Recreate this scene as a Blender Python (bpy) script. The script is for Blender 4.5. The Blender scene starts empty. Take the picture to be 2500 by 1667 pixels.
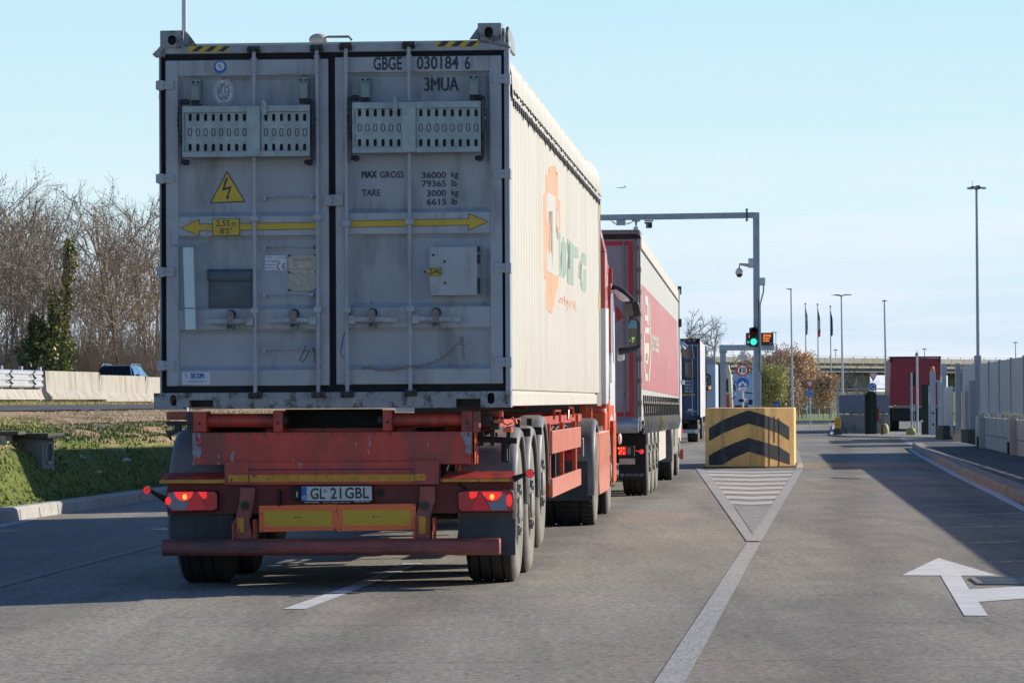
import bpy, bmesh, math, random
from mathutils import Vector, Matrix, Quaternion
random.seed(7)
R = math.radians
scene = bpy.context.scene
col = scene.collection
# ------------------------------------------------------------------ camera
CAM_H = 1.34; FPX = 8650.0; W0, H0 = 2500.0, 1667.0
PITCH = math.atan((979 - H0 / 2) / FPX); ROLL = -0.0055
cam_d = bpy.data.cameras.new('camera'); cam = bpy.data.objects.new('camera', cam_d); col.objects.link(cam)
cam_d.sensor_width = 36; cam_d.lens = 36 * FPX / W0; cam_d.clip_start = 0.5; cam_d.clip_end = 6000
CM = Matrix.Rotation(R(90) + PITCH, 3, 'X') @ Matrix.Rotation(ROLL, 3, 'Z')
cam.matrix_world = Matrix.Translation((0, 0, CAM_H)) @ CM.to_4x4()
scene.camera = cam
# ------------------------------------------------------------------ sun + sky
SUN_AZ, SUN_EL = 60.0, 24.0
sv = Vector((math.sin(R(SUN_AZ)) * math.cos(R(SUN_EL)), math.cos(R(SUN_AZ)) * math.cos(R(SUN_EL)), math.sin(R(SUN_EL))))
sd = bpy.data.lights.new('sun', 'SUN'); sd.energy = 5.0; sd.angle = R(0.5); sd.color = (1.0, 0.915, 0.79)
so = bpy.data.objects.new('sun', sd); so.rotation_euler = sv.to_track_quat('Z', 'Y').to_euler(); so.location = (60, 40, 60); col.objects.link(so)
world = bpy.data.worlds.new('World'); scene.world = world; world.use_nodes = True
wn, wl = world.node_tree.nodes, world.node_tree.links
wn.clear()
sky = wn.new('ShaderNodeTexSky'); sky.sky_type = 'NISHITA'; sky.sun_disc = False
sky.sun_elevation = R(SUN_EL); sky.sun_rotation = R(SUN_AZ); sky.air_density = 1.0; sky.dust_density = 0.6; sky.ozone_density = 1.0
bg = wn.new('ShaderNodeBackground'); bg.inputs[1].default_value = 0.095
wo = wn.new('ShaderNodeOutputWorld')
tc = wn.new('ShaderNodeTexCoord'); mp = wn.new('ShaderNodeMapping'); mp.inputs['Scale'].default_value = (1.6, 1.6, 22)
wl.new(tc.outputs['Generated'], mp.inputs[0])
cn = wn.new('ShaderNodeTexNoise'); cn.inputs['Scale'].default_value = 3.2; cn.inputs['Detail'].default_value = 7; cn.inputs['Roughness'].default_value = 0.62
wl.new(mp.outputs[0], cn.inputs[0])
cr = wn.new('ShaderNodeValToRGB'); cr.color_ramp.elements[0].position = 0.44; cr.color_ramp.elements[1].position = 0.66
cr.color_ramp.elements[0].color = (0, 0, 0, 1); cr.color_ramp.elements[1].color = (0.55, 0.55, 0.55, 1)
wl.new(cn.outputs[0], cr.inputs[0])
sep = wn.new('ShaderNodeSeparateXYZ'); wl.new(tc.outputs['Generated'], sep.inputs[0])
# pale winter haze low in the sky, clearing to the blue sky texture higher up
hz_ = wn.new('ShaderNodeValToRGB'); e_ = hz_.color_ramp.elements
e_[0].position = 0.0; e_[0].color = (0.80, 0.89, 0.98, 1); e_[1].position = 1.0; e_[1].color = (0.38, 0.72, 1.0, 1)
for p_, c_ in ((0.10, (0.70, 0.85, 1.0, 1)), (0.30, (0.74, 0.94, 1.0, 1)), (0.62, (0.58, 0.86, 1.0, 1))):
    k_ = hz_.color_ramp.elements.new(p_); k_.color = c_
mr1 = wn.new('ShaderNodeMapRange'); mr1.inputs[2].default_value = 0.18; mr1.inputs[1].default_value = 0.0; wl.new(sep.outputs[2], mr1.inputs[0]); wl.new(sep.outputs[2], mr1.inputs[0])
mr1.inputs[3].default_value = 0; mr1.inputs[4].default_value = 1; wl.new(mr1.outputs[0], hz_.inputs[0])
sc_ = wn.new('ShaderNodeVectorMath'); sc_.operation = 'SCALE'; sc_.inputs['Scale'].default_value = 8.8; wl.new(hz_.outputs[0], sc_.inputs[0])
mixc = wn.new('ShaderNodeMix'); mixc.data_type = 'RGBA'
cm_ = wn.new('ShaderNodeMath'); cm_.operation = 'MULTIPLY'; cm_.inputs[1].default_value = 0.9; wl.new(cr.outputs[0], cm_.inputs[0])
ce_ = wn.new('ShaderNodeMapRange'); ce_.inputs[1].default_value = 0.02; ce_.inputs[2].default_value = 0.085; ce_.inputs[3].default_value = 1.6; ce_.inputs[4].default_value = 0.12; wl.new(sep.outputs[2], ce_.inputs[0]); cf_ = wn.new('ShaderNodeMath'); cf_.operation = 'MULTIPLY'; wl.new(cm_.outputs[0], cf_.inputs[0]); wl.new(ce_.outputs[0], cf_.inputs[1]); wl.new(cf_.outputs[0], mixc.inputs[0]); wl.new(sc_.outputs[0], mixc.inputs[6]); mixc.inputs[7].default_value = (8.3, 8.55, 9.2, 1)
mr2 = wn.new('ShaderNodeMapRange'); mr2.inputs[1].default_value = 0.115; mr2.inputs[2].default_value = 0.24; wl.new(sep.outputs[2], mr2.inputs[0])
mix2 = wn.new('ShaderNodeMix'); mix2.data_type = 'RGBA'; wl.new(mr2.outputs[0], mix2.inputs[0]); wl.new(mixc.outputs[2], mix2.inputs[6]); tn_ = wn.new('ShaderNodeMix'); tn_.data_type = 'RGBA'; tn_.blend_type = 'MULTIPLY'; tn_.inputs[0].default_value = 1; wl.new(sky.outputs[0], tn_.inputs[6]); tn_.inputs[7].default_value = (0.44, 0.68, 1.06, 1); wl.new(tn_.outputs[2], mix2.inputs[7])
wl.new(mix2.outputs[2], bg.inputs[0]); wl.new(bg.outputs[0], wo.inputs[0])
scene.view_settings.view_transform = 'Standard'; scene.view_settings.look = 'None'
scene.view_settings.exposure = 0.22; scene.view_settings.gamma = 1
scene.render.engine = 'CYCLES'
scene.render.resolution_x = 1024; scene.render.resolution_y = 682
try:
    scene.cycles.max_bounces = 6; scene.cycles.transparent_max_bounces = 8
except Exception: pass

# ------------------------------------------------------------------ photo pixel -> world
O = Vector((0, 0, CAM_H))
def ray(px, py):
    return CM @ Vector(((px - W0 / 2) / FPX, -(py - H0 / 2) / FPX, -1.0))
def at(px, py, D):
    d = ray(px, py); return O + d * (D / d.y)
def gnd(px, py, z=0.0):
    d = ray(px, py); return O + d * ((z - CAM_H) / d.z)

class Frame:
    """local frame of a vehicle or a wall: root on the ground, +y ahead, +x right"""
    def __init__(s, x, y, yaw, z=0.0):
        s.o = Vector((x, y, z)); s.yaw = yaw
        s.fw = Vector((math.sin(yaw), math.cos(yaw), 0)); s.rt = Vector((math.cos(yaw), -math.sin(yaw), 0))
    def rear(s, px, py, y=0.0):
        d = ray(px, py); p0 = s.o + s.fw * y
        t = (p0 - O).dot(s.fw) / d.dot(s.fw); p = O + d * t - s.o
        return p.dot(s.rt), p.z
    def side(s, px, py, x):
        d = ray(px, py); p0 = s.o + s.rt * x
        t = (p0 - O).dot(s.rt) / d.dot(s.rt); p = O + d * t - s.o
        return p.dot(s.fw), p.z
    def w(s, x, y, z=0.0): return s.o + s.rt * x + s.fw * y + Vector((0, 0, z))
    def empty(s, name, label, cat, group=None):
        return thing(name, label, cat, s.o, -s.yaw, group)

# ------------------------------------------------------------------ objects
def tag(o, label=None, cat=None, group=None, kind=None):
    if label: o['label'] = label
    if cat: o['category'] = cat
    if group: o['group'] = group
    if kind: o['kind'] = kind
    return o
def thing(name, label, cat, loc=(0, 0, 0), rz=0.0, group=None):
    o = bpy.data.objects.new(name, None); col.objects.link(o); o.location = loc; o.rotation_euler = (0, 0, rz)
    o.empty_display_size = 0.2
    return tag(o, label, cat, group)
def copy_tree(o, parent=None):
    c = o.copy(); col.objects.link(c)
    if parent: c.parent = parent
    for ch in [k for k in bpy.data.objects if k.parent == o]: copy_tree(ch, c)
    return c

KEEP = {'lettering', 'chain', 'seal_ink', 'seal_figure', 'maker_name', 'swirl_mark', 'plate_number', 'holder_lettering', 'country_code', 'led', 'green_reflection', 'maker_mark', 'tarp_lashing', 'lightning_bolt', 'tyre', 'stripe', 'symbol', 'crown', 'twigs', 'sign_text', 'leaves'}
class MB:
    def __init__(s): s.v = []; s.f = []; s.mi = []; s.m = 0
    def add(s, vs, fs):
        b = len(s.v); s.v += [tuple(p) for p in vs]
        for f in fs: s.f.append([b + i for i in f]); s.mi.append(s.m)
        return s
    def box(s, x0, x1, y0, y1, z0, z1):
        if x0 > x1: x0, x1 = x1, x0
        if y0 > y1: y0, y1 = y1, y0
        if z0 > z1: z0, z1 = z1, z0
        return s.add([(x0,y0,z0),(x1,y0,z0),(x1,y1,z0),(x0,y1,z0),(x0,y0,z1),(x1,y0,z1),(x1,y1,z1),(x0,y1,z1)],
              [(0,3,2,1),(4,5,6,7),(0,1,5,4),(1,2,6,5),(2,3,7,6),(3,0,4,7)])
    def obox(s, p0, p1, w, h, up=(0, 0, 1)):
        """beam from p0 to p1 with width w and height h"""
        p0, p1 = Vector(p0), Vector(p1); d = (p1 - p0).normalized(); up = Vector(up)
        sx = d.cross(up)
        if sx.length < 1e-4: sx = d.cross(Vector((1, 0, 0)))
        sx.normalize(); u = sx.cross(d).normalized()
        vs = [p + sx * a * w / 2 + u * b * h / 2 for p in (p0, p1) for a, b in ((-1, -1), (1, -1), (1, 1), (-1, 1))]
        return s.add(vs, [(0,1,2,3),(7,6,5,4),(0,4,5,1),(1,5,6,2),(2,6,7,3),(3,7,4,0)])
    def quad(s, a, b, c, d): return s.add([a, b, c, d], [(0, 1, 2, 3)])
    def prism(s, pts, fn, a, b):
        """pts: 2-D outline (counter-clockwise), fn(u, v, t) -> xyz, between t=a and t=b"""
        n = len(pts)
        vs = [fn(u, v, a) for u, v in pts] + [fn(u, v, b) for u, v in pts]
        fs = [list(range(n))[::-1], list(range(n, 2 * n))] + [(i, (i + 1) % n, n + (i + 1) % n, n + i) for i in range(n)]
        return s.add(vs, fs)
    def tube(s, path, r, n=8, cap=True):
        path = [Vector(p) for p in path]; rs = r if isinstance(r, (list, tuple)) else [r] * len(path)
        ref = None; rings = []
        for i, p in enumerate(path):
            d = (path[min(i + 1, len(path) - 1)] - path[max(i - 1, 0)])
            if d.length < 1e-9: d = Vector((0, 0, 1))
            d.normalize()
            if ref is None: ref = Vector((0, 0, 1)) if abs(d.z) < 0.9 else Vector((1, 0, 0))
            a = d.cross(ref)
            if a.length < 1e-5: a = d.cross(Vector((0, 1, 0.1)))
            a.normalize(); b = d.cross(a); ref = a.cross(d)
            rings.append([p + (a * math.cos(2 * math.pi * k / n) + b * math.sin(2 * math.pi * k / n)) * rs[i] for k in range(n)])
        vs = [q for rg in rings for q in rg]
        fs = [(i * n + k, i * n + (k + 1) % n, (i + 1) * n + (k + 1) % n, (i + 1) * n + k) for i in range(len(path) - 1) for k in range(n)]
        if cap: fs += [list(range(n))[::-1], [(len(path) - 1) * n + k for k in range(n)]]
        return s.add(vs, fs)
    def lathe(s, prof, c, ax, n=32, a0=0.0, a1=2 * math.pi, ref=None):
        """prof: list of (radius, along-axis); ax: unit axis"""
        ax = Vector(ax).normalized(); c = Vector(c)
        ref = Vector(ref) if ref else (Vector((0, 0, 1)) if abs(ax.z) < 0.9 else Vector((1, 0, 0)))
        u = (ref - ax * ref.dot(ax)).normalized(); w = ax.cross(u)
        full = abs(a1 - a0 - 2 * math.pi) < 1e-6; m = n if full else n + 1; k = len(prof)
        vs = []
        for j in range(m):
            a = a0 + (a1 - a0) * j / n; e = u * math.cos(a) + w * math.sin(a)
            vs += [c + e * r + ax * h for r, h in prof]
        fs = []
        for j in range(n):
            j2 = (j + 1) % m
            fs += [(j * k + i, j * k + i + 1, j2 * k + i + 1, j2 * k + i) for i in range(k - 1)]
        return s.add(vs, fs)
    def disc(s, c, ax, r, t, n=24):
        return s.lathe([(0.0001, 0), (r, 0), (r, t), (0.0001, t)], c, ax, n)
    def grid(s, P):
        nu, nv = len(P), len(P[0])
        return s.add([q for row in P for q in row], [(i * nv + j, (i + 1) * nv + j, (i + 1) * nv + j + 1, i * nv + j + 1) for i in range(nu - 1) for j in range(nv - 1)])
    def ball(s, c, r, n=12, m=8, sc=(1, 1, 1)):
        vs = []; 
        for i in range(m + 1):
            t = math.pi * i / m
            for j in range(n):
                a = 2 * math.pi * j / n
                vs.append((c[0] + r * sc[0] * math.sin(t) * math.cos(a), c[1] + r * sc[1] * math.sin(t) * math.sin(a), c[2] + r * sc[2] * math.cos(t)))
        return s.add(vs, [(i * n + j, (i + 1) * n + j, (i + 1) * n + (j + 1) % n, i * n + (j + 1) % n) for i in range(m) for j in range(n)])
    def pieces(s):
        par = list(range(len(s.v)))
        def fd(a):
            while par[a] != a: par[a] = par[par[a]]; a = par[a]
            return a
        for f in s.f:
            r0 = fd(f[0])
            for i in f[1:]: par[fd(i)] = r0
        bb = {}
        for i, v in enumerate(s.v):
            r0 = fd(i); b = bb.get(r0)
            if b is None: bb[r0] = [*v, *v]
            else:
                for k in range(3): b[k] = min(b[k], v[k]); b[k + 3] = max(b[k + 3], v[k])
        ks = list(bb); g = {k: k for k in ks}
        def fg(a):
            while g[a] != a: a = g[a]
            return a
        if len(ks) > 120: return None
        for i, a in enumerate(ks):
            for b in ks[i + 1:]:
                A, B = bb[a], bb[b]
                if all(A[k] - 0.012 <= B[k + 3] and B[k] - 0.012 <= A[k + 3] for k in range(3)): g[fg(a)] = fg(b)
        cl = {}
        for fi, f in enumerate(s.f): cl.setdefault(fg(fd(f[0])), []).append(fi)
        return list(cl.values())
    def build(s, name, mat, parent=None, *a, **kw):
        if parent is not None and name not in KEEP:
            cl = s.pieces()
            if cl and 1 < len(cl) <= 14:
                first = None
                for fs in cl:
                    m = MB(); idx = {}
                    for fi in fs:
                        f = []
                        for i in s.f[fi]:
                            if i not in idx: idx[i] = len(m.v); m.v.append(s.v[i])
                            f.append(idx[i])
                        m.f.append(f); m.mi.append(s.mi[fi])
                    o = m.build1(name, mat, parent, *a, **kw); first = first or o
                return first
        return s.build1(name, mat, parent, *a, **kw)
    def build1(s, name, mat, parent=None, smooth=False, bevel=0.0, label=None, cat=None, group=None, kind=None, merge=False, solid=0.0):
        me = bpy.data.meshes.new(name); me.from_pydata(s.v, [], s.f)
        mats = mat if isinstance(mat, (list, tuple)) else [mat]
        for m in mats: me.materials.append(m)
        if len(mats) > 1: me.polygons.foreach_set('material_index', s.mi)
        bm = bmesh.new(); bm.from_mesh(me)
        if merge: bmesh.ops.remove_doubles(bm, verts=bm.verts, dist=1e-5)
        if len(bm.faces) < 60000: bmesh.ops.recalc_face_normals(bm, faces=bm.faces)
        bm.to_mesh(me); bm.free()
        if smooth:
            me.polygons.foreach_set('use_smooth', [True] * len(me.polygons))
            try: me.set_sharp_from_angle(angle=R(38))
            except Exception: pass
        o = bpy.data.objects.new(name, me); col.objects.link(o)
        if parent: o.parent = parent
        if bevel > 0:
            b = o.modifiers.new('bevel', 'BEVEL'); b.width = bevel; b.segments = 2; b.limit_method = 'ANGLE'; b.angle_limit = R(40)
        if solid > 0:
            b = o.modifiers.new('solid', 'SOLIDIFY'); b.thickness = solid; b.offset = 0
        return tag(o, label, cat, group, kind)

def slotted(outer, holes, fn, t0, t1, name, mat, parent, bevel=0.0):
    """a plate with real holes: outline and holes in (u, v), extruded from t0 to t1, fn(u,v,t)->xyz"""
    cu = bpy.data.curves.new('tmp', 'CURVE'); cu.dimensions = '2D'; cu.fill_mode = 'BOTH'; cu.extrude = 0.5
    for pts in [outer] + holes:
        sp = cu.splines.new('POLY'); sp.points.add(len(pts) - 1); sp.use_cyclic_u = True
        for i, (u, v) in enumerate(pts): sp.points[i].co = (u, v, 0, 1)
    ob = bpy.data.objects.new('tmp', cu); col.objects.link(ob); dg = bpy.context.evaluated_depsgraph_get()
    me = bpy.data.meshes.new_from_object(ob.evaluated_get(dg)); bpy.data.objects.remove(ob)
    for v in me.vertices: v.co = fn(v.co.x, v.co.y, t0 + (v.co.z + 0.5) * (t1 - t0))
    me.materials.clear(); me.materials.append(mat); me.name = name
    o = bpy.data.objects.new(name, me); col.objects.link(o); o.parent = parent
    return o
def oval(cx, cy, rx, ry, n=10, r=None):
    """stadium / ellipse outline"""
    if r is None: return [(cx + rx * math.cos(2 * math.pi * i / n), cy + ry * math.sin(2 * math.pi * i / n)) for i in range(n)]
    out = []
    for i in range(n):
        a = 2 * math.pi * i / n; c, q = math.cos(a), math.sin(a)
        out.append((cx + rx * c, cy + (ry - rx) * (1 if q > 0.01 else -1 if q < -0.01 else 0) + rx * q))
    return out
_tc = {}
def text_pts(string, bold=0.0):
    key = (string, bold)
    if key not in _tc:
        cu = bpy.data.curves.new('tmp', 'FONT'); cu.body = string; cu.size = 1; cu.offset = bold; cu.resolution_u = 3
        ob = bpy.data.objects.new('tmp', cu); col.objects.link(ob); dg = bpy.context.evaluated_depsgraph_get()
        me = bpy.data.meshes.new_from_object(ob.evaluated_get(dg)); bpy.data.objects.remove(ob)
        vs = [(v.co.x, v.co.y) for v in me.vertices]; fs = [tuple(p.vertices) for p in me.polygons]
        x0 = min(v[0] for v in vs); x1 = max(v[0] for v in vs); y0 = min(v[1] for v in vs); y1 = max(v[1] for v in vs)
        _tc[key] = ([((x - x0) / (x1 - x0), (y - y0) / (y1 - y0)) for x, y in vs], fs)
    return _tc[key]
def put_text(mb, string, fn, bold=0.0):
    """fn(u, v) with u, v in 0..1 -> xyz"""
    vs, fs = text_pts(string, bold)
    mb.add([fn(u, v) for u, v in vs], fs); return mb

# ------------------------------------------------------------------ materials
def new_mat(name):
    m = bpy.data.materials.new(name); m.use_nodes = True; nt = m.node_tree; b = nt.nodes['Principled BSDF']
    return m, nt, nt.nodes, nt.links, b
def noise(n, l, src, scale, detail=4, rough=0.55, sc=(1, 1, 1)):
    t = n.new('ShaderNodeTexNoise'); t.inputs['Scale'].default_value = scale; t.inputs['Detail'].default_value = detail; t.inputs['Roughness'].default_value = rough
    mp = n.new('ShaderNodeMapping'); mp.inputs['Scale'].default_value = sc; l.new(src, mp.inputs[0]); l.new(mp.outputs[0], t.inputs[0]); return t.outputs[0]
def ramp(n, l, src, p0, p1, c0=(0, 0, 0), c1=(1, 1, 1)):
    r = n.new('ShaderNodeValToRGB'); e = r.color_ramp.elements; e[0].position = p0; e[1].position = p1; e[0].color = (*c0, 1); e[1].color = (*c1, 1); l.new(src, r.inputs[0]); return r.outputs[0]
def mix(n, l, f, a, b, mode='MIX'):
    m = n.new('ShaderNodeMix'); m.data_type = 'RGBA'; m.blend_type = mode
    for i, x in ((0, f), (6, a), (7, b)):
        if hasattr(x, 'is_linked') or hasattr(x, 'links'): l.new(x, m.inputs[i])
        elif i == 0: m.inputs[0].default_value = x
        else: m.inputs[i].default_value = (*x, 1)
    return m.outputs[2]
def mat(name, rgb, rough=0.5, metal=0.0, var=0.12, scale=6, dirt=None, dirt_amt=(0.55, 0.75), dirt_sc=(1, 1, 0.25), dirt_scale=5, bump=0.0, bump_scale=40, emit=None, spec=None, coat=0.0, chips=None, chips_at=(0.66, 0.68), chip_sc=(1, 1, 0.35), chip_scale=9):
    m, nt, n, l, b = new_mat(name)
    t = n.new('ShaderNodeTexCoord').outputs['Object']
    c0 = tuple(max(0, x * (1 - var)) for x in rgb); c1 = tuple(min(1, x * (1 + var)) for x in rgb)
    c = ramp(n, l, noise(n, l, t, scale), 0.3, 0.7, c0, c1)
    if dirt:
        f = ramp(n, l, noise(n, l, t, dirt_scale, 6, 0.65, dirt_sc), *dirt_amt); c = mix(n, l, f, c, dirt)
    if chips:
        f = ramp(n, l, noise(n, l, t, chip_scale, 5, 0.7, chip_sc), *chips_at); c = mix(n, l, f, c, chips)
    l.new(c, b.inputs['Base Color']); b.inputs['Metallic'].default_value = metal
    rr = n.new('ShaderNodeMapRange'); l.new(noise(n, l, t, scale * 2.3), rr.inputs[0]); rr.inputs[3].default_value = max(0, rough - 0.1); rr.inputs[4].default_value = min(1, rough + 0.1)
    l.new(rr.outputs[0], b.inputs['Roughness'])
    if spec is not None: b.inputs['Specular IOR Level'].default_value = spec
    if coat: b.inputs['Coat Weight'].default_value = coat
    if bump:
        bp = n.new('ShaderNodeBump'); bp.inputs['Strength'].default_value = bump; bp.inputs['Distance'].default_value = 0.02
        l.new(noise(n, l, t, bump_scale), bp.inputs['Height']); l.new(bp.outputs[0], b.inputs['Normal'])
    if emit: b.inputs['Emission Color'].default_value = (*emit[:3], 1); b.inputs['Emission Strength'].default_value = emit[3]
    return m
M = {}
def dm(k, *a, **kw): M[k] = mat(k, *a, **kw); return M[k]
dm('grey_paint', (0.365, 0.40, 0.45), 0.48, var=0.10, scale=2.2, dirt=(0.15, 0.135, 0.12), dirt_amt=(0.50, 0.80), dirt_scale=4, chips=(0.16, 0.12, 0.09), chips_at=(0.66, 0.72), chip_scale=14, chip_sc=(1, 1, 0.12), bump=0.06, bump_scale=14)
dm('grey_rail', (0.40, 0.43, 0.47), 0.45, var=0.08, scale=5, dirt=(0.16, 0.14, 0.12), dirt_amt=(0.52, 0.82), dirt_scale=5, chips=(0.15, 0.10, 0.07), chips_at=(0.68, 0.72), chip_scale=20, chip_sc=(1, 1, 0.2))
dm('grey_worn', (0.30, 0.325, 0.35), 0.6, var=0.15, scale=9, dirt=(0.10, 0.09, 0.085), dirt_amt=(0.52, 0.62), dirt_scale=11, dirt_sc=(1, 1, 1), chips=(0.50, 0.49, 0.47), chips_at=(0.64, 0.66), chip_scale=16, chip_sc=(1, 1, 1))
dm('galv', (0.31, 0.37, 0.39), 0.42, 0.45, var=0.16, scale=14, dirt=(0.22, 0.25, 0.26), dirt_amt=(0.5, 0.8))
dm('galv_green', (0.24, 0.30, 0.29), 0.5, 0.2, var=0.12, scale=10)
dm('gasket', (0.012, 0.013, 0.016), 0.75, var=0.3, scale=12)
dm('black', (0.012, 0.012, 0.013), 0.6, var=0.3)
dm('dark_steel', (0.045, 0.045, 0.05), 0.5, 0.5, var=0.35, scale=14, dirt=(0.10, 0.07, 0.05), dirt_amt=(0.55, 0.7))
dm('cream_side', (0.61, 0.565, 0.48), 0.42, var=0.04, scale=2, dirt=(0.42, 0.36, 0.28), dirt_amt=(0.52, 0.92), dirt_scale=3.0, dirt_sc=(1, 1, 0.05))
dm('cream_rail', (0.60, 0.56, 0.48), 0.5, var=0.06, scale=4, dirt=(0.35, 0.28, 0.21), dirt_amt=(0.58, 0.9), dirt_scale=6, dirt_sc=(1, 0.5, 1))
dm('tarp', (0.52, 0.49, 0.43), 0.55, var=0.06, scale=3, dirt=(0.40, 0.33, 0.26), dirt_amt=(0.55, 0.85), dirt_scale=2.4, dirt_sc=(1, 1, 1), bump=0.3, bump_scale=4)
dm('logo_orange', (0.90, 0.36, 0.19), 0.5, var=0.05, dirt=(0.80, 0.52, 0.38), dirt_amt=(0.5, 0.8), dirt_scale=4)
dm('logo_green', (0.30, 0.40, 0.33), 0.5, var=0.05, dirt=(0.42, 0.47, 0.42), dirt_amt=(0.5, 0.8), dirt_scale=4)
dm('ink', (0.03, 0.04, 0.065), 0.5, var=0.2, chips=(0.25, 0.27, 0.3), chips_at=(0.68, 0.74), chip_scale=30, chip_sc=(1, 1, 1))
dm('yellow_sticker', (0.60, 0.42, 0.035), 0.4, var=0.07)
dm('white_sticker', (0.62, 0.67, 0.75), 0.4, var=0.04)
dm('cert_plate', (0.50, 0.44, 0.36), 0.45, 0.1, var=0.1, scale=20)
dm('blue_sticker', (0.02, 0.14, 0.42), 0.4, var=0.06)
dm('grey_text', (0.22, 0.25, 0.28), 0.5)
dm('pouch', (0.085, 0.115, 0.14), 0.45, var=0.25, scale=6, bump=0.5, bump_scale=9, dirt=(0.17, 0.2, 0.22), dirt_amt=(0.55, 0.8), dirt_sc=(1, 1, 1))
dm('pale_blue', (0.56, 0.72, 0.74), 0.35, var=0.03)
dm('red_paint', (0.58, 0.070, 0.042), 0.5, var=0.18, scale=5, dirt=(0.12, 0.05, 0.045), dirt_amt=(0.47, 0.70), dirt_scale=6, dirt_sc=(1, 1, 0.5), chips=(0.07, 0.05, 0.05), chips_at=(0.64, 0.66), chip_scale=16, chip_sc=(1, 1, 1), bump=0.05)
dm('red_beam', (0.62, 0.070, 0.048), 0.5, var=0.16, scale=4, dirt=(0.20, 0.075, 0.065), dirt_amt=(0.44, 0.70), dirt_scale=3, chips=(0.34, 0.37, 0.40), chips_at=(0.635, 0.65), chip_scale=13, chip_sc=(1.3, 1, 0.4), bump=0.05)
dm('bare_patch', (0.27, 0.31, 0.35), 0.55, 0.2, var=0.2, scale=30, chips=(0.38, 0.05, 0.035), chips_at=(0.52, 0.55), chip_scale=22, chip_sc=(1, 1, 0.5))
dm('red_dirty', (0.36, 0.085, 0.065), 0.5, var=0.2, scale=6, dirt=(0.11, 0.07, 0.06), dirt_amt=(0.45, 0.65), dirt_scale=6, dirt_sc=(0.25, 1, 1.6), chips=(0.36, 0.24, 0.22), chips_at=(0.66, 0.70), chip_scale=12, chip_sc=(0.3, 1, 3))
dm('orange_paint', (0.74, 0.115, 0.04), 0.35, var=0.06, scale=4, dirt=(0.42, 0.14, 0.09), dirt_amt=(0.6, 0.85))
dm('salmon_panel', (0.86, 0.30, 0.20), 0.22, var=0.05, scale=3, dirt=(0.72, 0.42, 0.32), dirt_amt=(0.55, 0.9))
dm('yellow_tape', (0.62, 0.30, 0.025), 0.5, var=0.2, scale=12, chips=(0.35, 0.06, 0.03), chips_at=(0.62, 0.66), chip_scale=18, chip_sc=(1, 1, 0.5))
dm('reflect_orange', (1.0, 0.17, 0.045), 0.35, var=0.03, emit=None)
dm('reflect_yellow', (0.66, 0.40, 0.02), 0.4, var=0.08, scale=40)
dm('fender', (0.16, 0.17, 0.18), 0.45, var=0.15, scale=5, dirt=(0.33, 0.30, 0.26), dirt_amt=(0.42, 0.75), dirt_scale=3, dirt_sc=(1, 1, 1))
dm('flap', (0.045, 0.055, 0.065), 0.65, var=0.3, scale=4, dirt=(0.12, 0.12, 0.115), dirt_amt=(0.45, 0.8), dirt_scale=4, dirt_sc=(1.2, 1, 0.2))
dm('tyre', (0.035, 0.034, 0.033), 0.85, var=0.15, scale=8, bump=0.3)
dm('tyre_side', (0.20, 0.185, 0.16), 0.9, var=0.1, scale=7, dirt=(0.28, 0.26, 0.22), dirt_amt=(0.4, 0.75), dirt_scale=5, dirt_sc=(1, 1, 1))
dm('rim', (0.22, 0.21, 0.19), 0.6, 0.3, var=0.2, scale=10, dirt=(0.32, 0.29, 0.25), dirt_amt=(0.35, 0.7), dirt_sc=(1, 1, 1))
dm('lamp_red', (0.26, 0.008, 0.022), 0.15, var=0.1, coat=0.6, emit=(1, 0.02, 0.05, 0.05))
dm('lamp_lit', (0.6, 0.02, 0.02), 0.2, emit=(1, 0.03, 0.035, 0.62))
dm('lamp_hot', (0.9, 0.2, 0.03), 0.2, emit=(1, 0.25, 0.03, 2.2))
dm('lamp_clear', (0.20, 0.24, 0.30), 0.12, var=0.1, coat=0.5)
dm('amber', (0.7, 0.16, 0.03), 0.3)
dm('plate_white', (0.62, 0.62, 0.58), 0.4, var=0.08, scale=14, dirt=(0.4, 0.39, 0.35), dirt_amt=(0.5, 0.8), dirt_sc=(1, 1, 1))
dm('white_paint', (0.78, 0.77, 0.76), 0.3, var=0.03, scale=3, dirt=(0.55, 0.5, 0.44), dirt_amt=(0.62, 0.95), dirt_scale=2)
dm('cab_red', (0.52, 0.045, 0.028), 0.25, var=0.05, coat=0.3)
dm('lavender', (0.42, 0.36, 0.42), 0.4, 0.1, var=0.06)
dm('glass', (0.02, 0.03, 0.035), 0.06, var=0.2, spec=0.8)
dm('mirror', (0.55, 0.6, 0.62), 0.04, 1.0, var=0.02)
dm('mirror_shell', (0.05, 0.055, 0.06), 0.3, var=0.2)
dm('chrome', (0.6, 0.6, 0.6), 0.2, 0.9, var=0.1)
dm('post_steel', (0.34, 0.41, 0.47), 0.45, 0.35, var=0.12, scale=5)
dm('pole_pale', (0.55, 0.57, 0.60), 0.4, 0.3, var=0.08, scale=3)
dm('fence_grey', (0.36, 0.39, 0.42), 0.55, 0.1, var=0.08, scale=2)
dm('barrier_yellow', (0.95, 0.55, 0.18), 0.75, var=0.08, scale=5, dirt=(0.45, 0.28, 0.12), dirt_amt=(0.50, 0.75), dirt_scale=5, dirt_sc=(1, 1, 0.12), bump=0.2, chips=(0.34, 0.30, 0.24), chips_at=(0.71, 0.74), chip_scale=14)
dm('barrier_black', (0.045, 0.048, 0.052), 0.8, var=0.2, scale=6, dirt=(0.12, 0.12, 0.12), dirt_amt=(0.5, 0.8), dirt_sc=(1, 1, 0.15))
dm('crack', (0.10, 0.06, 0.03), 0.9)
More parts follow.
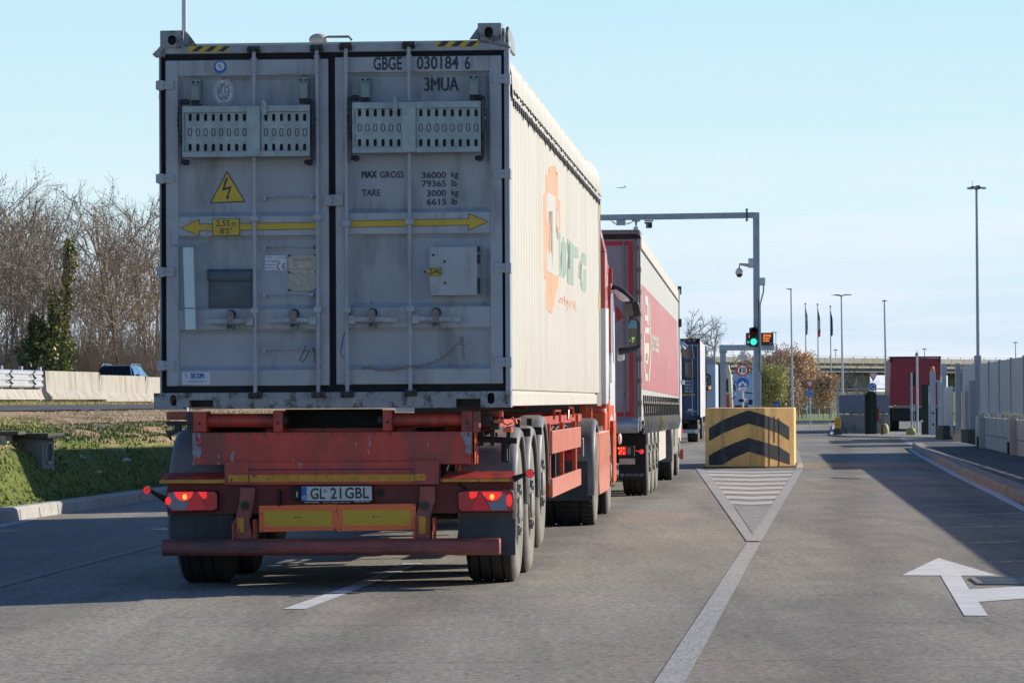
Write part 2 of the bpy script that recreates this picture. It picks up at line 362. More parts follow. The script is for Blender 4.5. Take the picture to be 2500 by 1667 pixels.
dm('concrete', (0.50, 0.47, 0.42), 0.85, var=0.1, scale=2, dirt=(0.20, 0.18, 0.15), dirt_amt=(0.52, 0.85), dirt_scale=2.2, dirt_sc=(1, 1, 0.18), bump=0.3, bump_scale=20)
dm('concrete_light', (0.44, 0.41, 0.35), 0.85, var=0.10, scale=2, dirt=(0.22, 0.19, 0.15), dirt_amt=(0.48, 0.72), dirt_scale=4.5, dirt_sc=(1, 1, 0.08), bump=0.2)
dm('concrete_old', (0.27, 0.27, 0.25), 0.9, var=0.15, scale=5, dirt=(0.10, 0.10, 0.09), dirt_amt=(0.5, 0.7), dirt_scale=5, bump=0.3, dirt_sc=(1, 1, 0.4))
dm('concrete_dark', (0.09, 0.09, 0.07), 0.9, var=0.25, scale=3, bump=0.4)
dm('kerb', (0.34, 0.29, 0.23), 0.85, var=0.12, scale=3, dirt=(0.20, 0.15, 0.11), dirt_amt=(0.5, 0.8), dirt_scale=2, dirt_sc=(1, 1, 1), bump=0.4)
dm('kerb_pale', (0.42, 0.41, 0.38), 0.85, var=0.1, scale=3, dirt=(0.22, 0.21, 0.19), dirt_amt=(0.52, 0.8), dirt_scale=2, dirt_sc=(1, 1, 1), bump=0.4)
dm('sign_white', (0.72, 0.73, 0.75), 0.4, var=0.03)
dm('sign_red', (0.50, 0.02, 0.04), 0.4, var=0.03)
dm('sign_blue', (0.01, 0.13, 0.50), 0.4, var=0.04)
dm('led', (1, 0.3, 0.03), 0.5, emit=(1, 0.22, 0.02, 1.6))
dm('green_light', (0.05, 0.9, 0.6), 0.3, emit=(0.04, 0.85, 0.55, 1.25))
dm('dark_lens', (0.06, 0.012, 0.018), 0.2)
dm('sealer', (0.03, 0.03, 0.03), 0.7)

# ------------------------------------------------------------------ road and ground
def asphalt(name, base, joints=False, dark=1.0):
    m, nt, n, l, b = new_mat(name)
    t = n.new('ShaderNodeTexCoord').outputs['Object']
    a = ramp(n, l, noise(n, l, t, 20, 8, 0.9), 0.41, 0.59, tuple(x * 0.45 for x in base), tuple(x * 1.55 for x in base))
    big = ramp(n, l, noise(n, l, t, 0.55, 4, 0.6, (1, 0.22, 1)), 0.3, 0.72, (0.70, 0.70, 0.70), (1.16, 1.14, 1.10))
    c = mix(n, l, 1.0, a, big, 'MULTIPLY')
    med = ramp(n, l, noise(n, l, t, 14, 4, 0.7), 0.3, 0.7, (0.86, 0.86, 0.86), (1.12, 1.12, 1.12)); c = mix(n, l, 1.0, c, med, 'MULTIPLY')
    red = ramp(n, l, noise(n, l, t, 0.16, 3, 0.5, (1, 0.5, 1)), 0.52, 0.75); c = mix(n, l, red, c, mix(n, l, 1.0, c, (1.12, 0.99, 0.93), 'MULTIPLY'))
    # tar bleed along the wheel tracks
    sk = ramp(n, l, noise(n, l, t, 1.5, 5, 0.7, (1.0, 0.05, 1)), 0.50, 0.70); c = mix(n, l, sk, c, mix(n, l, 1.0, c, (0.72, 0.73, 0.76), 'MULTIPLY'))
    # oil drips, contour-like hairline cracks and bright stones
    oil = ramp(n, l, noise(n, l, t, 1.1, 4, 0.65), 0.66, 0.76, (0, 0, 0), (0.45, 0.45, 0.45)); c = mix(n, l, oil, c, (0.05, 0.048, 0.045))
    st_n = ramp(n, l, noise(n, l, t, 75, 2, 0.5), 0.70, 0.73, (0, 0, 0), (0.75, 0.75, 0.75)); c = mix(n, l, st_n, c, (0.55, 0.52, 0.46))
    ab = n.new('ShaderNodeMath'); ab.operation = 'SUBTRACT'; l.new(noise(n, l, t, 0.45, 6, 0.62), ab.inputs[0]); ab.inputs[1].default_value = 0.5
    a2 = n.new('ShaderNodeMath'); a2.operation = 'ABSOLUTE'; l.new(ab.outputs[0], a2.inputs[0])
    ck = ramp(n, l, a2.outputs[0], 0.0, 0.0022, (0.55, 0.55, 0.55), (0, 0, 0)); c = mix(n, l, ck, c, (0.05, 0.05, 0.05))
    if joints:
        s0 = n.new('ShaderNodeSeparateXYZ'); l.new(t, s0.inputs[0])
        def MM(op, a, b_, c_=None):
            q = n.new('ShaderNodeMath'); q.operation = op
            for i_, v_ in enumerate((a, b_, c_)):
                if v_ is None: continue
                if isinstance(v_, (int, float)): q.inputs[i_].default_value = v_
                else: l.new(v_, q.inputs[i_])
            return q.outputs[0]
        u = MM('MULTIPLY_ADD', s0.outputs[1], -0.092, s0.outputs[0]); u = MM('ADD', u, 0.8); wob_ = MM('MULTIPLY_ADD', noise(n, l, t, 0.5, 4, 0.6), 1.6, -0.8); u = MM('ADD', u, wob_)
        lane = n.new('ShaderNodeMapRange'); lane.inputs[1].default_value = -1.3; lane.inputs[2].default_value = 0.2; lane.inputs[3].default_value = 1.0; lane.inputs[4].default_value = 0.84; l.new(u, lane.inputs[0])
        tr_ = None
        for c0_ in (0.9, 2.6, -2.0, -4.2):
            d_ = MM('ABSOLUTE', MM('SUBTRACT', u, c0_), 0.0); g_ = n.new('ShaderNodeMapRange'); g_.interpolation_type = 'SMOOTHSTEP'; g_.inputs[1].default_value = 0.0; g_.inputs[2].default_value = 0.55; g_.inputs[3].default_value = 0.74; g_.inputs[4].default_value = 1.0; l.new(d_, g_.inputs[0])
            tr_ = g_.outputs[0] if tr_ is None else MM('MULTIPLY', tr_, g_.outputs[0])
        fac = MM('MULTIPLY', lane.outputs[0], tr_); cb = n.new('ShaderNodeCombineColor'); [l.new(fac, cb.inputs[i_]) for i_ in range(3)]
        c = mix(n, l, 1.0, c, cb.outputs[0], 'MULTIPLY')
        sp = n.new('ShaderNodeSeparateXYZ'); l.new(t, sp.inputs[0])
        wob = n.new('ShaderNodeMath'); wob.operation = 'MULTIPLY_ADD'; l.new(noise(n, l, t, 0.7, 3), wob.inputs[0]); wob.inputs[1].default_value = 0.12; l.new(sp.outputs[1], wob.inputs[2])
        dv = n.new('ShaderNodeMath'); dv.operation = 'DIVIDE'; l.new(wob.outputs[0], dv.inputs[0]); dv.inputs[1].default_value = 3.05
        fr = n.new('ShaderNodeMath'); fr.operation = 'FRACT'; l.new(dv.outputs[0], fr.inputs[0])
        lt = n.new('ShaderNodeMath'); lt.operation = 'LESS_THAN'; l.new(fr.outputs[0], lt.inputs[0]); lt.inputs[1].default_value = 0.007
        br = ramp(n, l, noise(n, l, t, 2.2, 4, 0.7, (0.4, 1, 1)), 0.42, 0.55)
        mm = n.new('ShaderNodeMath'); mm.operation = 'MULTIPLY'; l.new(lt.outputs[0], mm.inputs[0]); l.new(br, mm.inputs[1])
        m2 = n.new('ShaderNodeMath'); m2.operation = 'MULTIPLY'; l.new(mm.outputs[0], m2.inputs[0]); m2.inputs[1].default_value = 0.8
        c = mix(n, l, m2.outputs[0], c, (0.03, 0.03, 0.032))
    l.new(c, b.inputs['Base Color']); b.inputs['Roughness'].default_value = 0.82; b.inputs['Specular IOR Level'].default_value = 0.35
    bp = n.new('ShaderNodeBump'); bp.inputs['Strength'].default_value = 0.5; bp.inputs['Distance'].default_value = 0.003
    l.new(noise(n, l, t, 70, 3, 0.8), bp.inputs['Height']); l.new(bp.outputs[0], b.inputs['Normal'])
    return m
M['asphalt'] = asphalt('asphalt', (0.315, 0.292, 0.248), True)
M['asphalt_dark'] = asphalt('asphalt_dark', (0.11, 0.11, 0.115))
M['asphalt_pale'] = asphalt('asphalt_pale', (0.36, 0.35, 0.32))
def paint(name, rgb, wear):
    m, nt, n, l, b = new_mat(name)
    t = n.new('ShaderNodeTexCoord').outputs['Object']
    f = ramp(n, l, noise(n, l, t, 38, 5, 0.8), wear - 0.06, wear + 0.06)
    f2 = ramp(n, l, noise(n, l, t, 3.0, 4, 0.7), 0.35, 0.75, (1, 1, 1), (0.72, 0.72, 0.72))
    c = mix(n, l, f, mix(n, l, 1.0, rgb, f2, 'MULTIPLY'), (0.16, 0.15, 0.14))
    l.new(c, b.inputs['Base Color']); b.inputs['Roughness'].default_value = 0.75
    return m
M['paint'] = paint('road_paint', (0.58, 0.57, 0.53), 0.60)
M['paint_bright'] = paint('road_paint_fresh', (0.68, 0.68, 0.67), 0.655)
M['paint_worn'] = paint('road_paint_worn', (0.50, 0.49, 0.46), 0.52)
M['paint_faint'] = paint('road_paint_faint', (0.42, 0.41, 0.38), 0.50)
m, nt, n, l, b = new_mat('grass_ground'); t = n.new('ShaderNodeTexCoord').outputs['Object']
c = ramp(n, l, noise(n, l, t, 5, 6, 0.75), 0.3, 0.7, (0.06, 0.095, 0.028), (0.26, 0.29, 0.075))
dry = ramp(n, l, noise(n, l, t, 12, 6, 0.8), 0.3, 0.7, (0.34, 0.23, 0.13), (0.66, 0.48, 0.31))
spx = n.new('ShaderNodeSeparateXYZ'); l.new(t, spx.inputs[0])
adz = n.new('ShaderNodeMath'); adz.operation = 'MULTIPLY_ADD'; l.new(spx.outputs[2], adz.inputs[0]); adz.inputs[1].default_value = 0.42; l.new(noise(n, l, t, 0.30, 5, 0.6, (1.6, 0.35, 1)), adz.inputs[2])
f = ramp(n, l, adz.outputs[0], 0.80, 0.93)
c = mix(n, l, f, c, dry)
l.new(c, b.inputs['Base Color']); b.inputs['Roughness'].default_value = 0.95; b.inputs['Specular IOR Level'].default_value = 0.1
bp = n.new('ShaderNodeBump'); bp.inputs['Strength'].default_value = 0.8; bp.inputs['Distance'].default_value = 0.03
l.new(noise(n, l, t, 13, 6, 0.8), bp.inputs['Height']); l.new(bp.outputs[0], b.inputs['Normal'])
M['grass_ground'] = m

g = MB(); g.quad((-3000, -200, -0.06), (3000, -200, -0.06), (3000, 5000, -0.06), (-3000, 5000, -0.06))
g.build('ground', M['grass_ground'], kind='structure')
def kerbX(D): return -5.78 + 0.091 * (min(D, 190) - 40)
rb = MB()
ys = [-15, 5, 15, 25, 32, 40, 50, 60, 75, 90, 105, 120, 150, 180, 208]
rb.grid([[(kerbX(y), y, 0) for y in ys], [(60, y, 0) for y in ys]])
rb.build('road', M['asphalt'], kind='structure')
road_far = MB(); road_far.quad((-8, 208.002, -0.004), (60, 208.002, -0.004), (60, 212, -0.004), (-8, 212, -0.004)).build('far_road_edge', M['asphalt_dark'], kind='structure')

# right pavement with its kerb
def z6(x, y, z=0.0): return gnd(1600 + x / 2.613, 1080 + y / 2.613, z)
kb = [z6(*p) for p in ((1640, 34), (1665, 55), (1720, 88), (1850, 158), (2000, 235), (2200, 325), (2352, 395))]
d_ = (kb[-1] - kb[-3]).normalized()
kb = kb + [kb[-1] + d_ * s_ for s_ in (6, 14, 24, 60)]
def offset_line(P, off):
    out = []
    for i, p in enumerate(P):
        d = (P[min(i + 1, len(P) - 1)] - P[max(i - 1, 0)]).normalized(); out.append(p + Vector((-d.y, d.x, 0)) * off)
    return out
def resample(P, step):
    out = [P[0]]; 
    for a, b_ in zip(P, P[1:]):
        k = max(1, int((b_ - a).length / step)); out += [a.lerp(b_, i / k) for i in range(1, k + 1)]
    return out
kb = resample(kb, 1.5)
kin = offset_line(kb, 0.26)
k = MB()
prof = [(0.0, -0.01), (0.0, 0.10), (0.03, 0.145), (0.26, 0.15), (0.26, 0.05)]
rows = []
for pr in prof: rows.append([Vector((q.x, q.y, pr[1])) for q in offset_line(kb, pr[0])])
k.grid(rows); k.add([r_[0] for r_ in rows], [(0, 1, 2, 3, 4)])
for i in range(2, len(kb) - 1, 1):   # joints between kerb stones
    a, b_ = kb[i], kin[i]
    dd = (kb[i + 1] - kb[i]).normalized() * 0.012
    k.m = 1; k.add([a + Vector((0, 0, 0.0)) - (b_ - a).normalized() * 0.004, a + dd - (b_ - a).normalized() * 0.004, a + dd - (b_ - a).normalized() * 0.004 + Vector((0, 0, 0.1)), a - (b_ - a).normalized() * 0.004 + Vector((0, 0, 0.1))], [(0, 1, 2, 3)])
k.build('kerb', [M['kerb'], M['sealer']], kind='structure')
WALLD = lambda D: 5.2 + 0.0725 * D       # foot of the right-hand wall
pv = MB(); pts = [Vector((q.x, q.y, 0.146)) for q in kin]
out = [Vector((WALLD(q.y) + 0.1 if q.y > 20 else 7.0, q.y, 0.146)) for q in kin]
pv.grid([pts, out]); 
a = pts[0]; pv.build('pavement', M['asphalt_dark'], kind='structure')
# pale concrete apron beyond the kerb nose
ap = MB(); ap.add([gnd(2228, 1080), gnd(2340, 1088, 0), gnd(2380, 1078), gnd(2300, 1068), gnd(2205, 1066)], [(0, 1, 2, 3, 4)])
for v_ in range(len(ap.v)): ap.v[v_] = (ap.v[v_][0], ap.v[v_][1], 0.006)
ap.build('gateway_apron', M['asphalt_pale'], kind='structure')

# road markings: sheets 4 mm above the road
def mark(polys, name, mt, z=0.004, fn=None):
    mb = MB()
    for pl in polys:
        P = [(fn or gnd)(*p) for p in pl]; mb.add([(p.x, p.y, z) for p in P], [tuple(range(len(P)))])
    return mb.build(name, mt, kind='structure')
Zx = lambda pl: [(1600 + x / 2.613, 1080 + y / 2.613) for x, y in pl]
p1, p2 = gnd(1822.7, 1325), gnd(1600, 1662); p3, p4 = gnd(1857, 1325), gnd(1671, 1667)
e1 = p1 + (p2 - p1) * 3.2; e2 = p3 + (p4 - p3) * 3.2
mb = MB(); mb.add([(p.x, p.y, 0.004) for p in (p1, e1, e2, p3)], [(0, 1, 2, 3)]); mb.build('lane_line', M['paint_worn'], kind='structure')
mark([[(1697, 1142), (1723, 1148), (1857, 1322), (1823, 1322)]], 'island_line', M['paint_worn'], 0.008)
mark([[(1962, 1143), (1941, 1146), (1838, 1302), (1858, 1322)], [(1941, 1098), (1949, 1098), (1962, 1142), (1943, 1145)]], 'island_line', M['paint_worn'], 0.004)
st = []
for i, (ya, yb) in enumerate(((149, 153), (156.5, 161), (167, 172), (177, 182), (187.5, 193), (198, 204.5), (210, 217), (223, 230))):
    ya, yb = 1000 + ya, 1000 + yb
    xl = lambda y: 1723 + (y - 1148) * 0.77; xr = lambda y: 1942 - (y - 1146) * 0.66
    st.append([(xl(ya), ya), (xl(yb), yb), ((xl(yb) + xr(yb)) / 2, yb + 2.5), (xr(yb), yb), (xr(ya), ya), ((xl(ya) + xr(ya)) / 2, ya + 2.5)])
mark(st, 'hatching', M['paint'], 0.004)
mark([[(1793, 1238), (1838, 1305), (1882, 1238)]], 'hatching', M['paint_faint'], 0.012)
mark([Zx([(1573, 848), (1820, 850), (1900, 985), (1970, 1105), (2122, 1107), (2062, 1018), (2352, 997), (2600, 985), (2900, 1050), (3300, 930), (2750, 860), (2700, 905), (2352, 918), (2002, 938), (1948, 850), (2185, 850), (1805, 738)])], 'lane_arrow', M['paint_bright'], 0.004)
L1 = Zx([(1608, 38), (1683, 92), (1900, 212), (2100, 312), (2352, 442)]); L2 = Zx([(1636, 38), (1702, 82), (1950, 205), (2150, 297), (2352, 408)])
mark([[L1[i], L1[i + 1], L2[i + 1], L2[i]] for i in range(4)], 'edge_line', M['paint_bright'])
dsh = []
for i in range(6):
    y = 1062 + i * 5.3; x = 2185 + i * 8; dsh.append([(x, y), (x + 16, y), (x + 21, y + 3.0), (x + 4, y + 3.0)])
mark(dsh, 'dashed_line', M['paint_bright'])
mark([[(690, 1487), (746, 1487), (905, 1427), (862, 1427)], [(862, 1427), (905, 1427), (1030, 1375), (985, 1375)]], 'lane_dash', M['paint_bright'])
mark([[(-200, 1475), (-200, 1487), (394, 1330), (394, 1325)]], 'edge_line', M['paint_faint'])
mark([[(0, 1279), (0, 1289), (90, 1268), (90, 1264)]], 'edge_line', M['paint'])
mark([[(1440 + 590, 1165.5), (1440 + 660, 1167), (1440 + 660, 1169), (1440 + 590, 1168)]], 'road_crack', M['sealer'])
# drain grate
gt = thing('drain_grate', 'cast iron drain grate set in the road beside the white arrow', 'drain grate', z6(2190, 890))
P = [z6(2020, 868), z6(2352, 868), z6(2352 + 120, 908), z6(2075, 908)]
c0 = gt.location.copy(); gb = MB(); frm = MB()
A, B_, C_, D_ = [p - c0 for p in P]
def bil(u, v): return (A.lerp(B_, u)).lerp(D_.lerp(C_, u), v)
up = Vector((0, 0, 1))
for i in range(13):
    u = 0.03 + i * 0.078; gb.obox(bil(u, 0.08) + up * 0.006, bil(u, 0.92) + up * 0.006, 0.03, 0.012)
for v in (0.0, 0.5, 1.0): frm.obox(bil(0, v) + up * 0.007, bil(1, v) + up * 0.007, 0.04, 0.014)
for u in (0, 1): frm.obox(bil(u, 0) + up * 0.0075, bil(u, 1) + up * 0.0075, 0.04, 0.013)
gb.build('bars', M['dark_steel'], gt); frm.build('rim', M['rim'], gt)
pt = MB(); pt.add([bil(0, 0) + up * 0.003, bil(1, 0) + up * 0.003, bil(1, 1) + up * 0.003, bil(0, 1) + up * 0.003], [(0, 1, 2, 3)]); pt.build('pit', M['black'], gt)

# left kerb and embankment
def terr(u, D):
    pr = [(0, .12), (0.2, .20), (0.7, .84), (1.4, .97), (2.4, 1.03), (4.5, 1.08), (8, 1.14), (11, 1.22), (15.5, 1.40), (30, 1.43), (400, 1.43)]
    for (a, za), (b_, zb) in zip(pr, pr[1:]):
        if u <= b_: return za + (zb - za) * (u - a) / (b_ - a)
    return 1.43
def hsh(a, b_): return (math.sin(a * 12.9898 + b_ * 78.233) * 43758.5453) % 1
us = [0, .2, .35, .6, .9, 1.2, 1.6, 2.0, 2.4, 2.8, 3.3, 3.8, 4.5, 5.2, 6, 7, 8, 9, 10, 11, 12.5, 14, 15.5, 17, 20, 30, 60, 120, 300]
Ds = [5 + i * 3 for i in range(10)] + [35 + i * 0.7 for i in range(60)] + [77 + i * 3 for i in range(40)] + [200, 215, 240, 300, 500]
em = MB(); em.grid([[(kerbX(D) - u - 0.18, D, terr(u, D) + (0.05 * (hsh(i, j) - .5) if 2 < i < 20 else 0)) for j, D in enumerate(Ds)] for i, u in enumerate(us)])
em.build('embankment', M['grass_ground'], kind='structure', smooth=True)
km = MB(); kD = [5 + i * 1.0 for i in range(190)]
km.grid([[(kerbX(D) + dx, D, z) for D in kD] for dx, z in ((0.0, -0.01), (-0.02, 0.12), (-0.05, 0.15), (-0.19, 0.15), (-0.19, 0.1))])
km.m = 1
for D in kD[::1]: km.add([(kerbX(D) + .004, D, 0.0), (kerbX(D) + .004, D + .02, 0.0), (kerbX(D) - .014, D + .02, 0.12), (kerbX(D) - .014, D, 0.12)], [(0, 1, 2, 3)])
km.build('kerb', [M['kerb_pale'], M['sealer']], kind='structure')
# service road strip on the upper level
sr = MB(); ra = [at(0, 1000, 92), at(0, 1004, 86), at(400, 997, 84), at(400, 987, 96)]
def up_strip(u0, u1, D0, D1, name, mt, dz=0.02):
    mbb = MB(); dd = [D0 + (D1 - D0) * i / 30 for i in range(31)]
    mbb.grid([[(kerbX(D) - u - 0.18, D, terr(u, D) + dz) for D in dd] for u in [u0 + (u1 - u0) * j / 8 for j in range(9)]]); return mbb.build(name, mt, kind='structure')
up_strip(8.6, 12.4, 60, 200, 'upper_road', M['asphalt_dark'], 0.035)
up_strip(17, 60, 60, 320, 'motorway', M['asphalt'], 0.03)
# ================================================================== nearest lorry: container, chassis, tractor
T1 = Frame(-1.282, 25.592, math.atan(0.0727))
ZO = {'A': (350, 30), 'B': (800, 30), 'C': (350, 500), 'D': (800, 500), 'E': (330, 980), 'F': (800, 980)}
def rp(k, x, y, yl=0.0):
    ox, oy = ZO[k]; return T1.rear(ox + x / 3.136, oy + y / 3.136, yl)
def rbox(mb, k, x0, y0, x1, y1, ya, yb, k2=None):
    a = rp(k, x0, y0, ya); b_ = rp(k2 or k, x1, y1, ya)
    return mb.box(a[0], b_[0], ya, yb, b_[1], a[1])
def rpoly(k, pts, yl): return [rp(k, x, y, yl) for x, y in pts]
fy = lambda u, v, t: (u, t, v)            # outline in x,z extruded along y

CT = T1.empty('shipping_container', 'large grey container with double doors and tarpaulin roof on the nearest red chassis', 'container')
XL, XR = -1.275, 1.275
LN = 13.7
# --- rear frame
f = MB()
xl1 = rp('A', 130, 600)[0]; xr1 = rp('B', 1350, 600)[0]
zt = rp('A', 700, 258)[1]; zt2 = rp('A', 700, 315)[1]; zb1 = rp('C', 700, 1438)[1]; zb0 = rp('C', 700, 1552)[1]
f.box(XL, xl1, 0, 0.16, zb1, zt2); f.box(xr1, XR, 0, 0.16, zb1, zt2)
f.box(XL, XR, 0, 0.14, zt2, zt)
f.build('door_frame', M['grey_paint'], CT, bevel=0.006)
# sill with fork pockets, corner castings with oval holes
def casting(k, x0, y0, x1, y1, hx, hy, rx, ry, name, mt, dep=0.17, ya=-0.006):
    a = rp(k, x0, y0, ya); b_ = rp(k, x1, y1, ya); c_ = rp(k, hx, hy, ya); s_ = 1 / 3.136 * 25.6 / 8650
    slotted([(a[0], b_[1]), (b_[0], b_[1]), (b_[0], a[1]), (a[0], a[1])], [oval(c_[0], c_[1], rx * s_, ry * s_, 18, 1)], fy, ya, ya + 0.02, name, mt, CT)
    bk = MB(); x_, z_ = (a[0], b_[0]), (b_[1], a[1])
    e = 0.02
    bk.add([(x_[0], ya + e, z_[0]), (x_[1], ya + e, z_[0]), (x_[1], ya + dep, z_[0]), (x_[0], ya + dep, z_[0]), (x_[0], ya + e, z_[1]), (x_[1], ya + e, z_[1]), (x_[1], ya + dep, z_[1]), (x_[0], ya + dep, z_[1])],
           [(0, 3, 2, 1), (4, 5, 6, 7), (1, 2, 6, 5), (2, 3, 7, 6), (3, 0, 4, 7)])
    o = bk.build('casting_body', mt, CT); return o
sill = MB()
rbox(sill, 'C', 300, 1440, 1168, 1483, -0.002, 0.14, 'D')
rbox(sill, 'C', 300, 1440, 350, 1552, -0.003, 0.14); rbox(sill, 'C', 536, 1478, 980, 1552, -0.003, 0.14, 'D')
rbox(sill, 'C', 340, 1478, 545, 1488, -0.008, 0.0); rbox(sill, 'C', 535, 1480, 545, 1550, -0.008, 0.0)
rbox(sill, 'D', 968, 1465, 1172, 1475, -0.008, 0.0); rbox(sill, 'D', 968, 1468, 982, 1545, -0.008, 0.0)
sill.build('sill', M['grey_worn'], CT)
pk = MB(); rbox(pk, 'C', 350, 1486, 535, 1549, 0.10, 0.13); rbox(pk, 'D', 982, 1474, 1170, 1546, 0.10, 0.13); pk.build('fork_pocket', M['black'], CT)
casting('C', 80, 1441, 301, 1565, 228, 1497, 26, 43, 'corner_casting', M['grey_worn'])
casting('D', 1170, 1426, 1402, 1550, 1250, 1480, 27, 43, 'corner_casting', M['grey_worn'])
casting('A', 128, 143, 306, 272, 218, 215, 33, 38, 'corner_casting', M['grey_worn'], 0.18, -0.02)
casting('B', 1148, 85, 1328, 212, 1232, 155, 33, 42, 'corner_casting', M['grey_worn'], 0.18, -0.02)
gus = MB()
gus.prism(rpoly('A', [(300, 258), (306, 272), (410, 258), (345, 170), (320, 145), (306, 143)][::-1], 0), fy, 0.02, 0.03)
gus.prism(rpoly('A', [(70, 325), (90, 345), (165, 345), (165, 272), (128, 268)], 0), fy, -0.012, 0.06)
gus.prism(rpoly('B', [(1082, 208), (1150, 208), (1150, 112)], 0), fy, 0.02, 0.03)
gus.prism(rpoly('B', [(1148, 212), (1290, 212), (1395, 275), (1395, 262), (1328, 205), (1328, 212)][:4], 0), fy, -0.012, 0.05)
gus.prism(rpoly('B', [(1150, 210), (1340, 268), (1398, 268), (1328, 205)], 0), fy, -0.010, 0.10)
gus.build('gusset', M['grey_worn'], CT)
# side lug of the right top casting
lug = MB(); a = rp('B', 1330, 120); b_ = rp('B', 1330, 262)
lug.prism([(0.05, b_[1] - 0.0), (0.75, b_[1]), (0.62, a[1] - 0.02), (0.12, a[1] + 0.02), (0.05, a[1] - 0.05)], lambda u, v, t: (t, u, v), 1.245, 1.27)
lug.prism([(0.02, b_[1]), (0.20, b_[1]), (0.20, a[1]), (0.02, a[1])], lambda u, v, t: (t, u, v), 1.20, 1.245)
lug.build('lifting_lug', M['grey_worn'], CT, bevel=0.008)
# hazard stripes on the header
hz = MB(); hk = MB()
rbox(hz, 'A', 342, 262, 655, 303, -0.0035, -0.001); rbox(hz, 'B', 825, 222, 1160, 266, -0.0035, -0.001)
for i in range(3):
    x = 370 + i * 100; hk.prism(rpoly('A', [(x, 303), (x + 45, 303), (x + 95, 262), (x + 50, 262)], 0), fy, -0.006, -0.0036)
    x = 835 + i * 108; hk.prism(rpoly('B', [(x, 265), (x + 55, 264), (x + 100, 222), (x + 45, 224)], 0), fy, -0.006, -0.0036)
so_ = hz.build('hazard_strip', M['yellow_sticker'], CT); hk.build('stripe', M['ink'], so_)
# door gasket (one dark sheet behind the doors)
gk = MB(); gk.box(xl1 - 0.01, xr1 + 0.01, 0.0515, 0.09, zb1 - 0.01, zt2 + 0.01); gk.build('door_gasket', M['gasket'], CT)

# --- the two doors
def door(side):
    L = side == 'L'
    if L:
        x0 = rp('A', 168, 600)[0]; x1 = rp('A', 1415, 600)[0]; ra, rb_ = rp('A', 266, 600)[0], rp('A', 1330, 600)[0]
        kt, kb_ = 'A', 'C'; rows = [(488, None), (None, 85), (240, 797), (957, 1262)]
    else:
        x0 = rp('B', 55, 600)[0]; x1 = rp('B', 1330, 600)[0]; ra, rb_ = rp('B', 150, 600)[0], rp('B', 1237, 600)[0]
        kt, kb_ = 'B', 'D'
    z = lambda k, y: rp(k, 700, y)[1]
    if L: zz = [z('A', 365), z('A', 488), z('C', 85), z('C', 240), z('C', 797), z('C', 957), z('C', 1262), z('C', 1386)]
    else: zz = [z('B', 338), z('B', 458), z('D', 55), z('D', 222), z('D', 778), z('D', 940), z('D', 1252), z('D', 1372)]
    fr = MB()
    fr.box(x0, ra, 0.004, 0.05, zz[7], zz[0]); fr.box(rb_, x1, 0.004, 0.05, zz[7], zz[0])
    for i in (0, 2, 4, 6): fr.box(ra - .001, rb_ + .001, 0.006, 0.05, zz[i + 1], zz[i])
    o = fr.build('door', M['grey_rail'], CT, bevel=0.007)
    pn = MB()
    for i in (1, 3, 5):
        # recessed panel with sloping returns
        ta, tb = zz[i], zz[i + 1]; y0_, y1_ = 0.03, 0.0495; e = 0.03
        pn.add([(ra, y0_, ta), (rb_, y0_, ta), (rb_, y0_, tb), (ra, y0_, tb), (ra + e, y1_, ta - e), (rb_ - e, y1_, ta - e), (rb_ - e, y1_, tb + e), (ra + e, y1_, tb + e)],
               [(4, 5, 6, 7), (0, 1, 5, 4), (1, 2, 6, 5), (2, 3, 7, 6), (3, 0, 4, 7)])
    pn.build('door_panel', M['grey_paint'], o)
    return o, zz
dL, zL = door('L'); dR, zR = door('R')
# --- hinges
def hinge(k, x0, y0, x1, y1, right, par):
    h = MB(); a = rp(k, x0, y0); b_ = rp(k, x1, y1)
    if right: h.box(a[0], b_[0] - 0.005, -0.012, 0.02, b_[1], a[1]); h.box(a[0] + .02, a[0] + .09, -0.020, -0.01, b_[1] + .03, a[1] - .03); h.box(1.24, 1.283, -0.02, 0.10, b_[1] - .005, a[1] + .005)
    else: h.box(a[0], b_[0], -0.012, 0.02, b_[1], a[1]); h.box(b_[0] - .09, b_[0] - .02, -0.020, -0.01, b_[1] + .03, a[1] - .03); h.box(-1.283, -1.24, -0.02, 0.10, b_[1] - .005, a[1] + .005)
    h.build('hinge', M['grey_rail'], par, bevel=0.004)
for a_ in (('A', 97, 530, 230, 592), ('A', 98, 1243, 235, 1307), ('C', 103, 483, 237, 547), ('C', 103, 1197, 237, 1263)): hinge(*a_, False, dL)
for a_ in (('B', 1268, 478, 1392, 545), ('B', 1270, 1205, 1398, 1270), ('D', 1280, 448, 1404, 518), ('D', 1282, 1168, 1408, 1238)): hinge(*a_, True, dR)
